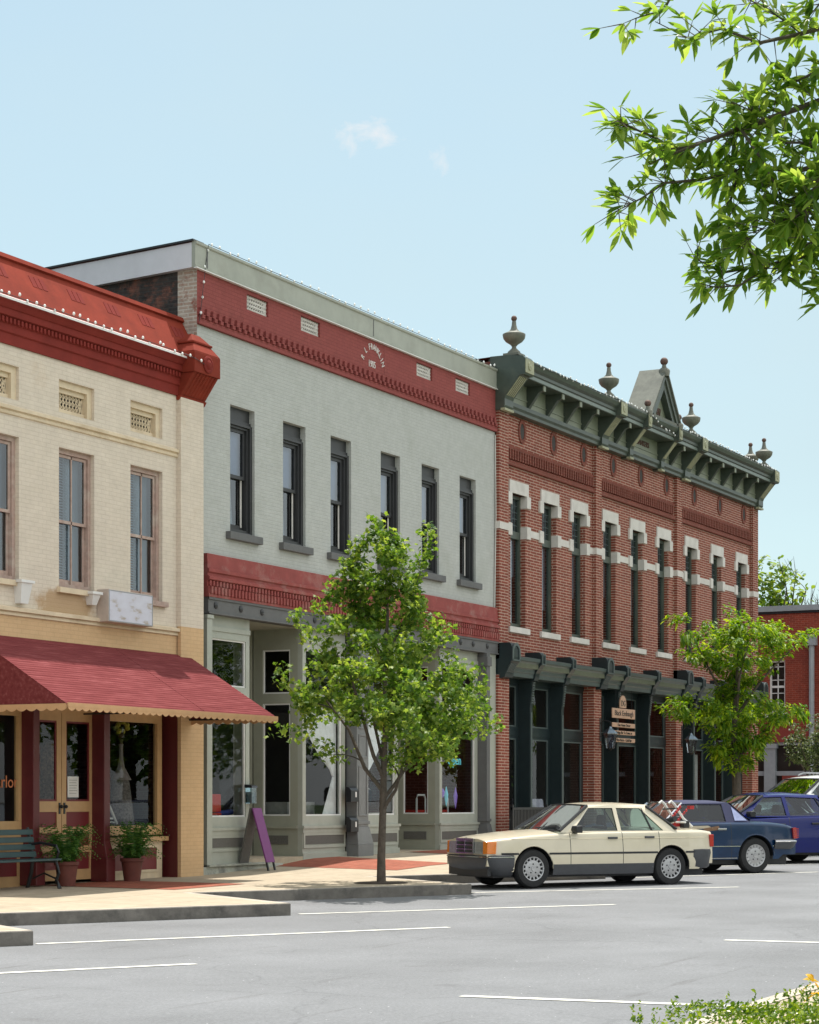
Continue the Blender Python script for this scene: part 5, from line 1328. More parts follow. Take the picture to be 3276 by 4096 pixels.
# overhanging willow oak near the camera, trunk just outside the frame on the right
random.seed(21)
CAMP = Vector((-30.21,-19.36,1.27))
def Q(r, f, z): return CAMP + VR*r + VF*f + UP*(z-1.27)
tr = Q(5.2, 10.6, 0)
OT = thing('oak_tree', 'large willow oak with long narrow leaves reaching in from the upper right corner', 'tree', (tr.x, tr.y, -.2))
mb = MB(); mb.tube([Q(5.2,10.6,-.4),Q(5.15,10.6,1.5),Q(5.1,10.5,3.2),Q(4.9,10.4,5.2),Q(4.8,10.3,7.5)], [.26,.2,.17,.14,.09], 12); mb.build('trunk', M['bark'], OT, smooth=True)
LB, BB = MB(), MB()
def off(u, v, f): return Q((u-862)/4500*f, f, 1.27 - (v-1683)/4500*f)
def spray(pts, r0, dens, L_=.094):
    dens *= 3.5
    pts = [Vector(p) for p in pts]; n = len(pts)
    BB.tube(pts, [r0*(1-.85*k/(n-1)) for k in range(n)], 6, cap=False)
    for a, b in zip(pts, pts[1:]):
        seg = (b-a).length; d = (b-a).normalized()
        for k in range(max(1, int(seg*dens))):
            c = a.lerp(b, random.random())
            if random.random() < .55:
                # short side twig with a leaf cluster
                dd = (d*.5 + Vector((rnd(-1,1), rnd(-1,1), rnd(-.7,1.1)))).normalized(); e = c + dd*rnd(.04,.13)
                BB.tube([c, e], [.003,.0015], 4, cap=False)
                for j in range(random.choice((3,4,5))): lance_leaf(LB, e, dd, L_, .029, .1)
            else:
                lance_leaf(LB, c, (d + Vector((rnd(-1,1), rnd(-1,1), rnd(-.9,.9)))).normalized(), L_, .029, .12)
f0 = 9.8
def limb(uv, f=f0, r0=.014, dens=26, wob=.0, fd=.0):
    pts = []
    for i, (u, v) in enumerate(uv): pts.append(off(u, v, f + fd*i + rnd(-.08,.08)))
    spray(pts, r0, dens); return pts
random.seed(33)
limb([(1790,190),(1690,225),(1560,270),(1480,300),(1420,315),(1385,292),(1325,266),(1300,254)], 9.8, .016, 30)
limb([(1480,300),(1400,330),(1370,345),(1330,305)], 9.8, .008, 12)
limb([(1790,330),(1680,360),(1590,350),(1480,378),(1400,385),(1350,418),(1295,446)], 9.9, .014, 30)
limb([(1560,350),(1540,420),(1536,470),(1530,520)], 9.9, .008, 34)
limb([(1800,520),(1700,540),(1600,560),(1520,575),(1460,540)], 9.8, .012, 30)
limb([(1620,560),(1560,600),(1510,605),(1465,595)], 9.8, .008, 15)
limb([(1800,40),(1690,70),(1600,90),(1520,60),(1450,80),(1380,45)], 9.9, .012, 15)
limb([(1690,70),(1620,20),(1540,-20)], 9.9, .008, 22)
limb([(1420,-20),(1400,20),(1340,38),(1306,52)], 9.9, .006, 16)
limb([(1560,270),(1600,330),(1640,400),(1660,480)], 9.7, .008, 30)
limb([(1800,430),(1700,450),(1620,470),(1560,520)], 9.7, .01, 34)
limb([(1800,250),(1720,300),(1650,300),(1600,240),(1540,215)], 9.7, .01, 30)
limb([(1800,640),(1740,610),(1716,590)], 9.7, .008, 26); limb([(1800,120),(1720,150),(1660,180),(1590,190)], 9.8, .01, 26)
limb([(1800,380),(1720,400),(1660,420),(1600,400)], 9.7, .01, 36); limb([(1800,480),(1740,500),(1680,520),(1640,590)], 9.75, .01, 32)
limb([(1800,320),(1740,350),(1700,420),(1690,500)], 9.6, .01, 34); limb([(1800,0),(1740,-10),(1700,40)], 9.8, .01, 30)
for a, b in (((1790,190),7.0),((1790,330),6.0),((1800,520),5.0),((1800,40),6.5),((1800,430),5.0),((1800,250),6.0)):
    p = off(a[0], a[1], 9.8); q = Q(5.0,10.4,min(6.5, p.z+.2)); BB.tube([q, q.lerp(p,.5)+Vector((0,0,.15)), p], [.07,.035,.016], 7, cap=False)
    for k in range(22):
        c = p + Vector((rnd(.0,1.6)*VR.x + rnd(-.5,.5)*VF.x, rnd(.0,1.6)*VR.y + rnd(-.5,.5)*VF.y, rnd(-.5,.5)))
        for j in range(3): lance_leaf(LB, c, Vector((rnd(-1,1), rnd(-1,1), rnd(-1,.6))).normalized(), .092, .021, .3)
BB.build('branches', M['bark'], OT, smooth=True); LB.build('crown', M['oak'], OT)

# clipped box hedge at the lower right
random.seed(5)
HG = thing('hedge', 'low sunlit box hedge with small glossy leaves at the lower right corner', 'hedge', (-15.5,-15.7,-.19))
lb = MB(); n = 0
def tiny(lb, c, nrm, s):
    u = nrm.cross(Vector((rnd(-1,1), rnd(-1,1), rnd(-1,1)))).normalized(); w = nrm.cross(u)
    i = len(lb.v); lb.v += [tuple(c - u*s), tuple(c + w*s*.6 + nrm*s*.2), tuple(c + u*s*1.1), tuple(c - w*s*.6 + nrm*s*.2)]
    lb.f.append((i, i+1, i+2, i+3)); lb.m.append(0)
while n < 17000:
    x = rnd(-19.3, -11.5); y = -15.36 - abs(rnd(0, 1.1)) + .25*max(0, -17.6-x)
    top = .04 + .05*math.sin(x*2.1)*math.sin(y*3+x) + .035*math.sin(x*7.3+y*5) - .10*max(0, (-18.8 - x))/.4 + .006*(x+15)
    if y > -15.46 + .25*max(0, -17.6-x): z = rnd(-.18, top)
    else: z = top - abs(random.gauss(0, .035))
    c = Vector((x, y + rnd(-.03,.05), z + rnd(-.01,.03)))
    tiny(lb, c, Vector((rnd(-.7,.7), rnd(-.4,1), rnd(.1,1))).normalized(), rnd(.012,.021)); n += 1
for k in range(160):
    x = rnd(-19.1,-11.5); y = rnd(-15.9,-15.35) + .25*max(0, -17.6-x); z0 = .055 + .006*(x+15); h = rnd(.03,.13)
    for j in range(9):
        tiny(lb, Vector((x+rnd(-.012,.012), y+rnd(-.012,.012), z0 + h*j/9)), Vector((rnd(-1,1), rnd(-1,1), rnd(0,1))).normalized(), rnd(.010,.018))
lb.build('foliage', M['box'], HG)
mb = MB(); mb.box(-18.6,-11.5,-16.3,-15.6,-.2,-.09); mb.build('branches', M['bark_dk'], HG)
YP = thing('shrub', 'yellow leaved shrub poking into the right edge above the box hedge', 'shrub', (-15.7,-15.5,-.1))
lb = MB(); M['yellow'] = leaf('yellow_leaf', (.45,.24,.01), (.62,.38,.02), (.5,.42,.06), .4)
c0 = off(1730, 2080, 14.6)
for k in range(46):
    c = c0 + VR*rnd(-.06,.5) + VF*rnd(-.2,.2) + UP*rnd(-.08,.13)
    lance_leaf(lb, c, Vector((rnd(-1,.3)*VR.x, rnd(-1,.3)*VR.y, rnd(-.2,1))).normalized(), .12, .05, .4)
lb.build('foliage', M['yellow'], YP)
mb = MB(); 
for k in range(6): mb.tube([c0+VR*.25-UP*.4, c0+VR*rnd(.0,.4)+UP*rnd(-.05,.1)], [.008,.003], 4)
mb.build('stems', M['bark_dk'], YP)

# ferns in pots by the cream shop door
def fern_pot(x, y, lab, seed):
    random.seed(seed); z = zs(x, y) + .004
    t = thing('potted_fern', lab, 'potted plant', (x, y, z), 0, 'potted ferns by the cream shop')
    mb = MB(); mb.lathe([(.001,0),(.125,0),(.165,.30),(.185,.31),(.185,.36),(.165,.36),(.15,.33),(.001,.33)], (x,y,z), 20); mb.build('pot', M['terracotta'], t, smooth=True)
    lb = MB()
    for k in range(150):
        a = rnd(0, 6.283); reach = rnd(.16,.56); lift = rnd(.14,.62); p0 = Vector((x+.06*math.cos(a), y+.06*math.sin(a), z+.34))
        pr = None
        for j in range(1, 13):
            t_ = j/12; p = p0 + Vector((math.cos(a)*reach*t_, math.sin(a)*reach*t_, lift*math.sin(t_*2.2) - .12*t_*t_*(1 if lift < .3 else .4)))
            if pr is not None:
                d = (p-pr).normalized(); s = d.cross(UP).normalized(); w = .075*(1-t_)+.014
                for sg in (1,-1):
                    q = pr + s*sg*w - UP*.012; i = len(lb.v); lb.v += [tuple(pr), tuple(pr+d*.02), tuple(q+d*.022), tuple(q+d*.008)]; lb.f.append((i,i+1,i+2,i+3)); lb.m.append(0)
            pr = p
    lb.build('foliage', M['fern'], t)
fern_pot(-4.38,-.40,'fern in a dark red pot beside the green bench and tan double door', 2)
fern_pot(-2.57,-.32,'fern in a dark red pot below the right display window', 4)

# bench
BN = thing('bench', 'dark green slatted bench with black iron ends before the left shop window', 'bench', (-5.7,-.5,-.03))
for k, (y, z) in enumerate(((-.235,.80),(-.25,.69),(-.27,.585),(-.295,.48))):
    mb = MB(); mb.hexa([(-6.6,y-.03,z-.045),(-5.0,y-.03,z-.045),(-5.0,y,z-.045),(-6.6,y,z-.045),(-6.6,y-.015,z+.035),(-5.0,y-.015,z+.035),(-5.0,y+.015,z+.035),(-6.6,y+.015,z+.035)]); mb.build('back_slat', M['bench'], BN, bevel=.006)
for k in range(5):
    y = -.36 - .085*k; mb = MB(); mb.box(-6.6,-5.0,y-.07,y,.385,.415); mb.build('seat_slat', M['bench'], BN, bevel=.006)
for x in (-6.5,-5.06):
    mb = MB(); mb.tube([(x,-.20,.86),(x,-.30,.42),(x,-.27,.2),(x,-.20,-.02)], [.022,.03,.028,.03], 8); mb.tube([(x,-.30,.38),(x,-.72,.38),(x,-.76,.2),(x,-.72,.1),(x,-.78,-.02)], [.028,.03,.026,.024,.032], 8)
    mb.tube([(x,-.27,.62),(x,-.45,.64),(x,-.72,.60),(x,-.76,.5),(x,-.72,.40)], .02, 8); mb.tube([(x,-.3,.12),(x,-.5,.2),(x,-.72,.12)], .014, 6); mb.build('iron_end', M['black_metal'], BN, smooth=True)

# string lights along the rooflines
def light_string(lab, pts, step):
    t = thing('string_lights', lab, 'string lights', pts[0], 0, 'strings of white bulbs along the rooflines')
    mb = MB(); mb.tube(pts, .006, 4); mb.build('wire', M['black_metal'], t)
    proto = None; acc = 0.; k = 0
    for a, b in zip(pts, pts[1:]):
        a = Vector(a); b = Vector(b); n = max(1, int((b-a).length/step))
        for j in range(n):
            if k >= 98: break
            c = a.lerp(b, (j+.5)/n) + Vector((rnd(-.05,.05), rnd(-.02,.02), rnd(-.02,.05)))
            if proto is None:
                m_ = MB(); m_.ball((0,0,0), .021, 7, 5, 1.3); proto = m_.build('bulb', M['bulb'], t, smooth=True); o = proto
            else:
                o = proto.copy(); COL.objects.link(o); o.parent = t
            o.location = c - Vector(t.location); k += 1
random.seed(8)
light_string('string of white bulbs along the lip of the red cornice', [(-9.5,-.29,8.5),(-1.05,-.29,8.5),(-.95,-.45,8.42),(-.6,-.45,8.36)], .21)
light_string('string of white bulbs along the gray coping of the middle building', [(-.25,-.07,9.2),(-.02,-.06,10.3),(.02,-.08,10.54),(11.5,-.08,10.54)], .27)
light_string('string of white bulbs along the green cornice of the brick building', [(11.7,-.6,10.75),(12.1,-.71,10.66),(17.1,-.72,10.7),(18.9,-.72,10.72),(20.0,-.70,10.52),(21.0,-.70,10.45),(21.4,-.72,10.7),(29.2,-.72,10.7)], .2)

# shade trees on the square across the street (outside the frame; the shop windows mirror them)
def square_tree(x, y, h, rad, seed):
    random.seed(seed); z0 = zk(x)
    t = thing('shade_tree', 'large leafy shade tree standing on the square across the street', 'tree', (x, y, z0), 0, 'shade trees on the square')
    mb = MB(); mb.tube([(x,y,z0-.2),(x+.1,y,z0+h*.25),(x,y,z0+h*.6)], [.3,.22,.1], 8)
    for k in range(6):
        a = k*1.05; mb.tube([(x,y,z0+h*.25),(x+rad*.4*math.cos(a),y+rad*.4*math.sin(a),z0+h*.5),(x+rad*.75*math.cos(a),y+rad*.75*math.sin(a),z0+h*.7)], [.12,.08,.03], 5)
    mb.build('trunk', M['bark'], t, smooth=True)
    lb = MB(); n = 0
    while n < 2600:
        v = Vector((rnd(-1,1), rnd(-1,1), rnd(-1,1)))
        if not .35 < v.length < 1 + .12*math.sin(9*v.x+7*v.y): continue
        c = Vector((x+v.x*rad, y+v.y*rad, z0+h*.60+v.z*h*.42)); tiny(lb, c, Vector((rnd(-1,1),rnd(-1,1),rnd(0,1))).normalized(), rnd(.14,.24)); n += 1
    lb.build('crown', M['maple'], t)
for k, (x, y, h, r_) in enumerate(((-6,-24,7.5,3.4),(4,-25.5,8.5,3.8),(13,-23.5,7.,3.2),(22,-26,8.5,4.),(33,-24,8.,3.8),(45,-26,9.,4.2),(58,-23,8.,4.))): square_tree(x, y, h, r_, 50+k)
# ---------------------------------------------------------------- parked cars
def paint(name, col, rough=.28, coat=.6, metal=0., spec=.5): return mat(name, col, rough, .04, 3, 0, metal=metal, coat=coat, obj=True, spec=spec)
M['tyre'] = mat('tyre_rubber', (.018,.018,.019), .85, .2, 20, .2, obj=True)
M['alloy'] = mat('alloy_wheel', (.42,.42,.43), .38, .1, 12, metal=.6, obj=True)
M['chrome'] = mat('chrome', (.62,.62,.64), .12, 0, metal=1.)
M['trim'] = mat('black_trim', (.018,.019,.022), .5, .1, 10, obj=True)
M['clad'] = mat('grey_bumper_plastic', (.055,.058,.066), .5, .12, 8, .05, obj=True)
M['seat'] = mat('seat_cloth', (.055,.055,.06), .9, .15, 20, obj=True)
M['seat_tan'] = mat('tan_seat_cloth', (.35,.29,.2), .8, .1, 20, obj=True)
M['amber'] = mat('amber_lens', (.75,.20,.012), .15, .1, 30, coat=.5)
M['redlens'] = mat('red_lens', (.42,.018,.012), .15, .1, 30, coat=.5)
M['lamp'] = mat('headlamp_lens', (.35,.36,.36), .1, .2, 30, metal=.3, coat=.6)
def interp(P, x):
    if x <= P[0][0]: return P[0][1]
    for (a, za), (b, zb) in zip(P, P[1:]):
        if a <= x <= b:
            t = (x-a)/(b-a); return za + (zb-za)*t
    return P[-1][1]
def smooth(P, x):
    return (interp(P, x-.06) + 2*interp(P, x) + interp(P, x+.06))/4

def make_car(name, label, sp, loc, yaw):
    T = thing(name, label, 'car', loc, yaw, 'cars parked nose in at the kerb')
    pm = sp['paint']; L0, L1 = sp['x0'], sp['x1']; axles = sp['axles']; ra = sp['arch']; zc = sp['r']
    gaps = sorted(sp['gaps']); sill = sp['sill']
    st = set()
    n = 40
    for k in range(n+1): st.add(round(L0 + (L1-L0)*k/n, 4))
    for xa in axles:
        for k in range(25): st.add(round(xa - ra*math.cos(math.pi*k/24), 4))
        st.add(round(xa-ra-.001, 4)); st.add(round(xa+ra+.001, 4))
    for g in gaps: st.add(round(g-.006, 4)); st.add(round(g+.006, 4))
    for e in (.02,.06,.12): st.add(round(L0+e,4)); st.add(round(L1-e,4))
    st = sorted(st)
    def W(x): return smooth(sp['plan'], x)
    def ZS(x): return smooth(sp['belt'], x)
    def ZC(x): return smooth(sp['top'], x)
    def side_y(x, z):
        w = W(x); zs_ = ZS(x); zm = .52*zs_
        if z < zm: return w - sp['tuck']*((zm-z)/zm)**2
        return w - sp['tumble']*((z-zm)/(zs_-zm))**2
    def zb(x):
        b = sill(x)
        for xa in axles:
            if abs(x-xa) <= ra: b = max(b, zc + math.sqrt(max(0, ra*ra-(x-xa)**2)))
        return b
    TS = (0,.06,.2,.38,.56,.74,.9,1.)
    def half(x):
        b = zb(x); s = ZS(x) - .05; row = []
        for t in TS:
            z = b + (s-b)*t; row.append((x, side_y(x, z), z))
        w = side_y(x, s)
        row.append((x, w-.008, s+.022)); row.append((x, w-.03, s+.042)); row.append((x, w-.075, s+.05))
        c = ZC(x); row.append((x, w*.6, (s+.05)*.25+c*.75)); row.append((x, 0, c))
        return row
    H = [half(x) for x in st]; nr = len(H[0])
    def emit(cond, sides=(1,-1), off=0.):
        mb = MB()
        for i in range(len(st)-1):
            x0, x1 = st[i], st[i+1]
            for j in range(nr-1):
                k = cond(i, j, (x0+x1)/2)
                if k is None: continue
                mb.cur = k
                for s in sides:
                    q = [H[i][j], H[i+1][j], H[i+1][j+1], H[i][j+1]]
                    q = [(x, s*y, z) for x, y, z in q]
                    if len({tuple(round(v,5) for v in p) for p in q}) < 3: continue
                    mb.face(q if s < 0 else q[::-1])
        return mb
    ingap = lambda x: any(abs(x-g) < .006 for g in gaps)
    d0, d1 = (gaps[0], gaps[-1]) if gaps else (9, 9)
    nsk = len(TS)
    def body_c(i, j, x):
        if ingap(x) and j < nsk+1: return 1
        if d0 < x < d1 and j < nsk: return None
        return 0
    mb = emit(body_c)
    for e, s in ((0, 1), (-1, -1)):   # closed nose and tail
        r_ = H[e]; c = [(x, y, z) for x, y, z in r_] + [(x, -y, z) for x, y, z in reversed(r_[:-1])]
        mb.cur = 0; mb.face(c if s > 0 else c[::-1])
    body = mb.build('body', [pm, M['trim']], T, smooth=True, local=True, angle=35)
    for s in (1, -1):
        for a, b in zip(gaps, gaps[1:]):
            m_ = emit(lambda i, j, x: 0 if (a+.006 < x < b-.006 and j < nsk) else None, (s,))
            if m_.v:
                dr = m_.build('door', [pm], T, smooth=True, local=True, angle=35)
                hx = a + .2; hz = ZS(hx) - sp.get('handle_drop', .13)
                m_ = MB(); yy = side_y(hx, hz); ys = sorted((s*(yy-.005), s*(yy+.03)))
                m_.box(hx-.09, hx+.09, ys[0], ys[1], hz-.018, hz+.018); m_.build('handle', sp['handle'], dr, bevel=.006)
    # underbody and wheel wells
    mb = MB(); mb.box(L0+.15, L1-.15, -W(0)+.22, W(0)-.22, .17, .52)
    for xa in axles:
        for s in (1,-1):
            rows = []
            for k in range(13):
                a = math.pi*k/12; x = xa - (ra+.004)*math.cos(a); z = zc + (ra+.004)*math.sin(a)
                rows.append([(x, s*(W(xa)-.025), z), (x, s*(W(xa)-.30), z)])
            mb.grid(rows); mb.face([(xa-ra, s*(W(xa)-.30), zc-.1)] + [r[1] for r in rows] + [(xa+ra, s*(W(xa)-.30), zc-.1)])
    mb.build('underbody', M['trim'], T, local=True)
    # sill cladding strip
    if sp.get('clad'):
        z0, z1, x0, x1 = sp['clad']
        for s in (1,-1):
            mb = MB(); rows = []
            for k in range(25):
                x = x0+(x1-x0)*k/24
                rows.append([(x, s*(side_y(x,z0)-.06), z0), (x, s*(side_y(x,z0)+.005), z0+.01), (x, s*(side_y(x,z1)+.008), z1-.01), (x, s*(side_y(x,z1)-.002), z1)])
            mb.grid(rows if s > 0 else [r[::-1] for r in rows]); mb.build('sill_cladding', M['clad'], T, local=True)
    for (z, h, x0, x1, m_) in sp.get('strips', ()):
        for s in (1,-1):
            mb = MB(); rows = []
            segs = [(x0, x1)]
            for xa in axles:
                nsg = []
                for a, b in segs:
                    dz = max(0, ra*ra-(z-zc)**2); rr = math.sqrt(dz)+.012 if z < zc+ra else 0
                    if rr and a < xa-rr and b > xa+rr: nsg += [(a, xa-rr), (xa+rr, b)]
                    else: nsg.append((a, b))
                segs = nsg
            for a, b in segs:
                rows = []
                for k in range(17):
                    x = a+(b-a)*k/16; y = side_y(x, z)
                    rows.append([(x, s*(y-.004), z-h/2), (x, s*(y+.010), z-h/2+.004), (x, s*(y+.010), z+h/2-.004), (x, s*(y-.004), z+h/2)])
                mb.grid(rows)
            mb.build('side_moulding', m_, T, local=True)
    # arch lips
    for s in (1,-1):
        for xa in axles:
            mb = MB(); mb.tube([(xa - (ra+.012)*math.cos(math.pi*k/18), s*(side_y(xa, zc+ra)-.006), zc+(ra+.012)*math.sin(math.pi*k/18)) for k in range(19)], .014, 6)
            mb.build('wheel_arch', sp.get('lip', pm), T, smooth=True, local=True)
    # wheels
    def wheel(xa, s):
        r = sp['r']; yo = W(xa)-.035; w_ = .19
        mb = MB(); mb.lathe([(r*.6,0),(r*.66,.012),(r*.93,.008),(r,-.03),(r,-w_+.03),(r*.93,-w_),(r*.6,-w_)], (0,0,0), 36, 'y')
        if s < 0: mb.v = [(x,-y,z) for x,y,z in mb.v]; mb.f = [f[::-1] for f in mb.f]
        t_ = mb.build('wheel', M['tyre'], T, smooth=True, local=True); t_.location = (xa, s*yo, r)
        mb = MB(); R_ = r*.645
        mb.lathe([(.001,.004),(R_*.18,.006),(R_*.2,-.004),(R_*.62,-.002),(R_*.70,-.012),(R_*.70,-.03)], (0,0,0), 32, 'y')
        mb.lathe([(R_*.90,-.03),(R_*.90,.004),(R_*.97,.012),(R_,.004),(R_,-.05)], (0,0,0), 32, 'y')
        ns = sp.get('spokes', 15)
        for k in range(ns):
            a = 2*math.pi*k/ns; d = sp.get('spw', .5)*math.pi/ns
            p = [(rr*math.cos(a+q), y, rr*math.sin(a+q)) for rr, q, y in ((R_*.66,-d,-.006),(R_*.66,d,-.006),(R_*.93,d*.8,.002),(R_*.93,-d*.8,.002))]
            mb.face(p); mb.face([(x,y-.02,z) for x,y,z in p][::-1])
            for u in range(4): mb.face([p[u], tuple([p[u][0],p[u][1]-.02,p[u][2]]), tuple([p[(u+1)%4][0],p[(u+1)%4][1]-.02,p[(u+1)%4][2]]), p[(u+1)%4]])
        mb.cur = 1; mb.lathe([(R_*.95,-.04),(.001,-.042)], (0,0,0), 24, 'y')
        for k in range(5):
            a = 2*math.pi*k/5 + .3; mb.lathe([(.014,-.001),(.012,.005),(.001,.006)], (R_*.38*math.cos(a),0,R_*.38*math.sin(a)), 6, 'y')
        if s < 0: mb.v = [(x,-y,z) for x,y,z in mb.v]; mb.f = [f[::-1] for f in mb.f]
        mb.build('rim', [sp.get('rim', M['alloy']), M['trim']], t_, smooth=True, local=True)
    for xa in axles:
        for s in (1,-1): wheel(xa, s)
    # greenhouse
    g = sp['cab']; zb_, zt = g['zb'], g['zt']; yb, yt = g['yb'], g['yt']
    def sy(z): return yb + (yt-yb)*(z-zb_)/(zt-zb_)
    cab_m = g.get('mat', pm)
    cabm = MB(); panes = []
    for s in (1,-1):
        for outer, inner in g['panels']:
            o3 = [(x, s*sy(z), z) for x, z in outer]; i3 = [(x, s*(sy(z)), z) for x, z in inner] if inner else None
            if i3:
                nn = len(o3); ins = [(x, y-s*.02, z) for x, y, z in i3]
                for k in range(nn):
                    q = [o3[k], o3[(k+1)%nn], i3[(k+1)%nn], i3[k]]; cabm.face(q if s < 0 else q[::-1])
                    q = [i3[k], i3[(k+1)%nn], ins[(k+1)%nn], ins[k]]; cabm.face(q if s < 0 else q[::-1])
                panes.append(('side_window', ins if s < 0 else ins[::-1]))
            else: cabm.face(o3 if s < 0 else o3[::-1])
    # roof
    rx = g['roof']   # list of (x, zcentre) from rear to front, edges at zt
    rows = []
    for x, z in rx:
        ze = g['redge'](x)
        rows.append([(x, yy*f, ze + (z-ze)*(1-abs(f)**2.6)) for yy, f in [(sy(ze), f_) for f_ in (1,.96,.85,.6,.3,0,-.3,-.6,-.85,-.96,-1)]])
    cabm.grid(rows)
    cab = cabm.build('cab', [cab_m], T, smooth=True, local=True, angle=30)
    def screen(nm, b, t, fr, tint_m, curve):   # windscreen or rear window between base point b and top point t
        (xb, z0), (xt, z1) = b, t; nn = 9
        rows = []
        for k in range(5):
            u = k/4; z = z0+(z1-z0)*u; x = xb+(xt-xb)*u; y = sy(z)-.0
            rows.append([(x + curve*(1-(2*j/(nn-1)-1)**2), y*(1-2*j/(nn-1)), z + g.get('bow',.02)*u*(1-(2*j/(nn-1)-1)**2)) for j in range(nn)])
        mb = MB(); mb.grid(rows)
        mb.build(nm, tint_m, T, smooth=True, local=True)
        mb = MB()
        for e in (0, -1): mb.tube([r[e] for r in rows], fr, 6)
        mb.tube(rows[0], fr*.6, 6); mb.tube(rows[-1], fr*.6, 6)
        mb.build('screen_frame', g.get('frame_m', M['trim']), cab, smooth=True)
    screen('windscreen', g['ws'][0], g['ws'][1], .026, M['glass_car'], .10)
    if g.get('rw'): screen('rear_window', g['rw'][0], g['rw'][1], .024, M['glass_car'], -.08)
    for nm, p in panes:
        mb = MB(); mb.face(p); mb.build(nm, M['glass_car'], T, local=True)
        mb = MB(); c = Vector((sum(v[0] for v in p)/len(p), sum(v[1] for v in p)/len(p), sum(v[2] for v in p)/len(p)))
        mb.tube(p + [p[0]], .010, 5, cap=False); mb.build('window_seal', M['trim'], cab, local=True)
    for seg in g.get('bars', ()):
        for s in (1,-1):
            mb = MB(); mb.tube([(x, s*(sy(z)-.012), z) for x, z in seg], .016, 6); mb.build('window_bar', M['trim'], cab)
    # interior
    for (x, y) in g['seats']:
        mb = MB(); sm = g.get('seat_m', M['seat'])
        mb.hexa([(x-.12,y-.22,.45),(x+.02,y-.22,.45),(x+.02,y+.22,.45),(x-.12,y+.22,.45),(x-.26,y-.2,1.0),(x-.16,y-.2,1.0),(x-.16,y+.2,1.0),(x-.26,y+.2,1.0)])
        mb.hexa([(x-.27,y-.12,1.02),(x-.19,y-.12,1.02),(x-.19,y+.12,1.02),(x-.27,y+.12,1.02),(x-.28,y-.11,1.19),(x-.21,y-.11,1.19),(x-.21,y+.11,1.19),(x-.28,y+.11,1.19)])
        mb.build('seat', sm, T, local=True, bevel=.03)
    if g.get('bench'):
        x = g['bench']; mb = MB(); mb.hexa([(x-.1,-.6,.45),(x+.05,-.6,.45),(x+.05,.6,.45),(x-.1,.6,.45),(x-.2,-.55,.98),(x-.08,-.55,.98),(x-.08,.55,.98),(x-.2,.55,.98)]); mb.build('seat', g.get('bench_m', M['seat_tan']), T, local=True, bevel=.03)
    mb = MB(); mb.hexa([(g['ws'][0][0]-.35,-yb+.08,.7),(g['ws'][0][0]-.02,-yb+.08,.7),(g['ws'][0][0]-.02,yb-.08,.7),(g['ws'][0][0]-.35,yb-.08,.7),(g['ws'][0][0]-.3,-yb+.08,zb_-.03),(g['ws'][0][0]-.04,-yb+.08,zb_-.01),(g['ws'][0][0]-.04,yb-.08,zb_-.01),(g['ws'][0][0]-.3,yb-.08,zb_-.03)]); mb.build('dashboard', M['seat'], T, local=True)
    mb = MB(); xs_ = g['ws'][0][0]-.42; mb.tube([(xs_+.05*math.cos(2*math.pi*k/16), .36+.18*math.sin(2*math.pi*k/16), .9+.17*math.cos(2*math.pi*k/16)) for k in range(17)], .014, 5, cap=False); mb.build('steering_wheel', M['trim'], T, local=True)
    for s in (1,-1):
        x, z = g['mirror']; mb = MB(); y = sy(z)
        c = [(x-.06,z-.06),(x+.05,z-.05),(x+.07,z+.0),(x+.05,z+.055),(x-.06,z+.065)]
        p = sorted((s*(y+.02), s*(y+.2)))
        mb.extrude_y(c, p[0], p[1]); p = sorted((s*(y-.02), s*(y+.05))); mb.box(x-.02,x+.04,p[0],p[1],z-.06,z-.03)
        mb.build('mirror', g.get('mirror_m', M['trim']), T, local=True, bevel=.014)
    return T, side_y, ZS, W

def bumper(T, x, sgn, zlo, zhi, plan, m_, depth=.12, wrap=.5, strip=None):
    """wraps around nose (sgn=1) or tail (sgn=-1); plan = half width"""
    mb = MB(); rc = .22; half = []
    for k in range(4): half.append((wrap - (wrap-rc)*k/3, plan, 0., 1.))
    for k in range(1, 7):
        a = math.pi/2*k/6; half.append((rc - rc*math.sin(a), plan - rc + rc*math.cos(a), math.sin(a), math.cos(a)))
    for k in range(1, 5): half.append((0., (plan-rc)*(1-k/4), 1., 0.))
    full = half + [(bk, -y, nx, -ny) for bk, y, nx, ny in half[-2::-1]]
    pts = [(x - sgn*(bk + .05*(y/plan)**2), y, sgn*nx, ny) for bk, y, nx, ny in full]
    rows = []
    for o, z in ((-.2 if sgn > 0 else -.05, zlo), (-.09 if sgn > 0 else .0, zlo+.03), (depth*.16, zlo+(zhi-zlo)*.5), (depth*.3, zhi-.07), (depth*.22, zhi-.012), (-.06, zhi)):
        rows.append([(cx+nx_*o, y+ny_*o*.6, z) for cx, y, nx_, ny_ in pts])
    mb.grid(rows if sgn < 0 else rows[::-1])
    b = mb.build('bumper', m_, T, smooth=True, local=True, angle=50)
    if strip:
        mb = MB(); o, z = depth*.30, zhi-.035
        mb.tube([(cx+nx_*o, y+ny_*o*.6, z) for cx, y, nx_, ny_ in pts], .013, 5); mb.build('bumper_trim', strip, b, smooth=True)
    return b

def ground_at(x, y): return zr(x)
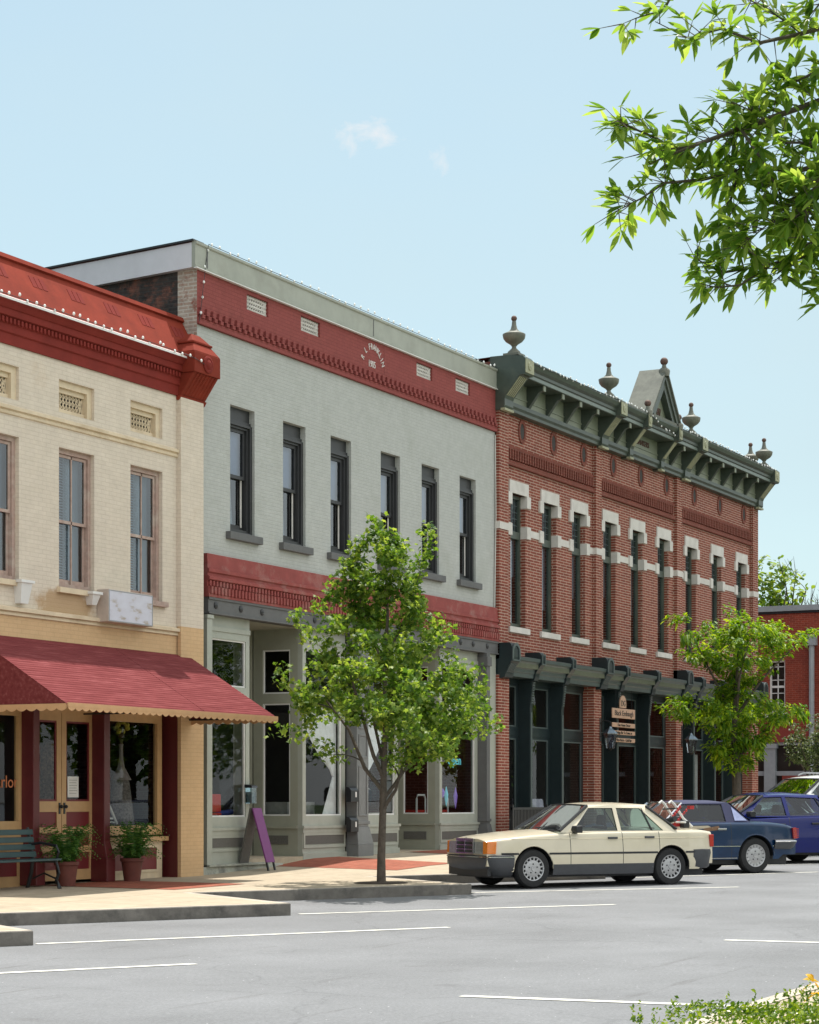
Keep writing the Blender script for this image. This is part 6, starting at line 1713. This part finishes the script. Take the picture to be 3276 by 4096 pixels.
# --- cream sedan
px = paint('cream_car_paint', (.62,.555,.42), .3)
sp = dict(paint=px, x0=-2.20, x1=2.18, axles=(-1.295,1.37), r=.315, arch=.365, tuck=.10, tumble=.05,
  plan=[(-2.2,.70),(-2.05,.775),(-1.7,.825),(0,.845),(1.6,.825),(2.0,.765),(2.18,.70)],
  belt=[(-2.2,.90),(-2.0,.925),(-1.2,.925),(.7,.905),(1.4,.86),(2.0,.80),(2.18,.77)],
  top=[(-2.2,.925),(-2.0,.955),(-1.5,.975),(.6,.975),(.75,.965),(1.4,.915),(2.0,.85),(2.18,.81)],
  sill=lambda x: .27 if -1.9 < x < 1.9 else .36, gaps=[-1.06,-.33,.68], handle=M['clad'], handle_drop=.105,
  clad=(.20,.385,-.94,1.01), strips=[(.56,.035,-2.1,1.95,M['trim']),(.80,.010,-2.0,1.75,px)], spokes=15, spw=.42, rim=mat('alloy_hubcap', (.42,.42,.43), .4, .1, 12, metal=.35, obj=True),
  cab=dict(zb=.90, zt=1.36, yb=.775, yt=.565, ws=[(.86,.93),(.22,1.345)], rw=[(-1.44,.95),(-.93,1.335)],
    panels=[([(-.30,.90),(.86,.90),(.22,1.36),(-.30,1.36)],[(-.265,.925),(.60,.925),(.205,1.305),(-.265,1.305)]),
            ([(-1.42,.90),(-.30,.90),(-.30,1.36),(-.95,1.36)],[(-1.17,.925),(-.335,.925),(-.335,1.305),(-.80,1.30)])],
    roof=[(-.95,1.365),(-.82,1.385),(-.5,1.40),(-.1,1.40),(.15,1.38),(.22,1.365)], redge=lambda x: 1.36-.0*x,
    seats=[(.05,.36),(.05,-.36)], bench=-.95, bars=[[(-.95,.92),(-.83,1.30)]], mirror=(.58,.955)))
yaw = R(143.5)
hd = Vector((math.cos(yaw), math.sin(yaw), 0)); lf = Vector((-hd.y, hd.x, 0))
rw = Vector((2.92,-7.16,0)); cpos = rw - hd*(-1.295*.97) - lf*.75; cpos.z = zr(1.7) + .002
CAR1, SY, ZS1, W1 = make_car('parked_car', 'cream four door sedan with chrome grille parked nearest the street tree', sp, cpos, yaw)
CAR1.scale = (.97,.97,.97)
bumper(CAR1, 2.195, 1, .19, .545, .815, M['clad'], .16, .40, M['chrome']); bumper(CAR1, -2.21, -1, .28, .61, .80, M['clad'], .14, .42)
mb = MB(); mb.box(2.10,2.16,-.68,.68,.20,.40); mb.build('air_dam', M['trim'], CAR1, local=True)
mb = MB(); frame(mb, -.30, .30, .56, .81, -.012, .012, .022, .02, .03)
for z in (.63,.70,.765): mb.box(-.28,.28,-.006,.008,z-.007,z+.007)
mb.box(-.012,.012,-.008,.012,.56,.81)
mb.v = [(2.215 + y - .03*(z-.56), x, z) for x, y, z in mb.v]; gr = mb.build('grille', M['chrome'], CAR1, local=True)
mb = MB(); mb.hexa([(2.15,-.29,.57),(2.205,-.29,.57),(2.205,.29,.57),(2.15,.29,.57),(2.12,-.28,.80),(2.197,-.28,.80),(2.197,.28,.80),(2.12,.28,.80)]); mb.build('grille_mesh', M['trim'], gr)
mb = MB(); mb.lathe([(.001,0),(.02,.004),(.022,.012),(.001,.014)], (2.19,0,.815), 10); mb.build('badge', M['chrome'], gr)
for s in (1,-1):
    mb = MB(); a, b = sorted((s*.32, s*.585)); mb.hexa([(2.12,a,.56),(2.205,a,.56),(2.20,b,.56),(2.12,b,.56),(2.10,a,.755),(2.20,a,.755),(2.195,b,.755),(2.10,b,.755)]); mb.build('headlight', M['lamp'], CAR1, local=True)
    mb = MB(); a, b = s*.59, s*.74
    q = [(2.20,a,.56),(2.185,b*.96,.56),(2.05,b+s*.028,.56),(2.05,a,.56),(2.195,a,.76),(2.175,b*.95,.76),(2.03,b+s*.02,.76),(2.02,a,.76)]
    if s < 0: q = [q[1],q[0],q[3],q[2],q[5],q[4],q[7],q[6]]
    mb.hexa(q); mb.build('indicator', M['amber'], CAR1, local=True, bevel=.008)
    mb = MB(); a, b = sorted((s*.40, s*.772)); mb.box(-2.212,-2.13,a,b-.035,.64,.85); mb.build('tail_light', M['redlens'], CAR1, local=True, bevel=.01)
mb = MB(); mb.box(-2.214,-2.2,-.26,.26,.63,.74); mb.build('number_plate', M['white'], CAR1, local=True)
for y0 in (.1,-.45):
    mb = MB(); mb.tube([(.93,y0,.975),(.86,y0+.1,.985),(.80,y0+.5,1.0)], .011, 5); mb.build('wiper', M['trim'], CAR1, local=True)
# --- bike carrier on the boot
BC = thing('bike_carrier', 'folded red and white bike carrier strapped to the boot of the cream sedan', 'bike carrier', tuple(cpos), yaw)
BC.scale = (.97,.97,.97)
mb = MB()
for y in (.12,.42):
    mb.tube([(-1.98,y,.98),(-1.80,y,1.12),(-1.62,y,1.36),(-1.55,y,1.42),(-1.50,y,1.38)], .022, 7)
mb.tube([(-1.60,.0,1.02),(-1.72,.3,1.06),(-1.72,.6,1.06)], .02, 6); mb.build('arm', M['white'], BC, local=True, smooth=True)
mb = MB(); mb.box(-1.74,-1.60,.05,.20,.97,1.12); mb.box(-1.9,-1.78,.34,.46,.96,1.08); mb.tube([(-1.66,.0,1.28),(-1.66,.56,1.30)], .016, 6); mb.tube([(-1.45,.3,1.05),(-1.5,.62,1.12)], .05, 8); mb.build('clamp', M['trim'], BC, local=True, bevel=.015)
mb = MB()
for k in range(5): mb.ball((-1.50-.035*k,.56,1.16+.04*k), .022, 7, 5, 1.4)
for k in range(5): mb.ball((-1.78-.04*k,.30,1.10+.04*k), .02, 7, 5, 1.4)
mb.box(-2.06,-1.98,.26,.36,1.28,1.34); mb.box(-1.80,-1.70,.20,.32,.98,1.10); mb.build('cradle', mat('red_rubber', (.45,.03,.03), .5, .2, 20), BC, local=True, smooth=True)

# --- dark blue convertible with soft top
pb = mat('blue_car_paint', (.004,.024,.070), .3, .1, 2.2, 0, coat=.3, spec=.35, obj=True, stain=(.007,.042,.11), stain_scale=1.2)
soft = mat('navy_soft_top', (.030,.034,.085), .8, .1, 14, .2, obj=True)
sp = dict(paint=pb, x0=-2.13, x1=2.20, axles=(-1.20,1.26), r=.325, arch=.375, tuck=.10, tumble=.045,
  plan=[(-2.13,.74),(-1.95,.82),(-1.4,.885),(0,.89),(1.5,.87),(2.0,.8),(2.2,.7)],
  belt=[(-2.13,.83),(-1.95,.885),(-1.5,.925),(-.8,.935),(.7,.915),(1.5,.86),(2.2,.74)],
  top=[(-2.13,.86),(-1.95,.915),(-1.5,.95),(.6,.96),(1.4,.92),(2.2,.78)],
  sill=lambda x: .26 if -1.8 < x < 1.9 else .34, gaps=[-.68,.62], handle=M['chrome'], handle_drop=.12,
  strips=[(.50,.022,-1.9,1.9,M['chrome']),(.285,.022,-.8,.86,M['chrome'])], spokes=16, spw=.9, lip=pb,
  cab=dict(mat=soft, zb=.92, zt=1.29, yb=.80, yt=.60, ws=[(.70,.93),(.22,1.28)], frame_m=M['chrome'],
    panels=[([(-.70,.92),(.70,.92),(.22,1.29),(-.66,1.29)],[(-.62,.945),(.56,.945),(.20,1.262),(-.62,1.262)]),
            ([(-1.14,.92),(-.70,.92),(-.66,1.29),(-.76,1.29)],None)],
    roof=[(-1.14,.95),(-.98,1.12),(-.80,1.29),(-.6,1.335),(-.2,1.34),(.1,1.32),(.22,1.30)], redge=lambda x: min(1.29, 1.29+(x+.80)*1.0),
    seats=[(-.15,.38),(-.15,-.38)], mirror=(.45,.985)))
yaw2 = math.atan2(.64,-.77)
h2 = Vector((math.cos(yaw2), math.sin(yaw2), 0)); l2 = Vector((-h2.y, h2.x, 0))
rw = Vector((7.35,-7.16,0)); c2p = rw - h2*(-1.20) - l2*.82; c2p.z = zr(7.0)+.002
CAR2, SY2, _, _ = make_car('parked_car', 'dark blue convertible with navy soft top parked behind the cream sedan', sp, c2p, yaw2)
bumper(CAR2, -2.14, -1, .44, .62, .88, M['clad'], .20, .5, M['chrome']); bumper(CAR2, 2.2, 1, .40, .58, .84, M['clad'], .16, .4, M['chrome'])
for s in (1,-1):
    mb = MB(); a, b = sorted((s*.42, s*.865)); b -= .07; mb.hexa([(-2.17,a,.63),(-2.06,a,.63),(-2.06,b-.0,.63),(-2.14,b,.63),(-2.155,a,.83),(-2.05,a,.83),(-2.05,b-.01,.83),(-2.12,b-.01,.83)])
    for k in range(5): mb.box(-2.168,-2.07,a,b+.003,.645+.038*k,.662+.038*k)
    mb.build('tail_light', M['redlens'], CAR2, local=True)
mb = MB()
for s in (1,-1): mb.face([(-1.06,s*.775,.965),(-.80,s*.78,.965),(-.80,s*.65,1.215)] if s < 0 else [(-.80,s*.65,1.215),(-.80,s*.78,.965),(-1.06,s*.775,.965)])
mb.v = [(x, y*1.012, z) for x, y, z in mb.v]; mb.build('quarter_window', mat('clear_vinyl', (.30,.34,.55), .15, .2, 6, coat=.4), CAR2, local=True)
mb = MB()
def patch(pts): mb.face([(x, SY2(x, z)+.004, z) for x, z in pts])
mp_ = [mat('primer_cream', (.50,.42,.30), .7, .1, 8), mat('primer_brown', (.20,.11,.06), .8, .2, 8)]
mb.cur = 0; patch([(-.30,.83),(.60,.80),(.60,.865),(-.2,.875)]); mb.cur = 1; patch([(-.45,.80),(-.05,.76),(-.12,.83),(-.42,.87)])
mb.build('primer_patch', mp_, CAR2, local=True)

# --- bright blue sedan
pbb = paint('royal_blue_paint', (.002,.008,.115), .25, .3, spec=.3)
sp = dict(paint=pbb, x0=-2.25, x1=2.25, axles=(-1.36,1.36), r=.325, arch=.375, tuck=.12, tumble=.06,
  plan=[(-2.25,.66),(-2.1,.78),(-1.6,.86),(0,.88),(1.5,.86),(2.05,.76),(2.25,.6)],
  belt=[(-2.25,.86),(-2.0,.94),(-1.2,.965),(.7,.92),(1.4,.84),(2.0,.73),(2.25,.64)],
  top=[(-2.25,.90),(-2.0,.985),(-1.4,1.02),(.6,1.0),(.8,.98),(1.4,.90),(2.0,.79),(2.25,.68)],
  sill=lambda x: .22 if -1.9 < x < 1.9 else .3, gaps=[-1.02,-.22,.86], handle=M['trim'], handle_drop=.15, spokes=7, spw=1.0,
  cab=dict(zb=.945, zt=1.38, yb=.80, yt=.56, ws=[(1.0,.97),(.25,1.365)], rw=[(-1.75,1.0),(-1.05,1.36)],
    panels=[([(-.22,.945),(1.0,.945),(.28,1.38),(-.22,1.38)],[(-.18,.965),(.72,.965),(.24,1.335),(-.18,1.345)]),
            ([(-1.74,.945),(-.22,.945),(-.22,1.38),(-1.05,1.38)],[(-1.45,.975),(-.26,.965),(-.26,1.345),(-.98,1.32)])],
    roof=[(-1.05,1.385),(-.8,1.42),(-.4,1.445),(0,1.44),(.2,1.41),(.28,1.385)], redge=lambda x: 1.38,
    seats=[(.05,.36),(.05,-.36)], bench=-1.0, bars=[[(-1.1,.96),(-.95,1.33)]], mirror=(.70,1.0)))
yaw3 = math.atan2(.66,-.75); h3 = Vector((math.cos(yaw3), math.sin(yaw3), 0)); l3 = Vector((-h3.y, h3.x, 0))
rw = Vector((12.45,-7.25,0)); c3p = rw - h3*(-1.36) - l3*.80; c3p.z = zr(12.2)+.002
CAR3, *_ = make_car('parked_car', 'glossy royal blue four door sedan at the right edge behind the convertible', sp, c3p, yaw3)
bumper(CAR3, -2.18, -1, .28, .62, .82, pbb, .14, .5); bumper(CAR3, 2.18, 1, .24, .56, .80, pbb, .14, .5)
for s in (1,-1):
    mb = MB(); a, b = sorted((s*.35, s*.78)); mb.box(-2.27,-1.98,a,b,.70,.86); mb.build('tail_light', M['redlens'], CAR3, local=True, bevel=.02)
    mb = MB(); a, b = sorted((s*.28, s*.70)); mb.box(1.98,2.25,a,b,.56,.66); mb.build('headlight', M['lamp'], CAR3, local=True, bevel=.02)

# --- white tall vehicle
pw = paint('white_car_paint', (.74,.74,.73), .3)
sp = dict(paint=pw, x0=-2.35, x1=2.35, axles=(-1.45,1.42), r=.36, arch=.42, tuck=.1, tumble=.05,
  plan=[(-2.35,.80),(-2.2,.88),(0,.93),(1.7,.90),(2.2,.8),(2.35,.7)], belt=[(-2.35,1.18),(0,1.20),(1.2,1.16),(2.0,1.05),(2.35,.9)], top=[(-2.35,1.2),(0,1.22),(1.1,1.22),(2.0,1.12),(2.35,.95)],
  sill=lambda x: .3, gaps=[-1.0,-.1,1.0], handle=M['trim'], handle_drop=.14, spokes=6, spw=1.1,
  cab=dict(zb=1.18, zt=1.72, yb=.86, yt=.70, ws=[(1.15,1.20),(.45,1.70)], rw=[(-2.30,1.20),(-2.1,1.70)],
    panels=[([(-.1,1.18),(1.15,1.18),(.45,1.72),(-.1,1.72)],[(-.05,1.22),(.92,1.22),(.42,1.65),(-.05,1.65)]),
            ([(-1.15,1.18),(-.1,1.18),(-.1,1.72),(-1.15,1.72)],[(-1.1,1.22),(-.16,1.22),(-.16,1.65),(-1.1,1.65)]),
            ([(-2.32,1.18),(-1.15,1.18),(-1.15,1.72),(-2.12,1.72)],[(-2.15,1.22),(-1.22,1.22),(-1.22,1.65),(-2.02,1.65)])],
    roof=[(-2.12,1.73),(-1.9,1.77),(-1.0,1.80),(0,1.80),(.35,1.77),(.45,1.73)], redge=lambda x: 1.72,
    seats=[(.2,.4),(.2,-.4)], bench=-.75, mirror=(.86,1.31), mirror_m=pw))
yaw4 = math.atan2(.64,-.77); h4 = Vector((math.cos(yaw4), math.sin(yaw4), 0)); l4 = Vector((-h4.y, h4.x, 0))
c4p = Vector((17.12,-5.5,zr(16.4)+.002))
CAR4, *_ = make_car('parked_car', 'tall white people carrier at the right edge under the small tree', sp, c4p, yaw4)
bumper(CAR4, 2.28, 1, .3, .62, .86, pw, .14, .5); bumper(CAR4, -2.28, -1, .3, .62, .88, pw, .14, .5)
for s in (1,-1):
    mb = MB(); mb.tube([(-1.9,s*.62,1.79),(-1.8,s*.62,1.84),(.0,s*.62,1.86),(.15,s*.62,1.80)], .018, 6); mb.build('roof_rail', M['steel'], CAR4, local=True, smooth=True)
    mb = MB(); a, b = sorted((s*.35, s*.80)); mb.box(2.05,2.34,a,b,.68,.82); mb.build('headlight', M['lamp'], CAR4, local=True, bevel=.02)
# ---------------------------------------------------------------- sky, sun and camera
w = bpy.data.worlds.new('World'); SC.world = w; w.use_nodes = True
nt = w.node_tree; nt.nodes.clear(); L = nt.links
out = nt.nodes.new('ShaderNodeOutputWorld'); bg = nt.nodes.new('ShaderNodeBackground')
sky = nt.nodes.new('ShaderNodeTexSky'); sky.sky_type = 'NISHITA'; sky.sun_disc = False
SUN = Vector((.29, .075, 1.)).normalized()
el = math.asin(SUN.z); az = math.atan2(SUN.x, SUN.y)
sky.sun_elevation = el; sky.sun_rotation = az
sky.air_density = 1.0; sky.dust_density = 1.0; sky.ozone_density = 1.2; sky.altitude = 100
# thin high veil everywhere, bright cloud added in the unseen sky across the square to light the facades
tint = nt.nodes.new('ShaderNodeMix'); tint.data_type = 'RGBA'; tint.blend_type = 'MULTIPLY'; tint.inputs[0].default_value = 1
L.new(sky.outputs[0], tint.inputs[6]); tint.inputs[7].default_value = (.92,.98,.84,1)
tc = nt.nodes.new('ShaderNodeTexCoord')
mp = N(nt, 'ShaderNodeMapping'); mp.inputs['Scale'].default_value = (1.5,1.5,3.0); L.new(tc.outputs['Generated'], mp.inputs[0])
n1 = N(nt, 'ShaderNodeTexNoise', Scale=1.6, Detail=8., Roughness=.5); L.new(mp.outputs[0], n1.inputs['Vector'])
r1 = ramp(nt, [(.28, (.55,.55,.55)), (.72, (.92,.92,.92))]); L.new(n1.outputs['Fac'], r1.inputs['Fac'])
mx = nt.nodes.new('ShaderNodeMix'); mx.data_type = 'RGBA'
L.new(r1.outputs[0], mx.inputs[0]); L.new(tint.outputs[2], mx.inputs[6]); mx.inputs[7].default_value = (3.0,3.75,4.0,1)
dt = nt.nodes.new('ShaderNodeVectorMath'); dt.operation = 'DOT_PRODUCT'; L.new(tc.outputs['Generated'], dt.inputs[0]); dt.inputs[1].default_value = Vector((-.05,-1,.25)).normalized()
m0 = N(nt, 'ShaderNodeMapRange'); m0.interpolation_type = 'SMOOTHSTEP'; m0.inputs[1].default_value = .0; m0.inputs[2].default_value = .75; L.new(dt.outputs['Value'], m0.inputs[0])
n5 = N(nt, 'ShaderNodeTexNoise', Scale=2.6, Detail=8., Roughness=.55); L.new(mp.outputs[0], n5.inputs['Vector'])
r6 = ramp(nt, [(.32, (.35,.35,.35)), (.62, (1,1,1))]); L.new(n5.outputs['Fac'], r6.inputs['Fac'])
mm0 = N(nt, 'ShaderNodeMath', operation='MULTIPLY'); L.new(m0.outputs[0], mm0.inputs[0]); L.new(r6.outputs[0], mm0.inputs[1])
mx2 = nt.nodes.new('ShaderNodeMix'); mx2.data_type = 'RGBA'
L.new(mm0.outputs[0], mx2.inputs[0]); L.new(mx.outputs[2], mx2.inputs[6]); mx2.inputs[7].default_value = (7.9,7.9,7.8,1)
def puff(prev, d, ru, rv, dens):
    vm = nt.nodes.new('ShaderNodeVectorMath'); vm.operation = 'SUBTRACT'; L.new(tc.outputs['Generated'], vm.inputs[0]); vm.inputs[1].default_value = Vector(d).normalized()
    ds = []
    for ax, r_ in ((VR, ru), (UP, rv)):
        dd = nt.nodes.new('ShaderNodeVectorMath'); dd.operation = 'DOT_PRODUCT'; L.new(vm.outputs[0], dd.inputs[0]); dd.inputs[1].default_value = ax/r_; ds.append(dd)
    cb = nt.nodes.new('ShaderNodeCombineXYZ'); L.new(ds[0].outputs['Value'], cb.inputs[0]); L.new(ds[1].outputs['Value'], cb.inputs[1])
    ln = nt.nodes.new('ShaderNodeVectorMath'); ln.operation = 'LENGTH'; L.new(cb.outputs[0], ln.inputs[0])
    nn = N(nt, 'ShaderNodeTexNoise', Scale=1.5, Detail=9., Roughness=.66, Distortion=.6); L.new(cb.outputs[0], nn.inputs['Vector'])
    m1 = N(nt, 'ShaderNodeMapRange'); m1.inputs[1].default_value = 1.; m1.inputs[2].default_value = .0; m1.inputs[3].default_value = -.30; m1.inputs[4].default_value = .22; L.new(ln.outputs['Value'], m1.inputs[0])
    a = N(nt, 'ShaderNodeMath', operation='ADD'); L.new(m1.outputs[0], a.inputs[0]); L.new(nn.outputs['Fac'], a.inputs[1])
    r = ramp(nt, [(.47, (0,0,0)), (.85, (dens,)*3)]); L.new(a.outputs[0], r.inputs['Fac'])
    mm = nt.nodes.new('ShaderNodeMix'); mm.data_type = 'RGBA'; L.new(r.outputs[0], mm.inputs[0]); L.new(prev, mm.inputs[6]); mm.inputs[7].default_value = (4.5,4.35,4.3,1)
    return mm.outputs[2]
def sdir(u, v): return VF + VR*(u-862)/4500 - UP*(v-1683)/4500
c = puff(mx2.outputs[2], sdir(795,275), .026, .012, .85)
c = puff(c, sdir(735,292), .011, .013, .6); c = puff(c, sdir(930,335), .010, .012, .5)
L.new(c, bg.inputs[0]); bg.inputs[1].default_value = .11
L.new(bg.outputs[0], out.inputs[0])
sl = bpy.data.lights.new('sun', 'SUN'); sl.energy = 2.9; sl.angle = R(.5); sl.color = (1., .955, .88)
so = bpy.data.objects.new('sun', sl); COL.objects.link(so); so.rotation_euler = SUN.to_track_quat('Z', 'Y').to_euler(); so.location = (0,0,30)
cam = bpy.data.cameras.new('camera'); co = bpy.data.objects.new('camera', cam); COL.objects.link(co)
cam.sensor_fit = 'AUTO'; cam.sensor_width = 36; cam.lens = 4500/2156*36
cam.shift_x = 0; cam.shift_y = (1683-1078)/2156
cam.clip_end = 3000; cam.clip_start = .1
co.location = (-30.2106, -19.3625, 1.27)
co.rotation_euler = (R(90), 0, math.atan2(VF.y, VF.x) - R(90))
SC.camera = co
vs = SC.view_settings; vs.view_transform = 'Standard'; vs.look = 'None'; vs.gamma = 1; vs.use_curve_mapping = False
vs.exposure = 0.95
try: SC.cycles.max_bounces = 10; SC.cycles.transparent_max_bounces = 24; SC.cycles.sample_clamp_indirect = 6.
except Exception: pass
